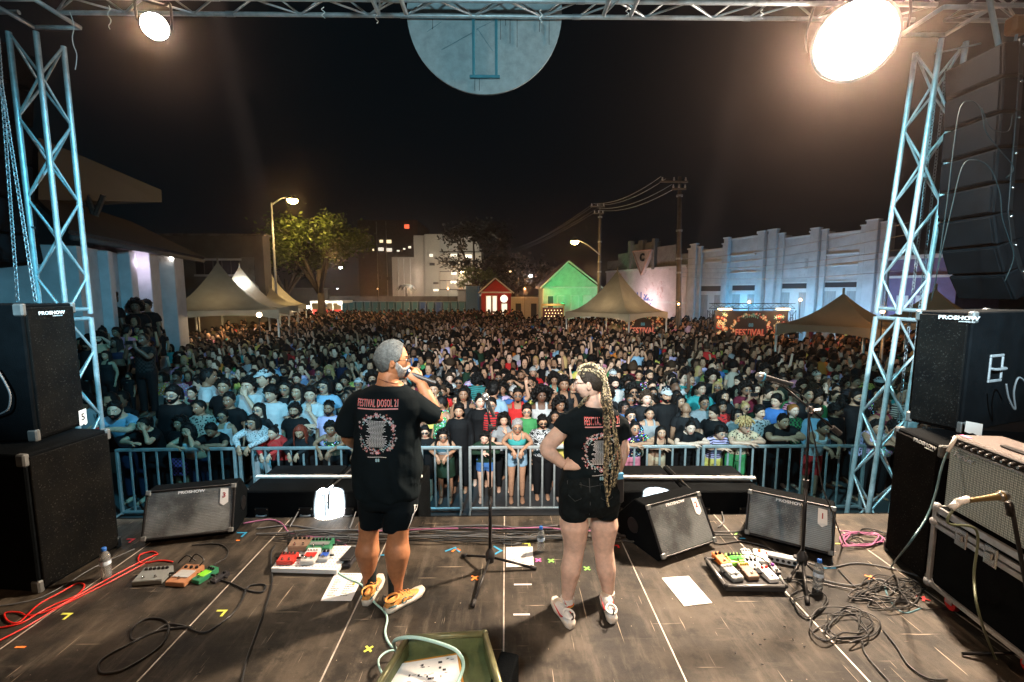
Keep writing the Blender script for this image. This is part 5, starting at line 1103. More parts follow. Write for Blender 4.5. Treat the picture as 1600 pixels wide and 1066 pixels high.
for (u,v,Y,p_,c) in ((520,400,32,200,(1,.62,.26)),(930,425,22,90,(1,.78,.45)),(1500,400,16.0,90,(1,.55,.22))): point('tent_fill',at_y(u,v,Y),p_,c,.2)  # points added to light the canopies, no lamp stands there
# --- printed banners
def flower(mb,cx,cz,r,n=6,mi=0,mc=1,y=0):
 for k in range(n):
  a=k*2*math.pi/n; mb.add([(cx+math.cos(a+t_)*r*q_,y,cz+math.sin(a+t_)*r*q_) for t_,q_ in ((0,.3),(-.35,.8),(0,1.0),(.35,.8))],[(0,1,2,3)],mi)
 mb.add([(cx+math.cos(k*math.pi/4)*r*.36,y-.0006,cz+math.sin(k*math.pi/4)*r*.36) for k in range(8)],[tuple(range(8))],mc)
def floral(root,name,pts,mats,y=0,sc=1,seed=1,wide=1.0):
 r=random.Random(seed); mb=MB()
 for (x,z,s) in pts: k=r.choice([0,0,1,2,3]); flower(mb,x,z,s*sc,r.choice((5,6,8)),k,r.choice([4,3,2]),y-r.uniform(0,.0008))
 o=mb.build(name,mats,root); o['kind']='stuff'; return o
M_pr=[mat('print_red',(.55,.05,.04),.6,0,.05),mat('print_orange',(.75,.30,.12),.6,0,.05),mat('print_cream',(.80,.68,.42),.6,0,.05),mat('print_teal',(.10,.38,.34),.6,0,.05),mat('print_white',(.75,.75,.70),.6,0,.05)]
def arch_pts(w,h,seed,n=58):
 r=random.Random(seed); P=[]
 for k in range(n):
  a=-0.25+(math.pi+.5)*k/(n-1); P.append((math.cos(a)*w*(.44+r.uniform(-.05,.06)) ,h*.02+math.sin(a)*h*(.36+r.uniform(-.04,.05)),w*r.uniform(.018,.04)))
 return P
def banner(name,label,u0,u1,v0,Y,panels,txt,seed,glow):
 A,B=at_y(u0,v0,Y),at_y(u1,v0,Y); H=A.z-GZ-.15; W=B.x-A.x; t=thing(name,label,'banner',((A.x+B.x)/2,Y,GZ)); cz=.15+H/2
 mb=MB(); mb.box((0,.03,cz),(W,.05,H)); mb.build('banner_cloth',mat('banner_black',(.012,.010,.012),.75,0,.1),t)
 aw=W*.5
 o=floral(t,'flower_print',[(x,cz+H*.05+z,s) for x,z,s in arch_pts(aw*1.15,H*.95,seed)],M_pr,y=-.0005)
 if panels:
  r=random.Random(seed+4)
  for s in (-1,1): floral(t,'flower_print',[(s*W*.39+r.uniform(-.07,.07)*W,cz+H*r.uniform(-.1,.42),W*r.uniform(.016,.036)) for _ in range(26)],M_pr,y=-.0004,seed=seed+9)
 mb=MB()
 for s in (-1,1):
  for k in range(6): a=R(62+k*9) if s > 0 else R(118-k*9); c=Vector((math.cos(a)*aw*.38,-.001,cz+H*.06+math.sin(a)*H*.30)); mb.add([c+Vector((dx*aw*.05,-.001,dz*aw*.05)) for dx,dz in ((-.5*s,0),(0,.9),(.2,.1),(0,-.5))],[(0,1,2,3)])
 mb.build('leaf_print',M_pr[3],t)['kind']='stuff'
 put('lettering',text_mesh('lettering',txt,H*.235,M_pr[0],bold=.02,sx=.78,extrude=.002),t,M=face_matrix((0,-.004,cz-H*.04),(1,0,0),(0,0,1)))
 put('lettering',text_mesh('lettering',txt,H*.235,mat('print_pink',(.85,.38,.30),.6),bold=.003,sx=.78,extrude=.002),t,M=face_matrix((-.012*W,-.009,cz-H*.035),(1,0,0),(0,0,1)))
 put('lettering',text_mesh('lettering','DOSOL',H*.235,M_pr[0],bold=.02,sx=.9,extrude=.002),t,M=face_matrix((0,-.004,cz-H*.27),(1,0,0),(0,0,1)))
 put('emblem',text_mesh('emblem','88',H*.12,mat('print_blue',(.05,.28,.5),.6),bold=.01,extrude=.002),t,M=face_matrix((0,-.004,cz+H*.15),(1,0,0),(0,0,1)))
 if glow:
  for s in (-1,1): truss(t,(s*(W/2+.22),0,0),(s*(W/2+.22),0,H+.2),.3,(1,0,0),.02,.01,.4,M_blkmetal,6)
  truss(t,(-W/2-.3,0,H+.45),(W/2+.3,0,H+.45),.3,(0,0,1),.02,.01,.4,M_blkmetal,6)
  for x in (-W*.42,W*.36):
   mb=MB(); mb.box((x,-.5,H+.28),(.8,.12,.08),b=.02); mb.build('lamp_bar',mat('lamp_bar_glow',(1,.8,.5),emit=(1,.62,.28),es=14),t); l_=point('banner_light',Vector((A.x+B.x)/2*Vector((1,0,0)) if False else ((A.x+B.x)/2+x,Y-.75,GZ+H+.1)),75,(1,.55,.24),.2)
 return t
banner('festival_banner','big black banner with flower arch and red FESTIVAL lettering hung from a small truss',1117,1232,486,27.5,True,'FESTIVAL',3,True)
banner('festival_banner','smaller black flower banner under the tall tent, partly hidden',972,1038,488,30.2,True,'FESTIVAL',8,False)
point('banner_light',at_y(1003,480,29),18,(1,.72,.5),.1)
# board with lit dots
t=thing('light_board','dark red board dotted with small lights in front of the green house','board',(at_y(864,490,39).x,39,GZ)); pbx(t,'panel',848,880,481,530,39,.1,mat('maroon_board',(.06,.01,.012),.7),GZ+.1)
for u in (847,881): pbx(t,'frame_post',u-.8,u+.8,476,530,38.9,.15,mat('gold_frame',(.4,.28,.08),.5),GZ)
pbx(t,'frame_bar',846,882,475,478,38.9,.15,mat('gold_frame'))
mb=MB()
for i in range(6):
 for j in range(7): P=at_y(852+i*4.8+(j % 2)*1.5,485+j*4.6,38.95)-t.location; mb.ball(P,.045,nu=6,nv=4)
stuff(mb.build('dot_lights',mat('dot_glow',(1,.8,.5),emit=(1,.7,.35),es=2.5),t)); point('board_light',at_y(864,474,38.2),60,(1,.65,.3),.2)
# --- street lamps, poles and wires
M_pole=mat('concrete_pole',(.16,.14,.12),.85,0,.25,3)
def lamp(u,v,Y,e,col,pw,label,rad=.22,pole=None,arm=None,cat='street lamp',ptrad=.15):
 P=at_y(u,v,Y); t=thing('street_lamp',label,cat,P,group='lit street lamps'); mb=MB(); mb.ball((0,0,0),(rad,rad,rad*.7)); mb.build('lamp_glass',mat('lamp_%d_%d' % (u,v),col,emit=col,es=e),t,smooth=True)
 mb=MB(); mb.lathe([(rad*.4,rad*.9),(rad*1.15,rad*.25),(rad*1.1,rad*.15)],12); mb.build('hood',M_blkmetal,t,smooth=True)
 if pole: Q=at_y(pole[0],pole[1],Y); mb=MB(); mb.tube(bez([Vector((0,0,rad*.6)),(Q-P)*.5+Vector((0,0,rad*.6+.1)),Q-P],4),.05,6); mb.build('arm',M_alu,t,smooth=True)
 if pole and len(pole) > 2: mb=MB(); mb.tube([Vector((Q.x,Y,GZ))-P,Q-P+Vector((0,0,.2))],[.12,.07],8); mb.build('pole',mat('pale_pole',(.22,.22,.22),.6),t,smooth=True)
 if pw > 1200: spot('lamp_light',P-Vector((0,.3,.35)),P-Vector((0,.3,9)),pw,col,112,.5,ptrad); point('lamp_light',P-Vector((0,.6,.2)),pw*.12,col,ptrad)
 elif pw: point('lamp_light',P-Vector((0,.6,.35)),pw,col,ptrad)
lamp(457,313,36,55,(1,.66,.24),2300,'tall street lamp glowing amber above the left tents',.40,(424,321,1))  # glass enlarged to stand in for the lamp's glare
lamp(898,378,41,60,(1,.64,.22),1500,'amber street lamp on an arm of the utility pole above the green house',.36,(937,398))  # lamp glass widened for its glare here too
lamp(508,424,70,25,(1,.80,.55),0,'small warm lamp under the broad tree',.22); lamp(532,418,70,45,(.85,.92,1),500,'white starry lamp under the broad tree',.26)
lamp(722,425,85,30,(1,.78,.38),800,'yellow lamp in front of the pale industrial block',.34,(746,434)); lamp(829,431,68,50,(.88,.94,1),400,'lone white starry lamp right of the red house',.26)
lamp(527,451,72,12,(.9,.95,1),0,'tiny white lamp above the food stand',.14)
for u,v,lb in ((790,425,'left'),(797,424,'right'),(786,428,'lowest')): lamp(u,v,100,5,(1,.7,.3),0,'%s of three dim yellow lamps in the far dark trees' % lb,.25)
def upole(u,vt,Y,lean,label,arms):
 P=at_y(u,vt,Y); t=thing('utility_pole',label,'utility pole',(P.x+lean,Y,GZ),group='utility poles'); H=P.z-GZ
 mb=MB(); mb.tube([(0,0,0),(-lean,0,H)],[.2,.11],10); mb.build('shaft',M_pole,t,smooth=True)
 for z,x0,x1 in arms: mb=MB(); mb.box(((x0+x1)/2-lean,-.12,H-z),(x1-x0,.1,.12),b=.01); mb.build('cross_arm',M_pole,t)
 for z,x0,x1 in arms:
  for k in range(3): mb=MB(); xx=x0+(x1-x0)*(k+.2)/2.4-lean; mb.lathe([(.05,0),(.07,.08),(.04,.16),(.05,.22)],8,M=Matrix.Translation((xx,-.12,H-z+.05))); mb.build('insulator',M_plaster2,t,smooth=True)
 for z in (1.2,3.4,5.2,6.1): mb=MB(); mb.lathe([(.21,H-z-.06),(.21,H-z+.06)],10,M=Matrix.Translation((-lean*(1-z/H),0,0))); mb.build('steel_band',M_steel,t)
 return P
U1=upole(938,318,42,.1,'brown utility pole above the tall white tent carrying an amber lamp',((.3,-.9,.4),(.9,-.6,.3)))
U2=upole(1062,276,30,.35,'tallest utility pole, dark, in front of the peeling building',((.35,-1.3,.5),(.8,-.5,.4)))
def wire(A,B,sag,label,r_=.012): mb=MB(); A,B=Vector(A),Vector(B); mb.tube([A.lerp(B,k/12)-Vector((0,0,sag*4*(k/12)*(1-k/12))) for k in range(13)],r_,4,caps=False); tag(mb.build('overhead_wire',M_rub if r_ > .02 else M_steel,smooth=True),label,'wire','overhead wires')
for k,(dx,dz) in enumerate(((-1.2,.0),(-.9,-.15),(-.5,-.5),(-.3,-.75))): wire(U2+Vector((dx,0,dz)),U1+Vector((dx*.5,0,dz*.8)),.5,'%s of the four overhead wires between the two utility poles' % ('highest','second highest','third highest','lowest')[k],.018); wire(U1+Vector((dx*.5,0,dz*.8)),at_y(775-k*6,392+k*3,95),1.2,'%s of four overhead wires running from the lamp carrying pole into the dark' % ('highest','second highest','third highest','lowest')[k],.022)
for (v0,v1),q_ in zip(((405,348),(414,366),(420,388),(426,398),(432,422)),('highest','second','middle','fourth','lowest')): wire(at_y(1062,v0,30),at_y(1420,v1,17),.25,'%s of five dark wires crossing before the pale building' % q_,.016)
# --- trees
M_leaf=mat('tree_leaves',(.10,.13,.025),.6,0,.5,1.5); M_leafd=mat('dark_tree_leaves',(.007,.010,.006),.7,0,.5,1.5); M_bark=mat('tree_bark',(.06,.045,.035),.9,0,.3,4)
def tree(u,v,Y,rx,rz,label,n,leaf,m_,seed,cat='tree',trunk=True,ry=None):
 P=at_y(u,v,Y); t=thing('tree',label,cat,(P.x,Y,GZ)); r=random.Random(seed); H=P.z-GZ; mb=MB(); ry=ry or rx*.8
 clumps=[]
 for _ in range(34):
  a=r.uniform(0,2*math.pi); e=r.uniform(-.5,1); d=r.uniform(.45,1) ** .6; c=Vector((math.cos(a)*rx*d*math.sqrt(1-e*e*.7),math.sin(a)*ry*d*math.sqrt(1-e*e*.7),H+e*rz*d)); clumps.append((c,r.uniform(.16,.30)*rx))
 for _ in range(n):
  c,s=r.choice(clumps); q=Vector((r.gauss(0,.55),r.gauss(0,.55),r.gauss(0,.4)))*s+c; a=Vector((r.uniform(-1,1),r.uniform(-1,1),r.uniform(-.6,.6))).normalized(); b=a.cross(Vector((r.uniform(-1,1),r.uniform(-1,1),1))).normalized(); l=leaf*r.uniform(.6,1.3)
  mb.add([q-a*l,q-b*l*.5,q+a*l,q+b*l*.5],[(0,1,2,3)])
 o=mb.build('crown',m_,t); o['kind']='stuff'
 if trunk:
  mb=MB(); mb.tube([(0,0,0),(.1,0,H*.3),(0,0,H*.75)],[rx*.10,rx*.07,rx*.045],9); mb.build('trunk',M_bark,t,smooth=True)
  for k in range(5): c=clumps[k][0]; mb=MB(); mb.tube([(0,0,H*.45),(c.x*.5,c.y*.5,H*.45+(c.z-H*.45)*.6),tuple(c)],[rx*.04,rx*.03,rx*.012],6); mb.build('limb',M_bark,t,smooth=True)
tree(497,388,42.5,4.9,2.1,'broad tree left of centre with its top lit yellow green by the street lamp',7500,.19,M_leaf,3)
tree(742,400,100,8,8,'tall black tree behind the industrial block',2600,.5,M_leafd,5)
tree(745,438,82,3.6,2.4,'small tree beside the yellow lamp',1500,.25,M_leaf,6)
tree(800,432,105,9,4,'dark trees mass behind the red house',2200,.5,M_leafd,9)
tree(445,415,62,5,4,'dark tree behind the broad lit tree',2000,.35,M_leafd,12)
P=at_y(635,445,110); t=thing('palm_tree','small dark palm in front of the pale industrial block','palm tree',(P.x,110,GZ)); H=P.z-GZ; mb=MB(); mb.tube([(0,0,0),(0,0,H)],[.3,.2],8); mb.build('trunk',M_bark,t)
for k in range(14):
 a=k*2*math.pi/14; d=Vector((math.cos(a),math.sin(a),0)); mb=MB(); L=[Vector((0,0,H))+d*(s*2.6)+Vector((0,0,1.0*s-2.4*s*s)) for s in (0,.25,.5,.75,1)]; sd=d.cross(Vector((0,0,1)))
 mb.add([p+sd*w_ for p,w_ in zip(L,(.1,.45,.5,.35,.05))]+[p-sd*w_ for p,w_ in zip(L,(.1,.45,.5,.35,.05))],[(i,i+1,i+6,i+5) for i in range(4)]); mb.build('frond',M_leafd,t)
# small back of house things in the light under the left tents
for u,v,Y,lb in ((461,487,40,'white domed grill stand under the last left tent'),(443,493,33,'small white umbrella near the left tents')):
 P=at_y(u,v,Y); t=thing('white_canopy_stand',lb,'stand',(P.x,Y,GZ)); O=t.location; mb=MB(); mb.lathe([(.7,P.z-GZ),(.5,P.z-GZ+.4),(.05,P.z-GZ+.65)],14); mb.build('hood',M_white,t,smooth=True)
 for s in (-1,1): mb=MB(); mb.tube([(s*.4,0,0),(s*.4,0,P.z-GZ+.02)],.03,6); mb.build('post',M_white,t)
P=at_y(405,492,19.5); point('flare_light',P,70,(1,.60,.34),.1); t=thing('bare_flood_lamp','glaring warm lamp at head height by the first left tent','lamp',P); mb=MB(); mb.ball((0,0,0),.10); mb.build('bulb',mat('warm_bulb',(1,.8,.6),emit=(1,.72,.5),es=30),t,smooth=True); mb=MB(); mb.tube([(0,0,-.1),(0,0,GZ-P.z)],.02,6); mb.build('post',M_blkmetal,t)
# warm lamps over the right hand part of the crowd for its orange rim
for u,v,Y,pw,lb in ((1250,478,20,230,'warm lamp on a pole behind the right part of the crowd'),(1170,480,24.0,160,'warm lamp on a pole left of the big banner'),(1378,500,13.6,80,'warm lamp on a pole by the right truss tower'),(1060,482,27,160,'warm lamp on a pole at the tall pole\'s foot'),(820,455,47,800,'warm lamp on a pole before the red house'),(700,455,52,800,'warm lamp on a pole before the toilets'),(590,455,50,600,'warm lamp on a pole before the food stand')):
 P=at_y(u,v,Y); point('crowd_rim_light',P+Vector((0,0,.35)),pw,(1,.46,.15),.15); t=thing('pole_lamp',lb,'lamp',P,group='warm pole lamps in the crowd'); mb=MB(); mb.ball((0,0,.25),.06); mb.build('bulb',mat('small_warm_bulb',(1,.7,.4),emit=(1,.6,.28),es=8),t,smooth=True); mb=MB(); mb.tube([(0,0,.2),(0,0,GZ-P.z)],.018,6); mb.build('post',M_blkmetal,t)
# sky dome far away (night)
# ------------------------------------------------------------------ crowd barriers
def barrier(x0,x1,y0,y1,label,thick=False):
 n=Vector((x1-x0,y1-y0,0)); L=n.length; t=thing('crowd_barrier',label,'barrier',(x0,y0,GZ),math.atan2(y1-y0,x1-x0),'crowd barriers in front of the stage')
 Mf=mat('barrier_steel',(.32,.35,.35),.5,.55,.25,8,dirt=((.25,.25,.23),.64))
 for x in (.02,L-.02):
  mb=MB(); mb.box((x,0,.62),(.05,.05,1.16),b=.01); mb.build('end_post',Mf,t)
  mb=MB(); mb.tube(bez([(x,-.34,.02),(x,-.25,.05),(x,0,.08),(x,.25,.05),(x,.34,.02)],3),.018,7); mb.build('foot',Mf,t,smooth=True)
 for z,h in ((1.18,.055),(.09,.045)): mb=MB(); mb.box((L/2,0,z),(L-.05,.048,h),b=.012); mb.build('rail',Mf,t)
 k=int((L-.06)/.205)
 for i in range(1,k): mb=MB(); x=.02+(L-.04)*i/k; mb.box((x,0,.635),(.034,.022,1.045),b=.006); mb.build('bar',Mf,t)
 return t
FY=7.55
xs=lambda u: at_z(u,815,GZ+.05).x
fx=[at_y(u,760,FY).x for u in (190,372,556,722,733,905,1090,1346)]
barrier(fx[0],fx[1],FY-.05,FY,'steel crowd barrier at the far left, its bars washed blue')
barrier(fx[1]+.05,fx[2],FY,FY+.02,'steel crowd barrier behind the left subwoofers, a person in red leans on it')
barrier(fx[2]+.04,fx[3],FY,FY,'steel crowd barrier just right of the man')
barrier(fx[4],fx[5],FY,FY,'steel crowd barrier between the man and the woman, behind the thin stand')
barrier(fx[5]+.04,fx[6],FY,FY,'steel crowd barrier behind the right subwoofers')
barrier(fx[6]+.05,fx[7],FY,FY-.02,'steel crowd barrier at the right, ending by the truss tower')

# ------------------------------------------------------------------ thin haze volume, added and tinted for the glow and veil round the lamps
hz=MB(); hz.box((0,215,14.6),(620,490,34.6)); hm=bpy.data.materials.new('thin_stage_haze'); hm.use_nodes=True; nt=hm.node_tree; nt.nodes.remove(nt.nodes['Principled BSDF'])
pv=nt.nodes.new('ShaderNodeVolumePrincipled'); pv.inputs['Color'].default_value=(.95,.74,.66,1); pv.inputs['Density'].default_value=.0007; pv.inputs['Anisotropy'].default_value=.93; nt.links.new(pv.outputs[0],nt.nodes['Material Output'].inputs['Volume'])
stuff(hz.build('haze',hm))

spot('lamp_light',at_y(460,318,36.5),at_y(500,380,42.5),2600,(1,.66,.24),84,.6,.2)  # second spot added at the street lamp to light the tree crown
point('tent_fill',at_y(378,440,26),130,(.85,.92,1),.2)  # pale fill point added to whiten a tent's left slope
point('tent_fill',at_y(402,442,32),130,(.95,.93,.9),.2)  # another added fill point, for the next tent in the row
# ================================================================== people
def objmat(name,rough,tint=(1,1,1),var=.12,scale=14,bump=.15,bscale=40,pattern=None,c2=(.01,.01,.012),sc=30.0,spec=.18,sheen=0,transl=0):
 m,nt,L,p=nodes_of(name); tc=nd(nt,'ShaderNodeTexCoord').outputs['Object']; oi=nd(nt,'ShaderNodeObjectInfo').outputs['Color']
 c=mixc(nt,1.0,oi,tint,'MULTIPLY')
 if pattern:
  if pattern in ('leopard','floral','dots'):
   v=nd(nt,'ShaderNodeTexVoronoi',Scale=sc); L.new(tc,v.inputs['Vector']); f=ramp(nt,v.outputs['Distance'],*((.28,.36) if pattern == 'leopard' else (.30,.40)))
   if pattern == 'floral': c=mixc(nt,f,v.outputs['Color'],c)
   else: c=mixc(nt,f,c2,c)
  elif pattern == 'zigzag':
   v=nd(nt,'ShaderNodeTexWave',Scale=sc,Distortion=9.0,Detail=0.0); v.bands_direction='Z'; v.inputs['Detail Scale'].default_value=3.0; L.new(tc,v.inputs['Vector']); c=mixc(nt,ramp(nt,v.outputs['Fac'],.45,.55),c,c2)
  elif pattern == 'stripe':
   v=nd(nt,'ShaderNodeTexWave',Scale=sc); v.bands_direction='Z'; L.new(tc,v.inputs['Vector']); c=mixc(nt,ramp(nt,v.outputs['Fac'],.5,.6),c,c2)
  elif pattern == 'check':
   v=nd(nt,'ShaderNodeTexChecker',Scale=sc); L.new(tc,v.inputs['Vector']); c=mixc(nt,v.outputs['Fac'],c,c2)
  elif pattern == 'mesh':
   v=nd(nt,'ShaderNodeTexVoronoi',Scale=sc); v.inputs['Randomness'].default_value=.1; L.new(tc,v.inputs['Vector']); c=mixc(nt,ramp(nt,v.outputs['Distance'],.2,.3),(.30,.12,.08),c)
 n=nd(nt,'ShaderNodeTexNoise',Scale=float(scale),Detail=5.0); L.new(tc,n.inputs['Vector'])
 c=mixc(nt,1.0,c,ramp(nt,n.outputs['Fac'],.3,.7,1-var,1+var*.6),'MULTIPLY')
 L.new(c,p.inputs['Base Color']); p.inputs['Roughness'].default_value=rough; p.inputs['Specular IOR Level'].default_value=spec
 if sheen: p.inputs['Sheen Weight'].default_value=sheen
 if bump:
  b=nd(nt,'ShaderNodeTexNoise',Scale=float(bscale),Detail=4.0); L.new(tc,b.inputs['Vector']); q=nd(nt,'ShaderNodeBump',Strength=bump,Distance=.012); L.new(b.outputs['Fac'],q.inputs['Height']); L.new(q.outputs[0],p.inputs['Normal'])
 return m
S_skin=objmat('skin',.5,var=.16,scale=30,bump=.12,bscale=170,spec=.35)
S_lip=objmat('lips',.35,(1.0,.42,.42),.05,10,0); S_brow=objmat('eyebrow_hair',.8,(.12,.10,.10),.2,90,0); S_sock=objmat('eyelid_skin',.5,(.92,.88,.86),.05,20,0)
S_eye=mat('eye_white',(.62,.60,.57),.25,0,0); S_iris=mat('iris',(.02,.012,.008),.15,0,0)
S_hair=objmat('hair',.55,(1,1,1),.45,60,.5,140,spec=.2)
CLOTH={k: objmat('cloth_' +k,.8,var=.14,scale=9,bump=.55,bscale=11,pattern=None if k == 'plain' else k,sc=s_,c2=c_,sheen=.0) for k,s_,c_ in
         (('plain',1,(0,0,0)),('leopard',42,(.01,.01,.012)),('zigzag',5.5,(.012,.014,.016)),('stripe',7,(.02,.02,.025)),('check',26,(.02,.02,.02)),('floral',30,(0,0,0)),('mesh',60,(.3,.1,.06)),('dots',24,(.02,.02,.02)))}
S_shoe=objmat('shoe',.6,var=.1,bump=.1); S_lens=mat('spectacle_lens',(.9,.95,1),.03,0,0,trans=.9,spec=.9); S_dark=mat('sunglass_lens',(.01,.01,.012),.08,0,0,spec=.8); S_frame=mat('spectacle_frame',(.02,.02,.02),.3)
HX,HYF,HYB,HZU,HZL=.073,.091,.100,.116,.112
def head_pts(d,jaw=1.0,off=0.0):
 """d: unit directions (n,3), returns surface points (n,3)"""
 d=np.asarray(d,float); hy=np.where(d[:,1] < 0,HYF,HYB)+off; hz=np.where(d[:,2] > 0,HZU,HZL)+off; hx=HX+off
 r=1/np.sqrt((d[:,0]/hx) ** 2+(d[:,1]/hy) ** 2+(d[:,2]/hz) ** 2); P=d*r[:,None]
 t=np.clip(-P[:,2]/HZL,0,1); up=np.clip(P[:,2]/HZU,0,1)
 P[:,0] *= (1-.30*jaw*t ** 1.7)*(1+.05*up*(1-up)*4*.5)
 P[:,1]=np.where(P[:,1] > 0,P[:,1]*(1-.50*t ** 1.2),P[:,1]*(1+.03*t))
 fr=P[:,1] < 0; x,z=P[:,0],P[:,2]; ax=np.abs(x); g=lambda v_,s_: np.exp(-(v_/s_) ** 2)
 nz=np.where(z >-.029,np.clip((.022-z)/.05,0,1) ** 1.1,np.clip((z+.043)/.014,0,1))
 D=.021*g(x,.0105)*nz*(z < .022)+.007*g(ax-.011,.007)*g(z+.032,.007)
 D +=-.0065*g(ax-.031,.014)*g(z-.006,.009)+.0055*g(ax-.028,.024)*g(z-.026,.008)+.004*g(ax-.042,.018)*g(z+.024,.018)
 D += .0075*g(x,.021)*(g(z+.050,.0045)+g(z+.063,.0055))-.002*g(x,.024)*g(z+.0565,.003)+.009*g(x,.021)*g(z+.094,.014)-.003*g(x,.03)*g(z+.076,.007)
 P[:,1] -= np.where(fr,D,0); return P
HBASE={}
def head_base(jaw,smile,ne,na):
 if (jaw,smile,ne,na) in HBASE: return HBASE[(jaw,smile,ne,na)]
 el=np.sin(np.linspace(-1,1,ne)*math.pi/2*.985); el=np.linspace(-1,1,ne)*R(88)*.6+el*R(88)*.4
 s=np.linspace(-1,1,na,endpoint=False); az=np.sign(s)*np.abs(s) ** 1.35*math.pi
 E,A=np.meshgrid(el,az,indexing='ij'); d=np.stack([np.cos(E)*np.sin(A),-np.cos(E)*np.cos(A),np.sin(E)],-1).reshape(-1,3)
 P=head_pts(d,jaw); fs=[]; ms=[]
 for i in range(ne-1):
  for k in range(na):
   l=(k+1) % na; f=(i*na+k,i*na+l,(i+1)*na+l,(i+1)*na+k); c=P[list(f)].mean(0); m=0
   if c[1] <-.03:
    x,z=abs(c[0]),c[2]-smile*min(abs(c[0]),.03)*.35
    if x < .0235 and abs(z+.0565) < .0115*(1-(x/.027) ** 2): m=1
    elif .010 < x < .049 and .0215+.10*(x-.01)*(1 if x < .035 else .2) < z < .0295+.10*(min(x,.035)-.01): m=3
    elif .017 < x < .046 and abs(c[2]-.006) < .0085: m=2
   fs.append(f); ms.append(m)
 fs += [tuple(reversed(range(na))),tuple((ne-1)*na+k for k in range(na))]; ms += [0,0]; HBASE[(jaw,smile,ne,na)]=(P,fs,ms); return P,fs,ms
def head_mesh_into(mb,M,jaw=1.0,smile=0.0,ne=46,na=44):
 P,fs,ms=head_base(jaw,smile,ne,na); o=len(mb.v); Mn=np.array(M)
 mb.v += [tuple(p) for p in (P @ Mn[:3,:3].T+Mn[:3,3])]; mb.f += [tuple(i+o for i in f) for f in fs]; mb.m += ms
 for sx in (-1,1):
  q=head_pts(np.array([[sx*.031,-.085,.0066]])/np.linalg.norm([.031,.085,.0066]))[0]
  mb.ball((sx*.0305,q[1]+.0010,.0066),(.0125,.0085,.0062),4,8,5,M); mb.ball((sx*.0305,q[1]-.0050,.0066),(.0050,.0035,.0052),5,6,4,M)
  Me=M @ Matrix.Translation((sx*.074,.012,-.006)) @ Matrix.Rotation(sx*R(24),4,'Z'); mb.ball((0,0,0),(.008,.018,.031),0,8,6,Me); mb.ball((sx*.004,-.004,.004),(.007,.010,.018),2,6,4,Me)
TMPS=bpy.data.scenes.new('workbench'); MAINS=bpy.context.scene
def remesh(mb,vox,smooth=3,mats=(),name='body'):
 me=mb.mesh('tmp',[],False); o=bpy.data.objects.new('tmp',me); TMPS.collection.objects.link(o)
 m=o.modifiers.new('r','REMESH'); m.mode='VOXEL'; m.voxel_size=vox; m.adaptivity=0
 if smooth: s=o.modifiers.new('s','SMOOTH'); s.iterations=smooth; s.factor=.5
 with bpy.context.temp_override(scene=TMPS,view_layer=TMPS.view_layers[0]):
  dg=bpy.context.evaluated_depsgraph_get(); e=o.evaluated_get(dg).to_mesh()
 n=len(e.vertices); v=np.empty(n*3); e.vertices.foreach_get('co',v); fs=[tuple(p.vertices) for p in e.polygons]; v=v.reshape(-1,3)
 o.evaluated_get(dg).to_mesh_clear(); bpy.data.objects.remove(o); bpy.data.meshes.remove(me); return v,fs
def ring(c,rx,ry,T=None,n=18,sq=2.3):
 out=[]
 for k in range(n):
  a=2*math.pi*k/n; ca,sa=math.cos(a),math.sin(a); x=math.copysign(abs(ca) ** (2/sq),ca)*rx; y=math.copysign(abs(sa) ** (2/sq),sa)*ry; p=Vector((c[0]+x,c[1]+y,c[2]))
  out.append(T(p) if T else p)
 return out
def torso(mb,f,g,T,grow=0.0,lo=.84,hi=1.46,belly=1.0):
 St=[(.80,.150+.03*f,.108+.03*f,.0),(.86,.165+.03*f+.01*g,.120+.045*f,.005),(.94,.172+.035*f+.014*g,.122+.06*f,.004),(1.02,.150+.07*f-.008*g,.106+.085*f,-.02*f),(1.08,.142+.08*f-.018*g,.102+.095*f,-.03*f),
          (1.18,.155+.05*f-.014*g,.110+.07*f,-.015*f),(1.28,.172+.03*f-.014*g,.118+.045*f+.014*g,-.008*g),(1.35,.180+.025*f-.014*g,.108+.03*f,.004),(1.405,.158+.02*f-.01*g,.085+.02*f,.012),(1.44,.105+.012*f,.070+.012*f,.018),(1.465,.070+.01*f,.062+.01*f,.02)]
 S=[s for s in St if lo <= s[0] <= hi]; mb.rings([ring((0,y0,z),rx+grow,ry+grow,T) for z,rx,ry,y0 in S])
def limb(mb,pts,rad,n=10): mb.tube(bez(pts,4),np.interp(np.linspace(0,1,(len(pts)-1)*4+1),np.linspace(0,1,len(rad)),rad),n)
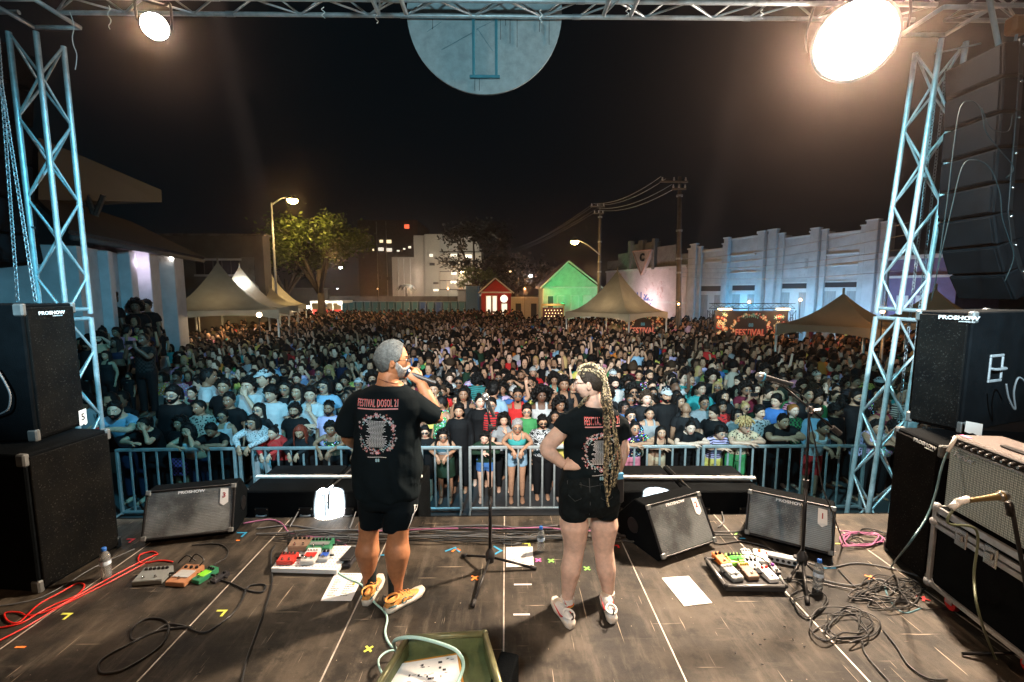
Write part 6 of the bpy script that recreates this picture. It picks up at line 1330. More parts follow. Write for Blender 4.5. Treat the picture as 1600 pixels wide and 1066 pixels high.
def hand(mb,W,d,up,side,curl=.5,sc=1.0,mi=0,n=6,spread=1.0,thumb=1.0):
 """W wrist, d direction of fingers, up = back of the hand, side=+1/-1 where the thumb is"""
 d=Vector(d).normalized(); up=Vector(up); up=(up-d*up.dot(d)).normalized(); s=d.cross(up)*side; W=Vector(W)
 o=lambda a,b,c: W+(d*a+s*b+up*c)*sc
 mb.rings([[o(a,wx*math.cos(t)+sh,th*math.sin(t)) for t in (np.arange(10)*2*math.pi/10)] for a,wx,th,sh in ((-.01,.026,.019,0),(.02,.032,.018,.001),(.055,.040,.016,.001),(.085,.040,.013,0),(.095,.034,.009,0))],mi)
 for k,(b,L) in enumerate(((.028,.070),(.009,.078),(-.010,.072),(-.028,.056))):
  c0=curl*(1+.12*k); P=[o(.075,b*.95,0)]; a=-.15; p=P[0]; dirv=None
  for q,l in enumerate((.45,.33,.22)):
   a += c0*(.75 if q == 0 else 1.0); dv=d*math.cos(a)-up*math.sin(a)+s*(b*2.2*spread if q == 0 else 0); p=p+dv.normalized()*(L*l+(.02 if q == 0 else 0))*sc; P.append(p)
  mb.tube(bez(P,2),np.linspace(.0098,.0072,7)*sc,n,mi)
 P=[o(.015,.022,-.004),o(.042,.048*thumb,-.012),o(.068,.058*thumb,-.02-.014*curl),o(.088,.054*thumb,-.028-.03*curl)]; mb.tube(bez(P,2),np.linspace(.0135,.0085,7)*sc,n,mi)
POSES={   # elbows and wrists for height 1.70, facing -Y; x is mirrored for the other arm unless given
 'down': dict(arms=[((.235,.03,1.12),(.245,-.06,.88),(0,-.2,-1),(1,0,.1))]*2,bend=0),
 'lean_fold': dict(arms=[((.29,-.40,1.27),(.0,-.50,1.30),(-1,0,-.05),(0,-.3,1)),((.29,-.40,1.26),(.03,-.55,1.285),(-1,0,-.1),(0,-.3,1))],bend=25),
 'lean_hang': dict(arms=[((.25,-.38,1.28),(.07,-.60,1.20),(-.25,-.3,-1),(.1,-1,.3))]*2,bend=24),
 'lean_head': dict(arms=[((.22,-.48,1.27),(.10,-.40,1.46),(-.25,.1,1),(.8,-.6,0)),((.28,-.40,1.27),(.0,-.54,1.285),(-1,0,0),(0,-.2,1))],bend=25),
 'chin': dict(arms=[((.20,-.20,1.12),(.05,-.20,1.34),(-.2,.25,1),(.5,-.8,0)),((.24,-.10,1.10),(-.02,-.25,1.13),(-1,-.1,0),(0,-.6,.8))],bend=2),
 'face': dict(arms=[((.22,-.22,1.18),(.05,-.22,1.46),(-.25,.2,1),(.4,-.9,0)),((.24,.0,1.10),(.24,-.15,.90),(0,-.4,-1),(1,0,0))],bend=3),
 'phone': dict(arms=[((.23,-.20,1.24),(.085,-.33,1.45),(-.25,0,1),(.3,-1,0))]*2,bend=0),
 'fold': dict(arms=[((.25,-.12,1.12),(-.04,-.24,1.17),(-1,.1,.1),(0,-.9,.4)),((.25,-.12,1.12),(-.02,-.20,1.13),(-1,.1,0),(0,-.9,.4))],bend=0),
 'raise': dict(arms=[((.30,-.10,1.50),(.25,-.18,1.78),(0,0,1),(0,1,0)),((.24,.02,1.12),(.24,-.08,.90),(0,-.2,-1),(1,0,0))],bend=0),
 'temple': dict(arms=[((.33,-.12,1.46),(.12,-.06,1.62),(-.6,.2,.9),(.6,-.2,.7)),((.24,.02,1.12),(.24,-.08,.90),(0,-.2,-1),(1,0,0))],bend=0),
 'hold': dict(arms=[((.24,-.06,1.12),(.10,-.30,1.20),(-.3,-.6,.6),(.6,-.4,.7)),((.24,.02,1.12),(.24,-.08,.90),(0,-.2,-1),(1,0,0))],bend=0)}
VC={}
def variant(pose,f=0.2,g=0,sleeve='short',legs='long',yaw=0,pitch=0,tilt=0,flip=False,jaw=1.0,bend=None,smile=0,lod=0):
 key=(pose,round(f,1),g,sleeve,legs,yaw,pitch,tilt,flip,jaw,bend,smile)
 if key in VC: return VC[key]
 po=POSES[pose]; be=R(po['bend'] if bend is None else bend); Rb=Matrix.Rotation(be,3,'X'); piv=Vector((0,0,.95))
 T=lambda p: piv+Rb @ (Vector(p)-piv) if Vector(p).z > .95 else Vector(p)
 arms=[]
 for k,sx in ((0,1),(1,-1)):
  e,w,d,up=(Vector(q) for q in po['arms'][k]); S=Vector((sx,1,1))
  m=lambda q: Vector((q.x*sx,q.y,q.z)); arms.append((T((sx*(.172-.012*g+.02*f),.012,1.385)),m(e),m(w),m(d),m(up),sx))
 if flip: F=lambda q: Vector((-q.x,q.y,q.z)); arms=[(F(a),F(b),F(c),F(d),F(e),-s) for a,b,c,d,e,s in arms]
 N=T((0,.022,1.45)); Hc=N+Rb @ Vector((0,-.030,.128))+Vector((0,-.01 if be > .1 else 0,0))
 HM=Matrix.Translation(Hc) @ (Matrix.Rotation(R(yaw),4,'Z') @ Matrix.Rotation(R(pitch),4,'X') @ Matrix.Rotation(R(tilt),4,'Y')) @ Matrix.Diagonal((1.12 if g else 1.16,1.13 if g else 1.15,1.13 if g else 1.15,1))
 ar=.004*g; A=lambda k: k-ar+.014*f
 mb=MB(); torso(mb,f,g,T)
 nb=[T((0,.025,1.42)),N+Vector((0,0,.02)),Hc+(HM.to_3x3() @ Vector((0,.022,-.055)))]; limb(mb,nb,[.060+.012*f-.006*g,.054+.012*f-.007*g,.054+.01*f-.006*g],12)
 for s,e,w,d,up,sx in arms: limb(mb,[s+(Vector((-.03*sx,0,0))),s+(e-s)*.35,e,e+(w-e)*.45,w],[A(.056),A(.050),A(.040),A(.038),.027],10)
 for sx in (-1,1): limb(mb,[(sx*.085,0,.90),(sx*.10,-.005,.66),(sx*.10,-.012,.47),(sx*.105,.006,.30),(sx*.105,.012,.09)],[.092+.03*f,.076+.03*f,.056+.012*f,.054+.012*f,.038],10)
 v,fs=remesh(mb,.0135,3); o=MB(); o.v=[tuple(p) for p in v]; o.f=fs; o.m=[0]*len(fs)
 for s,e,w,d,up,sx in arms: hand(o,w,d,up,-sx,.38,.96-.08*g,n=5)
 head_mesh_into(o,HM,jaw,smile)
 for sx in (-1,1):  # feet
  o.rings([ring((sx*.108,yy,zz),rx,.0,None,10) if False else [Vector((sx*.108+rx*math.cos(t),yy,.03+zz+ry*math.sin(t))) for t in np.arange(10)*.6283] for yy,zz,rx,ry in ((.06,0,.03,.03),(.02,.01,.037,.042),(-.06,0,.042,.032),(-.13,-.004,.043,.024),(-.17,-.008,.026,.016))],6)
 body=o.mesh('body',[S_skin,S_lip,S_sock,S_brow,S_eye,S_iris,S_shoe],True); body.set_sharp_from_angle(angle=R(80))
 top=None
 if sleeve:
  mb=MB(); torso(mb,f,g,T,.013,.80 if sleeve != 'crop' else 1.14,1.45 if sleeve not in ('tank','crop') else 1.37)
  if sleeve in ('short','long','jacket'):
   fr={'short': .62,'long': 2,'jacket': 2}[sleeve]; q=.016 if sleeve == 'short' else .010
   for s,e,w,d,up,sx in arms:
    if fr < 1: limb(mb,[s+Vector((-.04*sx,0,.0)),s+(e-s)*.3,s+(e-s)*fr],[A(.064)+q*.4,A(.056)+q,A(.052)+q],12)
    else: limb(mb,[s+Vector((-.04*sx,0,.0)),s+(e-s)*.35,e,e+(w-e)*.5,e+(w-e)*.93],[A(.064)+q*.4,A(.054)+q,A(.043)+q,A(.038)+q,.034+q*.5],12)
  elif sleeve == 'tank':
   for sx in (-1,1): limb(mb,[T((sx*.085,-.098-.03*f,1.33)),T((sx*.085,-.05,1.435)),T((sx*.085,.06,1.425)),T((sx*.09,.098,1.34))],[.026]*4,8)
  elif sleeve == 'crop':
   for sx in (-1,1): limb(mb,[T((sx*.075,-.112,1.33)),T((sx*.085,-.05,1.43)),T((sx*.085,.05,1.42)),T((sx*.09,.095,1.34))],[.011]*4,6)
  v,fs=remesh(mb,.0135,2); t=MB(); t.v=[tuple(p) for p in v]; t.f=fs; t.m=[0]*len(fs); top=t.mesh('shirt',[CLOTH['plain']],True)
 mb=MB(); mb.rings([ring((0,.003,z),rx+.03*f+.01*g,ry+.05*f) for z,rx,ry in ((.80,.168,.122),(.88,.184,.136),(.96,.185,.134),(1.01,.168,.122))])
 if legs == 'skirt': mb.rings([ring((0,-.004,z),rx+.03*f,rx*.78+.03*f) for z,rx in ((.58,.215),(.75,.205),(.9,.19),(1.0,.165))])
 else:
  zb={'long': .10,'short': .52,'hot': .70}[legs]
  for sx in (-1,1): P=[(sx*.09,0,.88),(sx*.105,-.004,.70),(sx*.108,-.008,.55),(sx*.108,.0,.30),(sx*.108,.012,.09)]; P=[q for q in P if q[2] > zb+.01]+[(sx*.108,0,zb)]; limb(mb,P,[.108+.03*f]+[.094+.03*f,.08+.02*f,.066+.015*f,.062][:len(P)-1],12)
 v,fs=remesh(mb,.015,2); t=MB(); t.v=[tuple(p) for p in v]; t.f=fs; t.m=[0]*len(fs); bot=t.mesh('trousers',[CLOTH['plain']],True)
 VC[key]=dict(pose=pose,body=body,top=top,bot=bot,HM=HM,hc=Hc.z,hy=Hc.y,arms=arms,T=T,f=f,g=g,legs=legs); return VC[key]
# ------------------------------------------------------------------ hair styles (in head space)
def dirs(fn,ne=18,na=26,lo=-60,top=88):
 el=np.linspace(R(lo),R(top),ne); az=np.linspace(-math.pi,math.pi,na,endpoint=False); return el,az
def shell(mb,line,off,noise=.0,seed=0,ne=20,na=32,lo=-55):
 """cap of hair: line(az)-> lowest elevation of hair at this azimuth (deg), off(el,az)-> thickness"""
 r=np.random.RandomState(seed); L=[]
 az=np.linspace(-math.pi,math.pi,na,endpoint=False); rows=[]
 nzt=r.rand(ne,na)-.5; noise=noise*1.5+.0012
 for i in range(ne):
  row=[]
  for k,a in enumerate(az):
   e0=R(line(math.degrees(a))); e=e0+(R(89)-e0)*i/(ne-1); d=np.array([[math.cos(e)*math.sin(a),-math.cos(e)*math.cos(a),math.sin(e)]])
   t=off(math.degrees(e),math.degrees(a))*(0.15 if i == 0 else .75 if i == 1 else 1)+noise*nzt[i,k]*(1 if i > 1 else .3); p=head_pts(d,1.0,.0)[0]; row.append(Vector(p+d[0]*(t+(.0015 if i else -.004))))
  rows.append(row)
 mb.rings(rows,0)
def hl(fr=38,side=4,back=-42,temple=24):
 fr += 7; temple += 6
 def f(a):
  a=abs(a)
  return float(np.interp(a,[0,30,52,68,78,90,104,118,180],[fr,fr-2,temple,14,side-6,side-10,side+2,back*.7,back]))
 return f
def clumps(mb,n,rc,rad,seed,region,squash=1.0,center=(0,.012,.02),wob=.15):
 r=random.Random(seed); k=0
 while k < n:
  a=r.uniform(-math.pi,math.pi); e=math.asin(r.uniform(-.75,1));
  if math.degrees(e) < region(math.degrees(a)): continue
  d=np.array([[math.cos(e)*math.sin(a),-math.cos(e)*math.cos(a),math.sin(e)]]); p=Vector(head_pts(d)[0]+d[0]*rc*r.uniform(1-wob,1+wob)); q=rad*r.uniform(.75,1.3)
  mb.ball(p,(q,q,q*squash),0,6,4,None); k += 1
def strands(mb,n,length,rad,seed,wav=.0,front=False,spread=.02,a0=60,curlf=16):
 r=random.Random(seed)
 for k in range(n):
  a=r.uniform(a0,300 if False else 180)*r.choice((-1,1)); ar=R(a); e=R(r.uniform(8,62)); d=np.array([[math.cos(e)*math.sin(ar),-math.cos(e)*math.cos(ar),math.sin(e)]]); p0=Vector(head_pts(d)[0]+d[0]*.010); out=Vector((math.sin(ar),-math.cos(ar),0)); P=[p0]; L=length*r.uniform(.85,1.08); ph=r.uniform(0,6)
  for q in range(1,8):
   t=q/7; rr=Vector((math.sin(ar)*(.088+spread*t),-math.cos(ar)*(.105+spread*t)+.01,0)); z=p0.z-(p0.z+L)*t ** 1.15
   w=wav*math.sin(ph+q*curlf*.1); P.append(Vector((rr.x+out.y*w,rr.y-out.x*w,z)) if t > .18 else p0.lerp(Vector((rr.x,rr.y,z)),.8))
  mb.tube(bez(P,2),[rad*.5]+[rad]*11+[rad*.75,rad*.5,rad*.3],5,0,flat=.7)
def H(name):
 if name in HC: return HC[name]
 mb=MB(); sm=True
 side_thin=lambda top,sd: (lambda e,a: sd+(top-sd)*float(np.clip((e-22)/34,0,1)))
 if name == 'buzz': shell(mb,hl(44,8),lambda e,a: .004,.0008,1)
 elif name == 'short': shell(mb,hl(40,2),side_thin(.014,.007),.004,2); clumps(mb,70,.014,.010,2,lambda a: max(48,hl(40)(a)+12))
 elif name == 'side': shell(mb,hl(36,2),lambda e,a: .010+.020*float(np.clip((e-25)/30,0,1))*(1+.4*math.sin(R(a))),.008,3); clumps(mb,40,.026,.012,3,lambda a: max(50,hl(40)(a)+10))
 elif name == 'quiff': shell(mb,hl(40,6),lambda e,a: .006+.034*float(np.clip((e-30)/25,0,1))*(.55+.45*math.cos(R(a))),.010,4); clumps(mb,36,.034,.011,4,lambda a: 60 if abs(a) < 90 else 95 if abs(a) < 0 else 64)
 elif name == 'fringe': shell(mb,hl(22,0,-42,14),lambda e,a: .014+.014*float(np.clip((e-20)/30,0,1)),.010,5); clumps(mb,60,.020,.012,5,lambda a: hl(20,10,-20,12)(a))
 elif name == 'fade_curl': shell(mb,hl(42,6),lambda e,a: .004,0,6); clumps(mb,60,.020,.014,6,lambda a: max(36,hl(40)(a)+20))
 elif name == 'curly': shell(mb,hl(36,0),lambda e,a: .018,.004,7); clumps(mb,120,.026,.0155,7,lambda a: hl(34,4)(a)+2)
 elif name == 'bigcurl': shell(mb,hl(36,0,-50),lambda e,a: .034,.004,8); clumps(mb,130,.05,.022,8,lambda a: hl(34,-10,-55)(a))
 elif name == 'afro': shell(mb,hl(40,-4,-46),lambda e,a: .050,.004,9); clumps(mb,170,.066,.024,9,lambda a: hl(38,-8,-50)(a))
 elif name == 'long': shell(mb,hl(40,-6,-50),lambda e,a: .013,.003,10); strands(mb,62,.27,.0125,10)
 elif name == 'longwave': shell(mb,hl(38,-6,-50),lambda e,a: .018,.005,11); strands(mb,56,.27,.015,11,.014,spread=.045)
 elif name == 'longcurl': shell(mb,hl(36,-6,-50),lambda e,a: .028,.006,12); strands(mb,44,.22,.020,12,.020,spread=.07); clumps(mb,90,.044,.02,12,lambda a: hl(34,-10,-50)(a))
 elif name == 'bob': shell(mb,hl(30,-6,-50,20),lambda e,a: .016,.004,13); strands(mb,56,.10,.015,13,spread=.012)
 elif name == 'bun': shell(mb,hl(42,2,-46),lambda e,a: .008,.002,14); mb.ball((0,.075,.105),(.036,.036,.032),0,12,8)
 elif name == 'ponytail': shell(mb,hl(42,2,-46),lambda e,a: .009,.002,15); mb.tube(bez([(0,.10,.05),(0,.15,.04),(.01,.16,-.05),(.02,.14,-.17)],4),[.014,.022,.026,.027,.027,.026,.026,.025,.024,.022,.019,.014,.006],9)
 elif name == 'dreads':
  shell(mb,hl(38,2),lambda e,a: .010,.003,16); r=random.Random(16)
  for k in range(70):
   a=R(r.uniform(-180,180)); e=R(r.uniform(30,88)); d=Vector((math.cos(e)*math.sin(a),-math.cos(e)*math.cos(a),math.sin(e))); p=Vector(head_pts(np.array([list(d)]))[0]); q=Vector((d.x,d.y,.12)).normalized(); mb.tube(bez([p,p+d*.035+Vector((0,0,.012)),p+d*.045+q*.02,p+d*.035+q*.04-Vector((0,0,.035))],3),.0085,5)
 elif name == 'bald': mb.ball((0,0,0),.001)
 elif name == 'recede': shell(mb,hl(60,4,-42,40),lambda e,a: .006,.002,17)
 me=mb.mesh('hair',S_hair,True); HC[name]=me; return me
HC={}
def acc_mesh(kind):
 if kind in HC: return HC[kind]
 mb=MB(); fy=-HYF-.010
 if kind in ('glasses','round','shades'):
  w_,h_={'glasses': (.024,.015),'round': (.022,.019),'shades': (.028,.017)}[kind]
  for sx in (-1,1):
   P=[(sx*.032+math.cos(t)*w_,fy+.010*abs(math.cos(t)*w_+.032)/.06,.006+math.sin(t)*h_) for t in np.arange(14)*2*math.pi/14]; mb.tube(P,.0019 if kind != 'shades' else .0028,5,0,closed=True)
   mb.tube([(sx*(.032+w_),fy+.008,.010),(sx*.075,-.03,.010),(sx*.077,.02,.004)],.0018,4)
   mb.add([p for p in P],[tuple(range(14))],1)
  mb.tube([(-.01,fy,.010),(.01,fy,.010)],.002,4); me=mb.mesh(kind,[S_frame,S_dark if kind == 'shades' else S_lens],True)
 elif kind in ('beard','goatee','moustache'):
  ne,na=16,28; az=np.linspace(-R(84 if kind == 'beard' else 26),R(84 if kind == 'beard' else 26),na); rows=[]; fs=[]; V=[]
  for a in az:
   aa=abs(math.degrees(a)); z0=float(np.interp(aa,[0,14,24,50,84],[-16,-20,-26,-24,6] if kind == 'beard' else [-44,-44,-48,-60,-60])) if kind != 'moustache' else -21
   z1={'beard': float(np.interp(aa,[0,50,84],[-72,-66,-30])),'goatee':-74,'moustache':-27}[kind]
   for i in range(ne):
    e=R(z0+(z1-z0)*i/(ne-1)); d=np.array([[math.cos(e)*math.sin(a),-math.cos(e)*math.cos(a),math.sin(e)]]); p=head_pts(d)[0]
    mouth=math.exp(-(p[0]/.026) ** 2-((p[2]+.056)/.010) ** 2) if kind == 'beard' else 0
    ed=min(1,(ne-1-i)/2,i/1.5,(min(R(84)-abs(a),1)/.08) if kind == 'beard' else 1); V.append(tuple(p+d[0]*(.009*ed*(1-1.5*mouth)-.003*(ed <= 0))))
  for k in range(na-1):
   for i in range(ne-1): b=k*ne+i; fs.append((b,b+1,b+ne+1,b+ne))
  mb.add(V,fs); me=mb.mesh('beard',S_hair,True)
 elif kind in ('cap','backcap'):
  sg=1 if kind == 'cap' else -1; shell(mb,lambda a: 34 if abs(a) < 60 else 18,lambda e,a: .014,0,3,ne=12,na=24)
  L=[]
  for t in np.linspace(-1,1,9): L.append((t*.062,sg*-(.082+.055*(1-t*t)),.056-.012*(1-t*t)))
  V=[(x,sg*-.070,.062+.003*(1-abs(x)/.062)) for x,_,_ in L]+L; V += [(x,y,z-.005) for x,y,z in V]; mb.add(V,[(i,i+1,i+10,i+9) for i in range(8)]+[(i+18,i+27,i+28,i+19) for i in range(8)]+[(i+9,i+10,i+28,i+27) for i in range(8)]); mb.ball((0,.01,.132),.007); me=mb.mesh('cap',CLOTH['plain'],True)
 elif kind == 'beanie': shell(mb,lambda a: 26 if abs(a) < 60 else 4,lambda e,a: .016,.002,3,ne=12,na=24); me=mb.mesh('beanie',CLOTH['plain'],True)
 elif kind == 'earrings':
  for sx in (-1,1): mb.tube([(sx*.078+math.cos(t)*.001,.01+math.sin(t)*.016,-.055+math.cos(t)*.016) for t in np.arange(10)*.6283],.002,4,closed=True)
  me=mb.mesh('earrings',M_chrome,True)
 elif kind == 'phone': mb.box((0,0,0),(.074,.009,.15),b=.003); me=mb.mesh('phone',[M_blkmetal])
 HC[kind]=me; return me
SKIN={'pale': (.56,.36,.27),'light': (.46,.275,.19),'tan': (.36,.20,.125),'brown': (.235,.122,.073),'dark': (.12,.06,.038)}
HAIRC={'black': (.0032,.0028,.0028),'dark': (.006,.0042,.0035),'brown': (.03,.017,.010),'blond': (.38,.24,.10),'red': (.20,.03,.015),'grey': (.28,.28,.28),'ginger': (.22,.08,.02)}
COL={'black': (.0028,.0032,.004),'white': (.38,.39,.40),'grey': (.20,.21,.22),'light blue': (.19,.31,.42),'blue': (.04,.12,.32),'red': (.42,.02,.02),'green': (.04,.20,.07),'dark green': (.010,.028,.016),'lilac': (.42,.34,.52),'yellow': (.50,.42,.10),'orange': (.48,.15,.03),'tan': (.42,.31,.20),'pink': (.55,.20,.28),'purple': (.14,.05,.20),'teal': (.03,.24,.24),'navy': (.008,.012,.03),'beige': (.34,.30,.25),'charcoal': (.008,.0085,.010),'wine': (.12,.012,.025)}
def part(name,me,parent,M=None,color=None,mats=None):
 o=bpy.data.objects.new(name,me); C.objects.link(o); o.parent=parent
 if M is not None: o.matrix_basis=M
 if color: o.color=(*color,1)
 if mats:
  for i,m in enumerate(mats):
   if i < len(o.material_slots): o.material_slots[i].link='OBJECT'; o.material_slots[i].material=m
 return o
ALLP=[]
def person(X,Y,base,h,label,V,skin,hair,hairc,top,topc,bot=('black'),pat='plain',acc=(),rz=0,group='people in the crowd',shoe=(.3,.3,.3),hatc=None,botpat='plain',beardc=None,jit=None):
 s=h/1.70; t=thing('person',label,'person',(X,Y,base),rz,group); t.scale=(s,s,s); sk=SKIN[skin] if isinstance(skin,str) else skin; r=random.Random(int(X*1e4) ^ int(Y*7e3)); k=r.uniform(.86,1.12); sk=tuple(c*k for c in sk)
 part('body',V['body'],t,None,sk)
 if V['top'] is not None and top: part({'short': 'shirt','long': 'sweater','tank': 'tank_top','crop': 'crop_top','jacket': 'jacket'}[top],V['top'],t,None,topc if not isinstance(topc,str) else COL[topc],[CLOTH[pat]])
 part({'long': 'trousers','short': 'shorts','hot': 'shorts','skirt': 'skirt'}[V['legs']],V['bot'],t,None,COL[bot] if isinstance(bot,str) else bot,[CLOTH[botpat]])
 HMj=V['HM'] @ Matrix.Diagonal((r.uniform(.97,1.05),1,r.uniform(.97,1.04),1))
 if hair != 'bald': part('hair',H(hair),t,HMj,HAIRC[hairc])
 for a in acc:
  if a in ('beard','goatee','moustache'): part('beard' if a != 'moustache' else 'moustache',acc_mesh(a),t,V['HM'],HAIRC[beardc or hairc])
  elif a in ('cap','backcap','beanie'): part('cap' if a != 'beanie' else 'beanie',acc_mesh(a),t,V['HM'] @ Matrix.Diagonal((1.06,1.06,1.06,1)),COL[hatc or 'white'])
  elif a == 'earrings': part('earrings',acc_mesh(a),t,V['HM'])
  elif a == 'phone': pass
  elif a == 'necklace':
   c=V['T']((0,-.02,1.40)); mb=MB(); mb.tube([c+Vector((math.cos(q)*.075,-.045+math.sin(q)*.085,-.02+.045*math.sin(q)*(1))) for q in np.arange(16)*2*math.pi/16],.003,4,closed=True); part('necklace',mb.mesh('necklace',M_chrome,True),t)
  elif a == 'cup': s0,e,w,d,up,sx=V['arms'][0]; mb=MB(); mb.lathe([(.026,-.06),(.036,.06)],12,M=Matrix.Translation(w+d.normalized()*.07+up.normalized()*-.03)); part('cup',mb.mesh('cup',M_redp,True),t)
  else: part('glasses' if a != 'shades' else 'sunglasses',acc_mesh(a),t,V['HM'])
 ALLP.append((X,Y,base,h,label))
 if 'phone' in acc or (group == 'people in the crowd' and V.get('pose') == 'phone' and len([1 for q in ALLP if q[4].startswith('#')]) == 0):
  a,b=V['arms'][0],V['arms'][1]; c=((a[2]+b[2])/2+Vector((0,-.03,.11)))*s; c=Matrix.Rotation(rz,3,'Z') @ c+Vector((X,Y,base)); pt=thing('mobile_phone',' '.join(('phone held up by the ' +label).split()[:16]),'phone',c,rz,'phones held up in the crowd')
  mb=MB(); mb.box((0,0,0),(.155,.009,.076),b=.003); mb.build('shell',M_blkmetal,pt); mb=MB(); mb.box((0,.006,0),(.145,.002,.066)); mb.build('screen',mat('phone_screen',(.2,.4,.6),emit=(.3,.6,1),es=1.2),pt)
 return t
def place(u,v,h=1.68,Y=None,base=GZ,V=None):
 """where a person stands so that the head shows at (u, v)"""
 s=h/1.70
 if Y is None:
  P=at_z(u,v,base+V['hc']*s); return P.x,P.y-V['hy']*s,h
 P=at_y(u,v,Y+V['hy']*s); hh=(P.z-base)/V['hc']*1.70; return P.x,Y,hh
BANDS={'short': 'tee','long': 'sweater','tank': 'tank top','crop': 'crop top','jacket': 'jacket'}
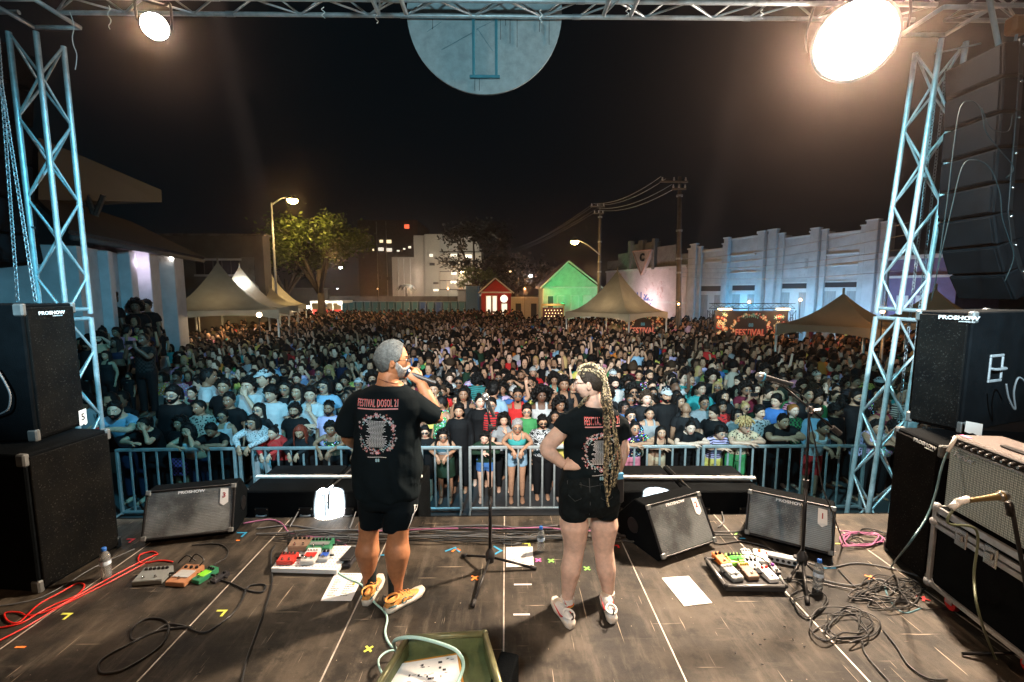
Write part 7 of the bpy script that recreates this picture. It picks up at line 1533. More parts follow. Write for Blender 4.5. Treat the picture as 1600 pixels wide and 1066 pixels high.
#     u    v   row  pose  fat g sleeve legs  yaw pitch tilt flip  skin  hair  hairc topc pattern  acc  bottom label
FR,R2=8.02,8.47
CAT=[
 (183,641,FR+.1,'lean_fold',.4,0,'short','long',18,0,0,0,'light','short','black','light blue','plain',('beard','cup'),'navy','bearded man in a light blue shirt holding a red cup, leftmost on the rail'),
 (225,664,FR,'lean_head',.2,1,'short','long',0,8,10,0,'tan','ponytail','black','black','plain',(),'black','tired looking woman in black resting her head on her hand at the rail'),
 (281,662,FR+.1,'down',.5,1,'short','skirt',-12,0,0,0,'brown','longcurl','black','black','plain',('necklace','earrings'),'purple','woman in a black top and purple checked skirt with a round pendant'),
 (329,673,FR,'lean_fold',.4,0,'short','long',0,24,0,0,'brown','short','black','black','plain',(),'black','man in black with his head bowed over folded arms on the rail'),
 (348,651,R2-.1,'down',.2,1,'tank','long',4,0,0,0,'tan','ponytail','black','white','plain',('glasses',),'black','woman in glasses and a pale tank top behind the man with bowed head'),
 (396,660,FR+.05,'lean_hang',.3,1,'long','long',-6,0,0,0,'tan','bob','black','white','leopard',('round','earrings'),'white','woman in round glasses and a black and white leopard blouse at the rail'),
 (426,677,FR,'lean_hang',.2,1,'long','long',-14,4,4,0,'light','bun','dark','red','mesh',('earrings',),'black','girl in a red net sweater leaning over the rail'),
 (468,676,FR,'lean_hang',.1,1,'long','long',8,20,0,0,'tan','longwave','red','charcoal','plain',(),'black','red haired girl in black looking down over the rail'),
 (516,671,FR,'lean_hang',.1,1,'crop','long',16,4,0,0,'brown','curly','black','dark green','floral',(),'black','curly haired girl in dark green sequins at the rail left of the man'),
 (270,618,R2,'down',.9,0,'short','long',6,0,0,0,'light','side','black','black','plain',('glasses','beard'),'black','heavy bearded man in glasses and a black tee in the left second row'),
 (312,637,R2,'down',.2,0,'short','long',-22,0,0,0,'brown','buzz','black','beige','dots',(),'black','cropped haired man in a white open collared shirt left of the bowed man'),
 (358,626,R2+.1,'down',.3,0,'short','long',0,0,0,0,'brown','short','black','black','plain',(),'black','round faced man in a plain black tee behind the woman in the pale tank top'),
 (388,603,9.0,'face',.2,0,'short','long',0,4,0,0,'light','curly','black','white','plain',(),'black','man in a white tee holding his hand over his face'),
 (405,641,R2,'down',.4,1,'long','long',-4,0,-6,0,'light','long','black','charcoal','plain',('glasses',),'black','pale woman in glasses and dark sweater above the leopard blouse'),
 (424,616,R2+.15,'down',.2,0,'short','long',-14,0,0,0,'light','fringe','black','white','plain',(),'black','young man in a plain white tee with a dark fringe'),
 (460,642,R2,'down',.2,0,'short','long',8,0,6,0,'tan','curly','black','black','plain',('beard',),'black','curly haired bearded man in black tee above the red haired girl'),
 (514,639,R2,'down',.3,0,'short','long',0,0,0,0,'brown','fade_curl','black','lilac','plain',('beard',),'black','bearded man in a lilac shirt just left of the man on stage'),
 (324,590,9.4,'down',.4,0,'short','long',120,0,0,0,'brown','short','black','white','plain',(),'black','broad man in a bright white tee turning away from the stage on the left'),
 (350,605,9.1,'down',.2,0,'short','long',10,0,0,0,'tan','short','black','black','plain',(),'black','man in black beside the one in white who turns away'),
 (446,608,8.9,'down',.3,1,'short','long',0,0,0,0,'tan','long','black','charcoal','plain',('glasses',),'black','woman in round glasses right of the man with the dark fringe'),
 (465,613,8.85,'down',.3,1,'short','long',-6,0,5,0,'tan','longwave','black','grey','plain',(),'black','woman in grey with wavy hair above the curly bearded man'),
 (485,618,8.7,'chin',.1,0,'short','long',12,0,0,0,'light','quiff','black','white','plain',(),'black','young man in white with his hand at his chin'),
 (507,604,9.0,'down',.3,1,'short','long',-8,0,0,0,'light','bob','black','light blue','plain',('glasses',),'blue','woman in glasses and a light blue tee left of the man on stage'),
 (444,580,None,'down',.7,0,'short','long',0,0,0,0,'brown','curly','black','black','plain',('beard','glasses'),'black','stout bearded man in glasses and black shirt, mid crowd left'),
 (469,576,None,'down',.2,0,'short','long',8,0,0,0,'tan','short','black','dark green','plain',('beard',),'black','man in a dark green tee right of the stout bearded man'),
 (514,580,None,'down',.1,1,'short','long',0,0,0,0,'tan','longcurl','blond','charcoal','plain',(),'black','woman with a huge mane of blond curls left of the man on stage'),
 (538,596,None,'down',.2,0,'short','long',10,0,-8,0,'brown','curly','black','charcoal','plain',(),'black','smiling curly haired man at the edge of the stage man\'s shoulder'),
 (573,588,None,'down',.3,0,'short','long',-6,0,0,0,'tan','short','black','grey','plain',('beard','cap'),'black','bearded man in a pale cap just left of the stage man\'s head'),
 (412,592,9.3,'down',.2,0,'short','long',-30,0,0,0,'light','short','black','grey','plain',('cap',),'black','person in a white cap looking right, left part of the crowd'),
 (356,578,None,'down',.2,1,'tank','long',0,0,6,0,'light','bun','dark','grey','plain',(),'black','woman with hair tied up and bare shoulders on the left'),
 (370,561,None,'down',.2,1,'tank','long',6,0,0,0,'light','long','dark','grey','plain',(),'black','long haired woman in a grey strappy top behind the one with tied hair'),
 (664,676,FR+.1,'down',.2,0,'short','short',8,0,0,0,'light','quiff','black','black','plain',('shades','necklace'),'black','man in sunglasses and black tee peeking from behind the stage man\'s arm'),
 (692,683,FR,'lean_hang',.25,1,'crop','skirt',6,0,0,0,'tan','longcurl','black','white','plain',('glasses',),'dark green','woman with big curls, glasses, white crop top and green skirt at the rail'),
 (717,643,R2,'down',.3,0,'jacket','long',0,0,0,0,'tan','side','dark','black','plain',('goatee',),'black','smiling man in an open black shirt right of the stage man'),
 (724,617,9.0,'down',.4,1,'tank','long',6,0,0,0,'brown','long','black','charcoal','plain',(),'black','woman with tan shoulders behind the smiling man in open black shirt'),
 (690,630,8.7,'down',.2,1,'tank','long',-80,0,0,0,'brown','bun','black','green','floral',('earrings',),'black','woman in profile with earring and tied hair beside the stage man\'s sleeve'),
 (757,686,FR,'lean_fold',.2,1,'long','hot',0,6,10,0,'pale','curly','black','dark green','plain',(),'blue','red lipped woman in a dark green sweater lying on folded arms at the rail'),
 (750,628,8.8,'down',.1,1,'short','long',18,0,0,0,'pale','bun','black','black','plain',(),'black','pale woman with red lips left of the upright microphone'),
 (768,633,8.75,'down',.2,0,'short','long',-6,0,0,0,'light','short','black','red','stripe',('glasses','goatee'),'black','man in glasses and red and black stripes right of the upright microphone'),
 (787,657,R2,'chin',.1,1,'short','long',6,0,0,0,'light','longcurl','dark','grey','plain',(),'black','woman with her hand at her mouth behind the white shirted one'),
 (809,618,9.0,'down',.2,0,'tank','long',0,0,0,0,'brown','short','black','red','plain',('glasses','goatee'),'black','man in glasses and a red tank top in the middle'),
 (808,668,FR,'lean_hang',.15,1,'crop','hot',4,0,0,0,'tan','side','grey','teal','plain',('round','necklace'),'light blue','woman in a teal bra top, open white shirt and denim shorts at the rail'),
 (823,643,R2+.1,'down',.2,0,'short','long',0,0,0,0,'light','side','dark','green','plain',('glasses',),'black','young man in glasses and green shirt behind the teal top'),
 (848,660,FR+.12,'down',.5,0,'short','long',4,6,0,0,'tan','curly','black','white','zigzag',('shades','beard'),'black','bearded man in sunglasses and a black and white zigzag shirt at the rail'),
 (846,619,8.95,'down',.2,0,'tank','long',10,0,0,0,'dark','afro','black','white','plain',(),'black','man with a big round afro and white vest above the zigzag shirt'),
 (881,601,9.3,'down',.4,1,'tank','long',0,0,0,0,'brown','curly','black','charcoal','plain',(),'black','short haired woman with open mouth left of the stage woman\'s face'),
 (740,587,None,'down',.3,0,'short','long',0,0,0,0,'light','buzz','dark','lilac','floral',('beard',),'black','bearded man in a pale flowered shirt, centre'),
 (779,591,None,'phone',.3,0,'short','long',0,0,0,0,'brown','short','black','white','plain',('glasses',),'black','man in glasses raising both hands to his face, centre'),
 (772,610,8.95,'down',.2,0,'short','long',150,0,0,0,'tan','fringe','black','light blue','plain',(),'black','person in light blue seen from behind, centre'),
 (867,651,R2+.1,'down',.1,1,'short','long',0,0,0,0,'brown','long','black','charcoal','plain',(),'black','half hidden woman between the sunglasses man and the stage woman'),
 (875,633,8.7,'down',.1,1,'short','long',20,8,0,0,'brown','bigcurl','black','black','plain',(),'black','person with a dome of dark curls left of the stage woman\'s shoulder'),
 (717,598,None,'down',.2,0,'short','long',0,0,0,0,'brown','short','black','charcoal','plain',('shades',),'black','man in shades right of the stage man\'s raised hand'),
 (678,609,9.1,'phone',.2,1,'short','long',0,0,0,0,'tan','curly','black','yellow','plain',(),'black','curly haired person in yellow right beside the stage man\'s forearm'),
 (828,598,None,'down',.2,0,'short','long',0,0,0,0,'brown','short','black','grey','plain',('goatee',),'black','man in grey behind the red tank top'),
 (864,588,None,'down',.3,0,'short','long',0,0,0,0,'tan','short','black','pink','floral',('glasses',),'black','man in glasses and a pink flowered shirt left of the stage woman'),
 (992,670,FR,'lean_fold',.3,1,'short','long',4,0,0,0,'tan','bun','black','navy','floral',('round',),'pink','person in round glasses and a colourful patterned shirt right of the stage woman'),
 (1034,677,FR,'lean_fold',.15,1,'crop','long',-6,0,0,0,'tan','long','black','black','plain',(),'brown' if False else 'tan','dark long haired woman with crossed arms on the rail behind the right subwoofers'),
 (1079,669,FR+.03,'lean_fold',.4,1,'short','long',-8,8,8,0,'pale','bun','black','black','plain',(),'black','woman in a black tee with heavy crossed forearms on the right rail'),
 (1127,678,FR,'lean_fold',.1,0,'short','long',14,0,0,0,'light','fringe','black','lilac','stripe',('glasses',),'yellow','young man in glasses with tattooed arms folded on the right rail'),
 (1165,667,FR,'lean_fold',.1,0,'short','short',10,0,0,0,'light','dreads','blond','tan','dots',('glasses',),'green','smiling person with blond dreadlocks and a sand coloured patterned shirt'),
 (1224,659,FR+.08,'lean_fold',.9,0,'short','long',6,0,0,0,'tan','short','black','charcoal','plain',(),'black','big man in a dark polo shirt leaning on the right rail'),
 (1288,669,FR,'lean_hang',.2,0,'tank','short',14,8,0,0,'brown','short','black','white','plain',('glasses',),'red','person in glasses, white tank top and red shorts, rightmost at the rail'),
 (1338,622,8.8,'down',.5,0,'short','long',10,-4,0,0,'tan','side','black','black','plain',('glasses','beard'),'black','bearded man in glasses left of the right truss tower'),
 (1187,645,R2,'down',.3,0,'short','long',16,0,-5,0,'light','side','black','white','dots',('moustache',),'black','moustached man in a printed pale shirt behind the blond dreadlocks'),
 (1240,642,R2+.05,'down',.1,1,'short','long',0,0,0,0,'pale','ponytail','ginger','green','check',(),'black','freckled woman in a green and checked top behind the big man'),
 (1152,649,R2+.05,'down',.2,1,'short','long',0,0,0,0,'tan','bob','black','grey','plain',('glasses',),'black','woman in glasses between the dreadlocks and the bowed profile'),
 (1116,646,R2,'down',.2,0,'short','long',-75,10,0,0,'light','side','black','black','plain',(),'black','dark haired man in profile looking right, behind the tattooed youth'),
 (1072,640,R2+.15,'down',.6,0,'short','long',160,0,0,0,'brown','bald','black','charcoal','plain',(),'black','bald man seen from behind on the right'),
 (1100,630,R2+.3,'down',.3,0,'short','long',0,0,0,0,'brown','short','black','grey','plain',('glasses',),'black','man in glasses and a grey tee right of the bald head'),
 (1041,619,8.9,'down',.3,0,'short','long',0,0,0,0,'tan','short','black','black','plain',('cap','beard'),'black','man in a white baseball cap and dark shirt with red sleeve trim'),
 (1015,647,R2+.1,'down',.1,0,'tank','long',-4,0,0,0,'tan','buzz','black','grey','plain',(),'black','slim short haired man with bare tattooed chest'),
 (986,650,R2,'down',.2,0,'short','long',0,0,0,0,'light','curly','black','navy','floral',('round','goatee'),'black','man with round glasses and goatee by the stage woman\'s braids'),
 (1010,623,8.9,'down',.2,1,'short','long',0,0,0,0,'pale','curly','brown','charcoal','plain',(),'black','pale round faced person above the tattooed chest'),
 (1062,628,8.95,'chin',.2,1,'short','long',20,0,0,0,'tan','long','black','charcoal','plain',(),'black','long haired woman glancing left behind the bald man'),
 (1089,611,None,'down',.3,1,'tank','long',0,0,0,0,'tan','long','black','grey','plain',(),'black','bare shouldered woman with straight hair above the bald man'),
 (1181,609,None,'down',.2,0,'short','long',6,0,0,0,'light','long','black','black','plain',('beard',),'black','long haired bearded man under the boom microphone'),
 (1039,552,None,'down',.2,0,'short','long',0,0,0,0,'brown','short','black','charcoal','plain',('beanie',),'black','person in a bright red bucket like hat in the right middle crowd'),
 (1276,589,None,'down',.3,0,'short','long',6,0,0,0,'tan','short','black','charcoal','plain',('backcap',),'black','person in a cream cap right of the boom stand'),
 (1120,573,None,'down',.5,0,'short','long',10,8,0,0,'brown','recede','black','blue','plain',(),'black','broad man in a blue tee looking down, right of centre'),
 (1305,590,None,'down',.6,0,'short','long',0,0,0,0,'tan','short','black','light blue','plain',('beard',),'black','broad bearded man in pale blue near the right tower'),
 (1055,574,None,'down',.2,1,'short','long',0,0,0,0,'light','bigcurl','dark','charcoal','plain',(),'black','woman with wide dark curls below the red hat'),
 (1239,574,None,'down',.2,1,'short','long',14,0,0,0,'light','longwave','blond','charcoal','plain',(),'black','woman with long blond waves lit orange on the right'),
 (1154,597,None,'down',.2,0,'short','long',-70,0,0,0,'light','side','black','black','plain',(),'black','man in profile facing right, mid crowd under the banner'),
 (1196,580,None,'down',.2,0,'short','long',0,0,0,0,'brown','afro','black','charcoal','plain',(),'black','man with a wide black afro behind the boom microphone'),
 (961,600,None,'down',.2,0,'short','long',0,0,0,0,'pale','curly','black','white','plain',('beard',),'black','bearded man in white right of the stage woman\'s head'),
 (985,594,None,'down',.2,1,'short','long',-16,0,0,0,'tan','longwave','black','white','plain',(),'black','woman with wavy hair and white top near the stage woman\'s braids'),
 (1213,628,8.9,'down',.2,0,'short','long',-60,0,0,0,'light','side','black','blue','plain',(),'black','man in a blue top looking aside behind the moustached man'),
 (1262,618,8.95,'down',.2,1,'short','long',0,-6,0,0,'tan','ponytail','black','charcoal','plain',(),'black','woman just right of the boom stand clamp, face turned up'),
 (1307,641,R2+.1,'down',.4,0,'short','long',60,14,0,0,'brown','curly','black','black','plain',(),'black','dark figure bending forward behind the white tank top'),
]
TER=[  # on the terrace, left
 (237,503,12.6,'down',.6,0,'short','long',150,0,0,'brown','short','black','orange','plain',(),'broad man in an orange tee with his back turned on the terrace'),
 (276,497,12.2,'down',.2,1,'tank','skirt',0,0,0,'tan','longwave','dark','black','plain',(),'long haired woman in a black dress standing high on the terrace'),
 (216,517,12.0,'down',.2,0,'short','long',20,0,0,'brown','short','black','yellow','plain',(),'boy in a pale yellow tee on the terrace left'),
 (316,538,11.0,'hold',.3,0,'short','long',-8,8,0,'brown','side','black','white','plain',('glasses',),'man in an open white shirt busy with his hands on the terrace edge'),
 (165,556,10.0,'down',.3,1,'tank','long',10,0,0,'tan','long','black','charcoal','plain',(),'woman in a dark vest behind the left truss tower'),
 (224,556,10.3,'fold',.4,0,'short','long',6,0,0,'brown','curly','black','navy','plain',('beard',),'bearded man in dark blue with folded arms on the terrace'),
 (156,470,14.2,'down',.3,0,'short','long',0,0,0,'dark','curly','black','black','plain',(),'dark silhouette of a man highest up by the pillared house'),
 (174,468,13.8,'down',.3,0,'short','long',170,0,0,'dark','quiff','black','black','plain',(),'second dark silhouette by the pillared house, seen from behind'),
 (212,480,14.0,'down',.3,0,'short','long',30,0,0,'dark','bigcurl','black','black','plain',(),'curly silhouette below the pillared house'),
 (229,478,14.6,'down',.3,0,'short','long',0,0,0,'brown','short','black','black','plain',('backcap',),'silhouette in a cap below the orange window'),
 (253,482,14.0,'down',.2,1,'short','long',-30,0,0,'brown','bob','black','charcoal','plain',(),'silhouette with bobbed hair before the white pillar'),
 (292,488,14.0,'down',.3,1,'short','long',160,0,0,'tan','bigcurl','dark','charcoal','plain',(),'person with backlit round hair under the big dark tent'),
 (322,486,15.0,'down',.3,0,'short','long',0,0,0,'tan','short','black','black','plain',(),'man in a black tee with a printed chest under the dark tent'),
 (347,496,14.4,'down',.2,1,'tank','long',10,0,0,'light','long','black','charcoal','plain',(),'smiling long haired woman below the dark tent'),
 (182,520,12.2,'phone',.2,0,'short','long',0,0,0,'brown','short','black','black','plain',('phone',),'person in black filming with a phone on the terrace'),
 (160,520,13.0,'down',.2,0,'short','long',10,0,0,'dark','short','black','charcoal','plain',(),'dim man just right of the left truss tower'),
 (257,545,11.2,'down',.3,1,'short','long',0,0,0,'brown','longcurl','black','purple','plain',(),'curly haired woman in purple on the terrace'),
 (340,524,12.2,'down',.2,1,'tank','long',0,0,0,'light','long','dark','blue','plain',(),'woman in blue with long hair near the terrace end'),
 (200,588,9.9,'down',.5,0,'short','long',0,0,0,'brown','curly','black','black','plain',('beard','necklace'),'bearded man in black with a silver chain round his neck'),
 (254,590,9.8,'down',.3,1,'tank','long',-20,0,0,'tan','bob','black','orange','floral',(),'woman leaning in an orange flowered top on the left'),
 (290,578,10.1,'temple',.2,0,'short','long',20,0,0,'tan','short','black','light blue','plain',(),'person in light blue with a hand raised to the temple'),
]
def add_cat(row):
 (u,v,Y,pose,f,g,sl,lg,yaw,pit,tilt,fl,sk,hr,hc,tc,pat,acc,bt,lb)=row
 V=variant(pose,f,g,sl,lg,yaw if abs(yaw) < 50 else (0 if abs(yaw) > 100 else int(math.copysign(35,yaw))),pit,tilt,bool(fl),1.0 if not g else .9); rz=0
 if abs(yaw) > 100: rz=R(yaw)
 elif abs(yaw) >= 50: rz=R(math.copysign(abs(yaw)-35,yaw))
 X,Yy,h=place(u,v,1.74 if not g else 1.64,Y,GZ,V); hat={'bright red': 'red'}.get(' '.join(lb.split()[3:5]),'white')
 return person(X,Yy,GZ,h,lb,V,sk,hr,hc,sl,tc,bt,pat,acc,rz,hatc='red' if 'red bucket' in lb else 'beige' if 'cream' in lb else 'white',botpat='check' if 'purple checked' in lb else 'plain')
for row in CAT: add_cat(row)
for (u,v,Y,pose,f,g,sl,lg,yaw,pit,tilt,sk,hr,hc,tc,pat,acc,lb) in TER:
 V=variant(pose,f,g,sl,lg,yaw if abs(yaw) < 50 else 0,pit,tilt); base=GZ+1.15 if Y >= 10.0 or True else GZ
 X,Yy,h=place(u,v,1.7,Y,base,V)
 if X >-.675*Yy-1.0 or Y < 9.9: base=GZ; X,Yy,h=place(u,v,1.72,None,base,V)
 else:
  P=at_z(u,v,base+V['hc']*(1.72 if not g else 1.62)/1.7)
  if 9.6 < P.y < 17.3 and P.x <-.675*P.y-1.0: X,Yy,h=P.x,P.y-V['hy'],(1.72 if not g else 1.62)
 person(X,Yy,base,h,lb,V,sk,hr,hc,sl,tc,'black',pat,acc,R(yaw) if abs(yaw) >= 50 else 0,hatc='charcoal')
# open white shirt of the woman in the teal top, arms bare below it; small bag on her hip
# ------------------------------------------------------------------ people not picked out one by one above, nearest rows first
NIND=300; rr_=random.Random(21)
styles_m=['short','short','buzz','side','quiff','fade_curl','curly','fringe','bigcurl','afro','recede','bald']; styles_f=['long','long','longwave','longcurl','bob','bun','ponytail','bigcurl','curly','afro']
hn={'short': 'short hair','buzz': 'cropped hair','side': 'side parted hair','quiff': 'swept up hair','fade_curl': 'short curls on top','curly': 'tight curls','fringe': 'a dark fringe','bigcurl': 'big curls','afro': 'an afro','recede': 'a receding hairline','bald': 'a bald head','long': 'long straight hair','longwave': 'long wavy hair','longcurl': 'long curls','bob': 'a bob','bun': 'a bun','ponytail': 'a ponytail'}
TC2=['black','black','black','black','black','black','charcoal','charcoal','charcoal','charcoal','navy','wine','dark green','white','white','grey','light blue','blue','navy','red','green','dark green','lilac','yellow','tan','pink','teal','beige','wine']
an={'glasses': 'glasses','round': 'round glasses','shades': 'sunglasses','beard': 'a beard','goatee': 'a goatee','moustache': 'a moustache','cap': 'a cap','backcap': 'a cap worn backwards'}
def clear(x,y,d): return all((x-p[0]) ** 2+((y-p[1])*1.05) ** 2 > d*d for p in ALLP)
cand=[]
y=8.03
while y < 18:
 x=-min(.675*y+.6,y*.95);
 while x < y*.93:
  cand.append((x+rr_.uniform(-.12,.12),y+rr_.uniform(-.10,.10)*(y > 8.1)*1.0)); x += rr_.uniform(.44,.54)
 y += .42 if y > 8.1 else .36
for _ in range(26):
 yy=rr_.uniform(9.7,15); cand.append((rr_.uniform(-min(13,yy*.93),-.675*yy-1.1),yy))
cand.sort(key=lambda p: p[1]); used=set(p[4] for p in ALLP)
lands=[(155,'behind the left truss tower'),(260,'before the pillared house'),(330,'below the big dark tent'),(420,'below the left row of tents'),(500,'below the broad tree'),(560,'left of the stage man\'s head'),(660,'below the toilet row'),(735,'right of the stage man'),(790,'below the red house'),(850,'below the green house'),(930,'around the stage woman\'s head'),(1010,'below the tall tent'),(1075,'below the tallest pole'),(1180,'below the big banner'),(1260,'behind the boom stand'),(1345,'below the low tan tent'),(1600,'behind the right truss tower')]
poses=['down']*12+['fold','hold','chin','phone','raise','temple']
cnt=0; LASTY=14
def near_ref(x,y,skip=()):
 best=sorted(((p[0]-x) ** 2+(p[1]-y) ** 2,p) for p in ALLP[:len(CAT)+len(TER)] if p[4] not in skip); return best
for (x,y) in cand:
 if len(ALLP) >= NIND: break
 base=GZ+1.15 if (x <-.675*y-1.0 and y > 9.6) else GZ
 if abs(x+.675*y+.85) < .22 or not clear(x,y,.35 if y < 8.3 else .40 if y < 12 else .43): continue
 u,v=px((x,y,base+1.6))
 if not (135 < u < 1450): continue
 g=rr_.random() < .48; f=rr_.choice((.1,.2,.3,.3,.5,.8)); hr=rr_.choice(styles_f if g else styles_m); tc=rr_.choice(TC2); sl=rr_.choice(['short','tank','short','crop','short'] if g else ['short','short','short','tank','long']); acc=[]
 if rr_.random() < .25: acc.append(rr_.choice(['glasses','round','glasses','shades']))
 if not g and rr_.random() < .42: acc.append(rr_.choice(['beard','beard','goatee','moustache']))
 if not g and hr == 'short' and rr_.random() < .25: acc.append(rr_.choice(['cap','backcap']))
 pat=rr_.choice(['plain']*8+['floral','stripe','check','dots']); pose=rr_.choice(poses); yaw=rr_.choice((-24,0,0,16)); pit=rr_.choice((0,0,6)); tilt=0
 f=.2 if f < .3 else .5 if f < .7 else .8
 if y < 8.25: pose=rr_.choice(('lean_fold','lean_hang','lean_fold','lean_head'))
 if pose in ('raise','temple','hold','chin','phone','fold'): f=.2; yaw=0; pit=0; sl='short'
 V=variant(pose,f,int(g),sl,'long',yaw,pit,tilt,False,.9 if g else 1.0)
 if y > 12: pat=pat if pat != 'check' else 'plain'
 h=rr_.gauss(1.63 if g else 1.74,.055) if y > 8.25 else rr_.uniform(1.56,1.64); hc=rr_.choice(['black','black','dark','dark','brown','blond' if g and rr_.random() < .3 else 'black']); sk=rr_.choice(['light','tan','tan','brown','brown','dark','pale'])
 rz=R(rr_.choice((-8,0,0,10,0,-70,90,170) if rr_.random() < .18 else (-10,-4,0,6,12)))
 who='woman' if g else 'man'; extra=(' and ' +an[acc[0]]) if acc else ''; gar=BANDS[sl]; pt={'plain': '','floral': 'flowered ','stripe': 'striped ','check': 'checked ','dots': 'dotted '}[pat]; colr=tc
 land=next(l for q,l in lands if u < q); dep='near' if y < 9.6 else 'mid' if y < 11.5 else 'deeper'
 opts=['%s with %s%s in %s %s%s %s' % (who,hn[hr],extra,'a' if colr[0] not in 'aeiou' else 'an',colr+' ' +pt,gar,land)]
 ref=near_ref(x,y)
 for d2,p in ref[:6]:
  rel=('right behind' if abs(p[0]-x) < .35 and y > p[1] else 'behind and left of' if x < p[0] and y > p[1]+.3 else 'behind and right of' if y > p[1]+.3 else 'left of' if x < p[0] else 'right of'); short=p[4].split(' in ')[0].split(' with ')[0]
  nick=' '.join(p[4].split()[:5]); opts.append('%s in %s %s with %s, %s the %s' % (who,colr,gar,hn[hr],rel,nick))
 lb=None
 for o_ in opts:
  o_=' '.join(o_.split()[:16])
  while o_.split()[-1] in ('the','a','and','in','of','with','his','her'): o_=' '.join(o_.split()[:-1])
  if o_ not in used: lb=o_; break
 if lb is None: continue
 used.add(lb); LASTY=y
 if h > 1.9: h=1.85
 person(x,y,base,h,lb,V,sk,hr,hc,sl,tc,rr_.choice(['black','navy','charcoal','black']),pat,acc,rz)
# ------------------------------------------------------------------ the mass of the crowd farther back: one object
def lowperson(r,lod):
 """vertices, faces, colour index per face: 0 skin 1 hair 2 cloth 3 trousers"""
 mb=MB(); na=8 if lod else 6
 mb.rings([[Vector((rx*math.cos(t),.01+ry*math.sin(t),z)) for t in np.arange(na)*2*math.pi/na] for z,rx,ry in ((.75,.17,.12),(1.02,.16,.12),(1.28,.19,.12),(1.40,.17,.09),(1.46,.06,.06))],2)
 mb.rings([[Vector((rx*math.cos(t),ry*math.sin(t)+y0,z)) for t in np.arange(na)*2*math.pi/na] for z,rx,ry,y0 in ((1.42,.055,.055,.015),(1.455,.05,.055,-.01),(1.485,.062,.084,-.017),(1.555,.081,.106,-.013),(1.62,.084,.107,0),(1.69,.067,.084,0),(1.715,.034,.045,0))],0)
 st=r.choice((0,0,1,2,3)); k=(0.008,.03,.055,.012)[st]; zb=1.50 if st == 3 else 1.56
 L=[(zb,.086+k*.5,.108+k*.5,.034),(1.60,.090+k,.104+k,.032),(1.665,.086+k,.098+k,.020),(1.73+k*.5,.056+k*.6,.068+k*.6,.01),(1.75+k,.022,.022,.01)]
 if st == 3: L=[(1.28,.11,.06,.07),(1.40,.10,.06,.06)]+L
 mb.rings([[Vector((rx*math.cos(t),y0+ry*math.sin(t),z)) for t in np.arange(na)*2*math.pi/na] for z,rx,ry,y0 in L],1)
 if lod:
  po=r.choice(('down','down','up','up1','fold'))
  for sx in (-1,1):
   pq=po if po != 'up1' else ('up1' if sx > 0 else 'down')
   E,W_={'up1': ((sx*.28,-.1,1.5),(sx*.26,-.15,1.82)),'down': ((sx*.24,.02,1.12),(sx*.24,-.08,.9)),'up': ((sx*.26,-.2,1.35),(sx*.14,-.3,1.62)),'fold': ((sx*.24,-.1,1.1),(0,-.22,1.16))}[pq]
   S_=(sx*.18,.01,1.37); mb.tube([S_,((S_[0]+E[0])/2,(S_[1]+E[1])/2,(S_[2]+E[2])/2)],[.065,.06],6,2,caps=False); mb.tube([((S_[0]+E[0])/2,(S_[1]+E[1])/2,(S_[2]+E[2])/2),E,W_],[.045,.04,.03],5,0)
  # eyes, brows, mouth as small raised patches
  for sx in (-1,1): mb.box((sx*.033,-.106,1.592),(.026,.014,.013),4)
  mb.box((0,-.122,1.566),(.018,.028,.04),0); mb.box((0,-.112,1.528),(.042,.014,.011),4)
  if r.random() < .3: mb.box((0,-.085,1.512),(.09,.05,.045),1)
 v=np.array(mb.v); tri=[]; cm=[]
 for f,m in zip(mb.f,mb.m): tri.append(f); cm.append(m)
 return v,tri,cm
rc=random.Random(5); T1=[lowperson(rc,1) for _ in range(14)]; T0=[lowperson(rc,0) for _ in range(10)]
Vs,Fs,Cs=[],[],[]; off=0
def bounds(y):
 xl=(-.675*y-.55) if y < 17.2 else np.interp(y,[17.2,19,26,40,68],[-13,-14,-17,-22,-30]); xr=min(y*.93,22.6-max(y-26.3,0)*.35-1.7 if y < 55 else 12); return xl,xr
y=LASTY+.1; npl=0
while y < 50:
 xl,xr=bounds(y); step=.50 if y < 25 else .56 if y < 40 else .66; x=xl+rc.uniform(0,.4)
 if y > 37: xr=min(xr,.04*y)
 while x < xr:
  px_,py_=x+rc.uniform(-.12,.12),y+rc.uniform(-.14,.14); x += step*rc.uniform(.85,1.25)
  if rc.random() < .06 or (11.0 < px_ < 19.5 and 21.5 < py_ < 29) or (6.0 < px_ < 11 and 24.5 < py_ < 31) or any((px_-q[0]) ** 2+(py_-q[1]) ** 2 < .16 for q in ALLP if q[1] > LASTY-.6): continue
  v,tri,cm=rc.choice(T1 if y < 34 else T0); s=rc.gauss(1.0,.06); a=rc.gauss(0,.25) if rc.random() > .1 else rc.uniform(0,6.28); ca,sa=math.cos(a),math.sin(a)
  if not (-8 < 0): pass
  w_=v*s; P=np.stack([w_[:,0]*ca-w_[:,1]*sa+px_,w_[:,0]*sa+w_[:,1]*ca+py_,w_[:,2]+GZ],1); Vs.append(P); Fs += [tuple(i+off for i in f) for f in tri]; off += len(v); npl += 1
  sk=SKIN[rc.choice(['light','tan','tan','brown','brown','dark','pale'])]; hc_=HAIRC[rc.choice(['black','black','dark','brown','dark','blond' if rc.random() < .15 else 'black'])]; cl=COL[rc.choice(TC2+['charcoal','black','orange'])]
  pal=(sk,hc_,cl,COL['charcoal'],tuple(q*.22 for q in sk)); Cs += [pal[m] for m in cm]
 y += .46 if y < 25 else .56 if y < 40 else .74
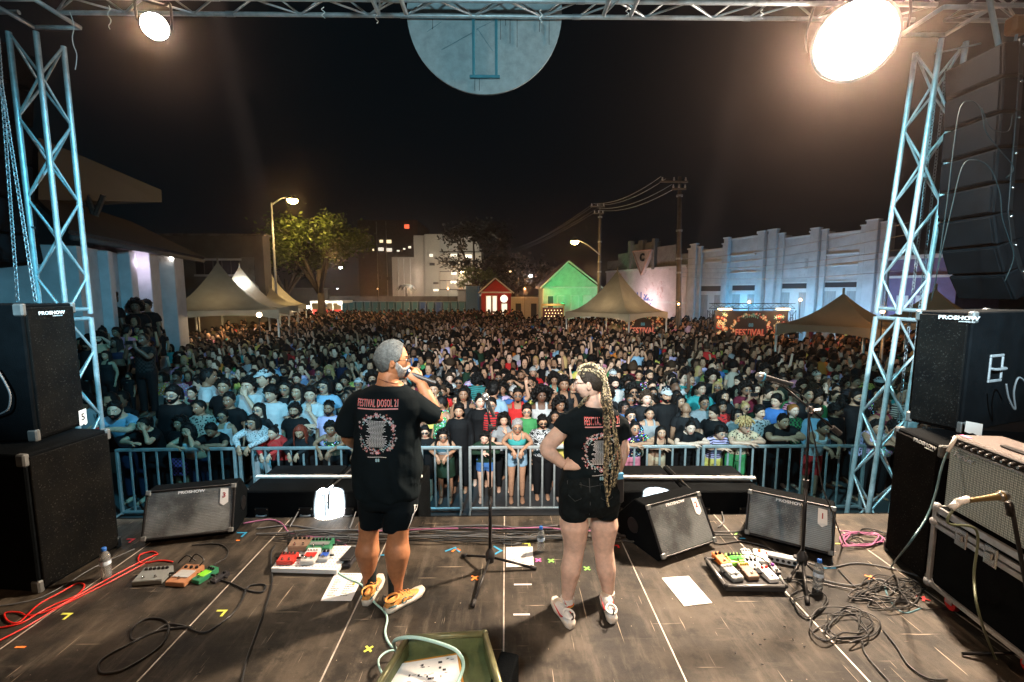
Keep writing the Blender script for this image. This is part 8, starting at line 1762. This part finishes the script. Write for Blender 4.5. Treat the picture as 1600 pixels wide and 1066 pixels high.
def addmass(px_,py_,base,T):
 global off,npl
 v,tri,cm=rc.choice(T); s=rc.gauss(1.0,.045); a=rc.gauss(0,.25); ca,sa=math.cos(a),math.sin(a); w_=v*s
 Vs.append(np.stack([w_[:,0]*ca-w_[:,1]*sa+px_,w_[:,0]*sa+w_[:,1]*ca+py_,w_[:,2]+base],1)); Fs.extend(tuple(i+off for i in f) for f in tri); off += len(v); npl += 1
 pal=(SKIN[rc.choice(['tan','brown','dark'])],HAIRC['black'],COL[rc.choice(['black','charcoal','black','navy','grey'])],COL['charcoal'],(.02,.01,.008)); Cs.extend(pal[m] for m in cm)
for (x0,x1,y0,y1,base,n_) in ((-14.5,-7.3,9.6,16.8,GZ+1.15,1600),(-9.2,-6.9,8.4,9.3,GZ,60)):
 got=[]
 for _ in range(n_):
  a_,b_=rc.uniform(x0,x1),rc.uniform(y0,y1)
  if a_ <-b_*1.02 or (base > GZ and a_ >-.675*b_-1.1) or a_ <-.39*b_-6.5 or any((a_-q[0]) ** 2+(b_-q[1]) ** 2 < .26 for q in got) or any((a_-q[0]) ** 2+(b_-q[1]) ** 2 < .24 for q in ALLP): continue
  got.append((a_,b_)); addmass(a_,b_,base,T1)
me=bpy.data.meshes.new('distant_crowd'); me.from_pydata(np.concatenate(Vs).tolist(),[],Fs)
at=me.attributes.new('tint','FLOAT_COLOR','FACE'); at.data.foreach_set('color',np.array([(*c,1) for c in Cs],dtype=np.float32).ravel())
me.polygons.foreach_set('use_smooth',[True]*len(me.polygons)); me.update()
m,nt,L,p=nodes_of('crowd_mixed'); a_=nd(nt,'ShaderNodeAttribute'); a_.attribute_name='tint'; L.new(a_.outputs['Color'],p.inputs['Base Color']); p.inputs['Roughness'].default_value=.75; p.inputs['Specular IOR Level'].default_value=.1
me.materials.append(m); o=bpy.data.objects.new('distant_crowd',me); C.objects.link(o); stuff(o)
print('PEOPLE',len(ALLP),'mass',npl,'faces',len(Fs),'variants',len(VC),'lasty',LASTY)
# ================================================================== the two performers, seen from behind
def silh(secs,Y0,n=28,sq=2.4):
 out=[]
 for v,uL,uR,ry,yo in secs:
  A,B=at_y(uL,v,Y0),at_y(uR,v,Y0); c=(A+B)/2; rx=(B.x-A.x)/2; zn=at_y((uL+uR)/2,v,Y0+yo-ry*.85).z; c.z=zn*.9+c.z*.1 if v > 600 else c.z; out.append([Vector((c.x+math.copysign(abs(math.cos(a)) ** (2/sq),math.cos(a))*rx,Y0+yo+math.copysign(abs(math.sin(a)) ** (2/sq),math.sin(a))*ry,c.z)) for a in np.arange(n)*2*math.pi/n])
 return out
def W(u,v,Y): return at_y(u,v,Y)
def rem(mb,vox,sm,name,mats,parent,off,mi=None,smooth=True):
 v,fs=remesh(mb,vox,sm); t=MB(); t.v=[tuple(Vector(p)-off) for p in v]; t.f=fs; t.m=[0]*len(fs); return t.build(name,mats,parent,smooth=smooth)
H_manskin=(.40,.175,.085); H_womskin=(.66,.46,.37)
M_tee=objmat('black_tee_cotton',.85,var=.25,scale=5,bump=.9,bscale=6.5,spec=.07)
M_denim=objmat('black_denim',.8,var=.4,scale=30,bump=.5,bscale=18,spec=.07)
M_sock=objmat('ribbed_sock',.9,var=.2,scale=60,bump=.6,bscale=160)
def drape(me,bvh,M,off,fallback,lift=.0022):
 """lays a flat print onto the back of a shirt"""
 n=len(me.vertices); mz=min((M @ v.co).y for v in me.vertices) if n else 0
 for v in me.vertices:
  p=M @ v.co; h=bvh.ray_cast(Vector((p.x,fallback-1.2,p.z)),Vector((0,1,0)),3.0)
  y=(h[0].y-lift) if h[0] is not None else fallback
  v.co=Vector((p.x,y,p.z))-off
 me.update(); return me
def shirt_print(shirt,off,Y0,tl,tr,tv,wl,wr,wt,wb,who):
 vs=[v.co+off for v in shirt.data.vertices]; bvh=BVHTree.FromPolygons(vs,[tuple(p.vertices) for p in shirt.data.polygons])
 A,B=W(tl,tv,Y0-.12),W(tr,tv,Y0-.12); c=(A+B)/2; w_=B.x-A.x; pr=[mat('tee_red',(.85,.12,.12),.7,0,.1),mat('tee_white',(.85,.87,.87),.7,0,.1),mat('tee_cyan',(.42,.72,.80),.7,0,.1),mat('tee_pink',(.85,.36,.38),.7,0,.1),mat('tee_yellow',(.6,.45,.15),.7,0,.1)]
 def txt(s,size,cx,cz,m_,width=None,bold=0,tall=1):
  me=text_mesh('shirt_lettering',s,size,m_,bold=bold,extrude=0,spacing=1.12); xs_=[v.co.x for v in me.vertices]; k=(width/(max(xs_)-min(xs_))) if width else 1; M_=face_matrix((cx,0,cz),(1,0,0),(0,0,1)) @ Matrix.Diagonal((k,tall,1,1)); drape(me,bvh,M_,off,Y0); return put('shirt_lettering',me,shirt)
 o=txt('FESTIVAL DOSOL 21',.058,c.x+.0015,c.z-.0015,pr[1],w_,.0004,1.15);
 me=o.data
 for v in me.vertices: v.co.y += .0008
 txt('FESTIVAL DOSOL 21',.058,c.x,c.z,pr[0],w_,.0004,1.15)
 def flat(mb,name,m_,parts_=None):
  me=mb.mesh(name,m_); drape(me,bvh,Matrix.Identity(4),off,Y0,.002); me.update(); return put(name,me,shirt)
 h_=W(tl,tv+8.5,Y0-.12).z; mb=MB()
 for k in range(24):
  a,b=c.x-w_/2+w_*k/24,c.x-w_/2+w_*(k+1)/24; mb.add([(a,0,h_-.004),(b,0,h_-.004),(b,0,h_+.004),(a,0,h_+.004)],[(3,2,1,0)])
 flat(mb,'print_bar',pr[3])['kind']='stuff'
 r=random.Random(who); A,B=W(wl,(wt+wb)/2,Y0-.12),W(wr,(wt+wb)/2,Y0-.12); cx=(A.x+B.x)/2; rx=(B.x-A.x)/2; zt,zb=W(cx and (wl+wr)/2,wt,Y0-.12).z,W((wl+wr)/2,wb,Y0-.12).z; cz=(zt+zb)/2; rz_=(zt-zb)/2
 mb=MB()
 for k in range(150):
  a=r.uniform(0,6.283); q=r.uniform(.76,1.0); x,z=cx+math.copysign(abs(math.cos(a)) ** .75,math.cos(a))*rx*q,cz+math.copysign(abs(math.sin(a)) ** .75,math.sin(a))*rz_*q; mb2=MB(); s=r.uniform(.0035,.0085)
  flower(mb,x,z,s,r.choice((5,6)),r.choice((0,1,2,3,1,3)),r.choice((1,4,0,2)))
 for s_ in (-1,1):
  for k in range(7):
   for vv in (-1,1): a=R(90+s_*(18+k*7)) if vv > 0 else R(-90+s_*(18+k*8)); x,z=cx+math.cos(a)*rx*.80,cz+math.sin(a)*rz_*.86; mb.add([(x,0,z-.004),(x+.006*s_,0,z+.007),(x+.001,0,z+.003),(x-.008*s_,0,z+.005)],[(0,1,2,3)],2)
 for zz in (zt-.008,zb+.008): flower(mb,cx,zz,.015,7,3,1)
 flat(mb,'flower_wreath',pr)['kind']='stuff'
 mb=MB(); nl=22
 for k in range(nl):
  z=cz+rz_*.62-(rz_*1.26)*k/(nl-1); hw=rx*r.uniform(.30,.58); m_=8
  for q in range(m_): a,b=cx-hw+2*hw*q/m_,cx-hw+2*hw*(q+.86)/m_; mb.add([(a,0,z-.0017),(b,0,z-.0017),(b,0,z+.0017),(a,0,z+.0017)],[(3,2,1,0)])
 flat(mb,'lineup_text',pr[1])['kind']='stuff'
 mb=MB(); z=zb-.022
 for q in range(10): a=cx-rx*.5+rx*q/10; mb.add([(a,0,z-.002),(a+rx*.085,0,z-.002),(a+rx*.085,0,z+.002),(a,0,z+.002)],[(3,2,1,0)])
 flat(mb,'small_print',pr[1])['kind']='stuff'
 txt('88',.03,cx,zb-.045,pr[2],.026,.001)
def sneaker(root,off,heel,toe,L,upper,solec,accent,name='shoe',mark=True,hgt=.095):
 h,t=Vector(heel),Vector(toe); h.z=t.z=0; d=(t-h).normalized(); s=Vector((d.y,-d.x,0)); M_=Matrix((d,s,Vector((0,0,1)))).transposed().to_4x4(); M_.translation=h-off
 k=L/.29; sec=[(-.005,.020,.030),(.02,.036,.040),(.07,.037,.042),(.13,.037,.036),(.19,.046,.030),(.245,.042,.020),(.285,.018,.012)]
 out=[]
 for x,w_,z in sec: out.append((x*k,w_*k))
 def foot(z,g): return [Vector((x,sg*(w_+g)*(1 if sg > 0 else .92),z)) for sg,lst in ((1,out),(-1,list(reversed(out)))) for x,w_ in lst]
 mb=MB(); L_=[foot(.001,-.004),foot(.008,.003),foot(.024,.006),foot(.036,.001),foot(.037,-.004)]
 for i,rg in enumerate(L_):
  for p in rg:
   if p.x > .2*k: p.z += (p.x-.2*k)*.16
   if i > 1 and p.x < .06: p.z += .006
 mb.rings(L_); sh=mb.build(name,[solec],root,smooth=True); sh.matrix_basis=M_
 mb=MB(); R_=[]
 for x,w_,ht in ((-.004,.024,.048),(.012,.034,.076),(.04,.037,.078),(.075,.036,.080),(.10,.035,.084),(.135,.036,.078),(.175,.041,.064),(.22,.042,.052),(.26,.033,.044),(.284,.014,.036)):
  R_.append([Vector((x*k,w_*k*math.cos(a)*(1 if math.sin(a) < 0 else (.78+.22*abs(math.cos(a)))),.026+(ht*hgt/.095*k-.026)*(max(math.sin(a),-.15)))) for a in np.arange(16)*math.pi*2/16])
 mb.rings(R_); mb.build('upper',[upper],sh,smooth=True)
 mb=MB(); mb.tube([(.046*k+.043*k*math.cos(a),.037*k*math.sin(a),.079*k+.006*math.cos(a)) for a in np.arange(16)*2*math.pi/16],.008,6,closed=True); mb.build('collar',[accent],sh,smooth=True)
 mb=MB(); mb.tube(bez([(-.004,0,.075*k),(-.022,0,.10*k),(-.012,0,.125*k),(.004,0,.11*k)],3),.005,6); mb.build('pull_tab',[M_rub],sh,smooth=True)
 for q in range(4): mb=MB(); x=(.105+q*.022)*k; z=(.098-q*.0075)*k*hgt/.095; mb.tube(bez([(x,-.022*k,z-.008),(x,0,z+.004),(x,.022*k,z-.008)],3),.003,5); mb.build('lace',[upper if mark else M_white],sh,smooth=True)
 return sh
def swoosh(sh,k,col):
 for s_ in (-1,1):
  P=[(.06,.060),(.10,.043),(.15,.050),(.21,.066)]; mb=MB(); c=bez([(x*k,s_*(.0405 if x < .16 else .043)*k,z*k) for x,z in P],4); mb.tube(c,np.interp(np.linspace(0,1,len(c)),[0,.25,.6,1],[.003,.007,.004,.001]),6); mb.build('side_mark',col,sh,smooth=True)
# ---------------------------------------------------------------- man
YM=3.02; HO=Vector((at_z(602,948).x,YM,0)); man=thing('person','grey haired man in black tee, shorts and orange sneakers singing with his back to us','person',HO,group=None)
f_=.0
hc=W(613,563,YM+.02); HMm=Matrix.Translation(hc) @ Matrix.Rotation(R(112),4,'Z') @ Matrix.Rotation(R(4),4,'X') @ Matrix.Diagonal((1.13,1.13,1.12,1))
hip=YM; mb=MB()
mb.rings(silh([(800,582,636,.07,0),(785,574,642,.10,0),(760,566,649,.13,0),(715,560,652,.155,.02),(670,562,652,.145,.01),(640,560,656,.125,.0),(620,566,650,.10,.0),(606,582,632,.07,.01),(598,590,627,.062,.015)],YM))
limb(mb,[W(607,612,YM+.01),W(606,596,YM+.015),W(610,577,YM+.03)],[.078,.073,.068],16)
LE,LW=W(543,681,YM+.03),W(566,704,YM+.26); LS=W(562,625,YM)
limb(mb,[LS,(LS+LE)/2,LE,(LE+LW)/2,LW],[.045,.054,.047,.044,.03],14)
RS,RE,RW=W(650,627,YM+.01),W(683,655,YM+.10),W(657,597,YM+.14)
limb(mb,[RS,(RS+RE)/2,RE,RE.lerp(RW,.45),RW],[.040,.046,.046,.052,.035],14)
GL=[((577,815,.0),.072),((576,838,.0),.069),((575,850,-.005),.076),((574,862,-.018),.085),((575,882,-.010),.064),((576,900,.0),.042),((578,944,.01),.040)]
GR=[((624,815,.0),.072),((622,838,.0),.071),((621,850,-.005),.078),((621,864,-.018),.087),((620,888,-.010),.066),((620,910,.0),.043),((617,957,.0),.040)]
for G,ya in ((GL,YM+.03),(GR,YM-.06)): mb.tube(bez([W(u,v,ya+yo) for (u,v,yo),r in G],3),np.interp(np.linspace(0,1,19),np.linspace(0,1,7),[r for _,r in G]),18)
v_,fs_=remesh(mb,.0085,4); bo=MB(); bo.v=[tuple(Vector(p)-HO) for p in v_]; bo.f=fs_; bo.m=[0]*len(fs_)
hand(bo,RW-HO,(-.55,-.10,.62),(.55,-.75,.35),1,1.05,1.12,n=8); hand(bo,LW-HO,(.4,.8,-.3),(-.5,.2,.8),-1,.5,1.1)
head_mesh_into(bo,Matrix.Translation(-HO) @ HMm,1.0,0,64,62)
o=bo.build('body',[S_skin,S_lip,S_sock,S_brow,S_eye,S_iris],man,smooth=True); o.color=(*H_manskin,1); o.data.set_sharp_from_angle(angle=R(80))
mb=MB(); shell(mb,hl(52,6,-50,34),lambda e,a: .009,.0012,41,ne=56,na=110); o=mb.build('hair',S_hair,man,smooth=True); o.matrix_basis=Matrix.Translation(-HO) @ HMm; o.color=(.075,.085,.085,1)
o=part('beard',acc_mesh('beard'),man,Matrix.Translation(-HO) @ HMm @ Matrix.Diagonal((1.03,1.03,1.02,1)),(.30,.30,.29)); part('glasses',acc_mesh('glasses'),man,Matrix.Translation(-HO) @ HMm)
mb=MB(); mb.rings(silh([(786,558,655,.155,.0),(780,555,657,.165,0),(760,553,658,.17,0),(730,552,657,.175,.02),(700,553,656,.17,.02),(665,556,657,.158,.01),(640,553,660,.14,.0),(622,556,657,.118,.0),(610,568,644,.095,.0),(603,580,633,.080,.01),(600,583,629,.074,.012)],YM))
SL_=W(540,668,YM+.02); limb(mb,[W(572,622,YM),W(556,634,YM),SL_],[.078,.082,.080],16); mb.tube([W(548,655,YM+.01),W(539,672,YM+.025)],[.078,.088],16)
limb(mb,[W(640,622,YM),W(662,638,YM+.04),W(680,650,YM+.085)],[.078,.080,.078],16)
for k_,(a,b) in enumerate((((560,690),(600,740)),((655,680),(610,725)),((655,720),(600,765)),((650,640),(622,668)),((556,745),(590,790)))): pass
sh=rem(mb,.0095,3,'shirt',[M_tee],man,HO)
from mathutils import noise as mnoise
def folds(ob,amp,seed,ztop):
 for v in ob.data.vertices:
  p=v.co; q=Vector((p.x*5.5+p.z*2.2+seed,p.y*3,p.z*2.6+seed)); n1=mnoise.noise(q); n2=mnoise.noise(Vector((p.x*13-p.z*6,p.y*7,p.z*6+seed*2)))
  w_=min(max((ztop-p.z)/.18,.25),1.0); r_=(1-abs(n1)*2.2) ; v.co=p+v.normal*(amp*w_*(max(r_,-.3)*.9+n2*.55)-amp*.4)
 ob.data.update()
rs=np.random.RandomState(3)
for v in sh.data.vertices:   # folds falling from the shoulders and across the back
 p=v.co; z=p.z; d=.007*math.sin(38*p.x+16*z+2*math.sin(9*z))*np.clip((1.35-z)/.25,0,1)+.006*math.sin(30*z+22*p.x)*np.clip((p.x+.0)/.2,0,1)+.008*math.exp(-((z-.70)/.05) ** 2)*math.sin(24*p.x); v.co=p+v.normal*float(d)
folds(sh,.013,1.7,1.45)
sh.color=(.0055,.0100,.0125,1); sh.data.update()
shirt_print(sh,HO,YM,557,622,630.5,559.5,620.5,645,707,3)
mb=MB(); mb.rings(silh([(798,563,652,.13,0),(790,560,655,.15,0),(770,560,655,.15,0)],YM));
for (uL,uR),(bL,bR),hy,ve in (((560,606),(562,600),YM+.03,829),((604,655),(601,642),YM-.04,833)):
 mb.rings(silh([(ve,bL,bR,.088,hy-YM),(818,(uL+bL)/2,(uR+bR)/2,.10,hy-YM),(800,uL,uR,.12,(hy-YM)*.6),(780,uL,uR,.13,0)],YM))
so=rem(mb,.0095,2,'shorts',[M_tee],man,HO); so.color=(.0045,.0080,.0105,1)
vs=[v.co+HO for v in so.data.vertices]; bvh=BVHTree.FromPolygons(vs,[tuple(p.vertices) for p in so.data.polygons])
for k in range(3):
 pts=[]
 for q in range(9):
  u,v=650.5-7*q/8+k*3.3-(q/8)*k*.6,790+40*q/8; P=W(u,v,YM-.1); h=bvh.ray_cast(Vector((P.x+.001,YM-1,P.z)),Vector((0,1,0)),3)
  if h[0] is None: h=(bvh.find_nearest(P)[0],)
  pts.append(h[0]-Vector((0,.002,0))-HO)
 mb=MB(); mb.tube(pts,.0042,5,flat=.6); mb.build('white_stripe',M_white,so,smooth=True)
for G,ya,vt in ((GL,YM+.03,884),(GR,YM-.06,898)):
 a=G[5] if ya > YM else G[5]; uA=G[-1][0][0]; mb=MB(); vb=G[-1][0][1]; mb.tube([W(uA,vb-(vb-vt)*(1-t) if False else vt+(vb+4-vt)*t,ya+.005) for t in (0,.15,.5,1)],[.050,.047,.045,.046],16); o=mb.build('sock',M_sock,man,loc=-HO,smooth=True); o.color=(.02,.028,.028,1)
M_or=objmat('orange_knit',.7,bump=.6,bscale=120,var=.2); M_wsole=mat('white_rubber_sole',(.66,.60,.52),.6,0,.2,20,.3,40); M_orc=mat('orange_collar',(.62,.28,.07),.7,0,.15)
M_ork=mat('orange_knit_upper',(.68,.30,.07),.75,0,.25,30,.5,140)
s1_=sneaker(man,HO,at_z(571,947),at_z(596,905),.29,M_ork,M_wsole,M_orc); s2_=sneaker(man,HO,at_z(603,958),at_z(663,925),.30,M_ork,M_wsole,M_orc)
for s_ in (s1_,s2_):
 for sg in (-1,1):
  mb=MB(); mb.tube([(.12+.020*math.cos(a),sg*.0405,.052+.018*math.sin(a)) for a in np.linspace(.6,5.9,12)],.0035,5); mb.tube([(.15,sg*.042,.060),(.185,sg*.0425,.050),(.20,sg*.041,.060)],.003,5); mb.build('side_mark',mat('petrol_mark',(.05,.16,.18),.6),s_,smooth=True)
  mb=MB(); mb.tube([(.005,sg*.030,.045),(.03,sg*.0405,.05),(.06,sg*.041,.045)],.005,5); mb.build('heel_clip',mat('petrol_mark'),s_,smooth=True)
ms=thing('vocal_microphone','blue headed vocal microphone in the singing man\'s raised hand','microphone',W(650,588,YM+.13)); mic(ms,(-.045,.0,.02),(-.9,-.05,.35),1.15,mat('blue_mesh',(.03,.12,.35),.4,.6),name='capsule')
mb=MB(); mb.tube([W(592,592,YM-.04)-HO,W(604,597,YM-.062)-HO,W(622,600,YM-.04)-HO],.0035,6); mb.build('neck_cord',mat('brown_cord',(.18,.06,.03),.7),man,smooth=True)
# ---------------------------------------------------------------- woman
YW=2.95; WO=Vector((at_z(916,960).x,YW,0)); wom=thing('person','woman with long blond box braids in black tee and black denim shorts, hand on hip','person',WO)
hc=W(921,598,YW+.02); HMw=Matrix.Translation(hc) @ Matrix.Rotation(R(-112),4,'Z') @ Matrix.Rotation(R(4),4,'X') @ Matrix.Diagonal((1.02,1.03,1.02,1))
mb=MB(); mb.rings(silh([(800,890,954,.07,0),(788,884,960,.10,0),(768,882,960,.115,0),(742,888,960,.095,0),(712,884,964,.105,.01),(680,890,962,.095,.0),(662,892,960,.08,0),(650,900,952,.06,0),(640,914,943,.052,.01),(630,916,940,.052,.015)],YW))
limb(mb,[W(930,640,YW+.01),W(929,628,YW+.015),W(924,612,YW+.025)],[.058,.052,.050],16)
LS,LE,LW=W(888,660,YW),W(853,702,YW-.06),W(882,728,YW-.10); limb(mb,[LS,LS.lerp(LE,.5),LE,LE.lerp(LW,.45),LW],[.045,.056,.046,.043,.029],16)
RS,RE,RW=W(964,661,YW),W(974,704,YW+.02),W(963,742,YW+.10); limb(mb,[RS,RS.lerp(RE,.5),RE,RE.lerp(RW,.5),RW],[.040,.048,.040,.038,.026],16)
KL=[((896,802,0),.085),((897,820,0),.100),((898,840,0),.083),((897,857,0),.070),((895,872,-.008),.068),((892,890,-.014),.070),((889,912,-.006),.052),((887,932,.0),.040),((886,966,0),.038)]
KR=[((944,802,0),.083),((944,820,0),.098),((943,840,0),.082),((943,857,0),.070),((945,872,-.008),.067),((947,890,-.014),.068),((949,910,-.006),.051),((950,926,.0),.040),((951,956,0),.038)]
for G,ya in ((KL,YW-.04),(KR,YW+.04)): mb.tube(bez([W(u,v,ya+yo) for (u,v,yo),r in G],3),np.interp(np.linspace(0,1,25),np.linspace(0,1,9),[r for _,r in G]),18)
v_,fs_=remesh(mb,.0085,4); bo=MB(); bo.v=[tuple(Vector(p)-WO) for p in v_]; bo.f=fs_; bo.m=[0]*len(fs_)
hand(bo,LW-WO,(.88,.10,.10),(-.05,-.75,.6),-1,.35,1.0,n=8); hand(bo,RW-WO,(-.1,.5,-.8),(.9,.1,0),1,.4,.95)
head_mesh_into(bo,Matrix.Translation(-WO) @ HMw,.8,.2,64,62)
o=bo.build('body',[S_skin,S_lip,S_sock,S_brow,S_eye,S_iris],wom,smooth=True); o.color=(*H_womskin,1); o.data.set_sharp_from_angle(angle=R(80))
part('glasses',acc_mesh('glasses'),wom,Matrix.Translation(-WO) @ HMw)
mb=MB(); shell(mb,hl(40,12,-40,26),lambda e,a: .005,.0012,43,ne=26,na=44); hr_=mb.build('hair',S_hair,wom,smooth=True); hr_.matrix_basis=Matrix.Translation(-WO) @ HMw; hr_.color=(.020,.016,.012,1)
M_brd=nodes_of('blond_braid')[0]
m,nt,L,p=M_brd,M_brd.node_tree,M_brd.node_tree.links,M_brd.node_tree.nodes['Principled BSDF']; n=nd(nt,'ShaderNodeTexNoise',Scale=70.0,Detail=4.0); tc=nd(nt,'ShaderNodeTexCoord'); L.new(tc.outputs['Object'],n.inputs['Vector']); L.new(mixc(nt,ramp(nt,n.outputs['Fac'],.46,.62),(.020,.018,.011),(.44,.38,.23)),p.inputs['Base Color']); p.inputs['Roughness'].default_value=.55
def braid(P,r,m_,parent,turns=90,taper=.55):
 c=[Vector(p) for p in bez(P,10)]; L_=[0]
 for a,b in zip(c,c[1:]): L_.append(L_[-1]+(b-a).length)
 tot=L_[-1]; N=max(24,int(tot/.006)); pts=[]; j=0
 for k in range(N+1):
  s=tot*k/N
  while j < len(c)-2 and L_[j+1] < s: j += 1
  t=(s-L_[j])/max(L_[j+1]-L_[j],1e-9); pts.append(c[j].lerp(c[j+1],min(t,1)))
 Pn,T,U,V=frames([tuple(p) for p in pts]); mb=MB()
 for q in range(3):
  ph=q*2*math.pi/3; A=[]
  for k in range(N+1):
   s=tot*k/N; rr=r*(1-(1-taper)*(k/N) ** 1.5); a=ph+s*turns; A.append(Pn[k]+U[k]*math.cos(a)*rr*.62+V[k]*math.sin(2*a)*rr*.34)
  mb.tube(A,[r*.60*(1-(1-taper)*(k/N) ** 1.5) for k in range(N+1)],6)
 return mb.build('braid',m_,parent,smooth=True)
iM=lambda P: HMw @ Vector(P)
def scalp(az,el,off=.010): d=np.array([[math.cos(R(el))*math.sin(R(az)),-math.cos(R(el))*math.cos(R(az)),math.sin(R(el))]]); return HMw @ Vector(head_pts(d)[0]+d[0]*off)-WO
nape=W(946,612,YW-.10)-WO
TIPS=[(952,790,0),(949,778,1),(962,745,1),(958,720,0),(968,700,1)]
rows_=[(-70,32,20),(-46,40,12),(-22,46,14),(0,48,16),(22,46,18),(46,40,15),(70,32,20)]
mids=[(943,606),(946,606),(949,607),(951,607),(953,609),(940,618),(936,622)]
falls=[[(944,640),(945,680),(946,720),(948,755),(949,790)],[(949,640),(953,690),(957,725),(955,750),(952,775)],[(952,636),(957,660),(962,700),(961,740),(958,762)],[(950,645),(948,690),(944,730),(947,770),(951,792)],[(956,640),(963,680),(968,715),(964,745),(960,760)],[(947,650),(950,700),(949,742),(946,768)],None]
for k,((a,e,_),(mu,mv)) in enumerate(zip(rows_,mids)):
 aa=a; P=[scalp(aa,e),scalp(aa*1.15,70 if abs(a) < 30 else 58),scalp(180-aa*.9 if abs(aa) > 5 else 175,74 if abs(a) < 30 else 52),scalp(180-aa*.6,38),scalp(180-aa*.35,8)]
 if falls[k] is not None: P=P+[W(mu,mv+8,YW-.115)-WO]+[W(u,v,YW-.185-.012*(i > 0))-WO for i,(u,v) in enumerate(falls[k])]
 braid(P,.0105,M_brd,hr_ if False else wom)
braid([scalp(-62,24),scalp(-80,20),scalp(-100,6),scalp(-112,-16),W(909,628,YW-.03)-WO,W(900,642,YW+.08)-WO],.0085,M_brd,wom); braid([scalp(-52,34),scalp(-78,36),scalp(-106,24),scalp(-124,-6),W(914,626,YW-.06)-WO,W(903,640,YW+.0)-WO],.0085,M_brd,wom)
mb=MB(); c=HMw @ Vector((-.078,.012,-.045))-WO; mb.tube([c+Vector((math.cos(t)*.012,-.004,math.sin(t)*.012-.006)) for t in np.arange(12)*.5236],.0022,5,closed=True); mb.build('earring',M_chrome,wom,smooth=True)
mb=MB(); mb.rings(silh([(752,880,967,.125,0),(742,880,967,.130,0),(715,882,965,.122,.01),(685,882,970,.125,0),(665,877,975,.112,0),(652,882,971,.096,0),(643,896,960,.078,0),(637,909,948,.066,.008)],YW))
limb(mb,[W(892,656,YW),W(882,666,YW-.005),W(877,674,YW-.012)],[.070,.076,.078],16); limb(mb,[W(962,656,YW),W(970,670,YW+.004),W(972,682,YW+.01)],[.066,.068,.068],16)
sh=rem(mb,.009,3,'shirt',[M_tee],wom,WO)
for v in sh.data.vertices: p=v.co; z=p.z; v.co=p+v.normal*float(.006*math.sin(30*p.x+40*z)*np.clip((1.3-z)/.2,0,1)+.004*math.sin(60*z-20*p.x))
folds(sh,.010,5.1,1.32)
sh.color=(.0055,.0100,.0125,1); sh.data.update()
shirt_print(sh,WO,YW,914.5,971,660,910,971,678,737,9)
mb=MB(); mb.rings(silh([(807,880,962,.11,-.0),(800,875,967,.13,-.005),(790,872,970,.150,-.01),(772,872,970,.150,-.012),(752,878,969,.130,-.004),(741,881,967,.120,0)],YW))
for uL,uR,hy,ve in ((872,917,-.02,815),(925,966,.02,812)): mb.rings(silh([(ve,uL+1,uR-1,.118,hy),(803,uL,uR,.125,hy),(780,uL+1,uR+2,.13,0)],YW))
so=rem(mb,.0095,2,'shorts',[M_denim],wom,WO); so.color=(.0065,.0100,.0115,1)
vs=[v.co+WO for v in so.data.vertices]; bvh=BVHTree.FromPolygons(vs,[tuple(p.vertices) for p in so.data.polygons])
def sew(name,uvs,r,m_):
 pts=[]
 for (u,v) in uvs:
  P=W(u,v,YW-.13); h=bvh.ray_cast(Vector((P.x,YW-1,P.z)),Vector((0,1,0)),3)
  if h[0] is not None: pts.append(h[0]-WO-Vector((0,.001,0)))
 mb=MB(); mb.tube(pts,r,5); mb.build(name,m_,so,smooth=True)
M_st=mat('grey_stitching',(.05,.055,.055),.8)
sew('pocket_seam',[(888,756),(889,775),(898,782),(907,777),(908,755),(888,756)],.0016,M_st); sew('pocket_seam',[(937,755),(938,776),(947,781),(956,776),(957,754),(937,755)],.0016,M_st); sew('centre_seam',[(921,746),(921,765),(921,785),(921,805)],.002,M_st); sew('yoke_seam',[(883,752),(905,757),(921,760),(940,757),(962,752)],.0016,M_st)
ph=W(968,766,YW-.09); pz=thing('phone_pouch','black phone pouch with blue card hanging at the woman\'s right hip','pouch',ph); mb=MB(); mb.box((0,0,0),(.055,.03,.17),b=.008,rz=.3); mb.build('pouch',M_rub,pz); mb=MB(); mb.box((.0,-.004,.098),(.045,.02,.045),b=.004,rz=.3); mb.build('card',mat('blue_card',(.10,.35,.6),.5),pz)
stripes=[(.62,.62,.6),(.6,.10,.05),(.65,.4,.05),(.5,.5,.08),(.05,.3,.3),(.62,.62,.6)]
for uA,vt,vb,ya in ((886.5,933,965,YW-.04),(950.5,925,955,YW+.04)):
 sk_=None
 for k,cc in enumerate(stripes):
  t0=[0,.22,.29,.36,.43,.50,1][k]; t1=[0,.22,.29,.36,.43,.50,1][k+1]; mb=MB(); mb.tube([W(uA,vt+(vb-vt)*t0,ya),W(uA,vt+(vb-vt)*t1,ya)],.0455,18); o=mb.build('sock' if k == 0 else 'sock_stripe',mat('sock_%d' % k,cc,.9,0,.1,50,.5,160),wom if k == 0 else sk_,loc=-WO if k == 0 else None,smooth=True,angle=60); sk_=o if k == 0 else sk_
M_wup=mat('white_leather',(.66,.67,.66),.5,0,.08,12,.2,60)
s3_=sneaker(wom,WO,at_z(893,983),at_z(863,938),.265,M_wup,M_wsole,M_wup,mark=False); s4_=sneaker(wom,WO,at_z(957,975),at_z(941,926),.262,M_wup,M_wsole,M_wup,mark=False)
for s_ in (s3_,s4_): swoosh(s_,.91,mat('red_mark',(.55,.04,.04),.5))
bpy.data.scenes.remove(TMPS)
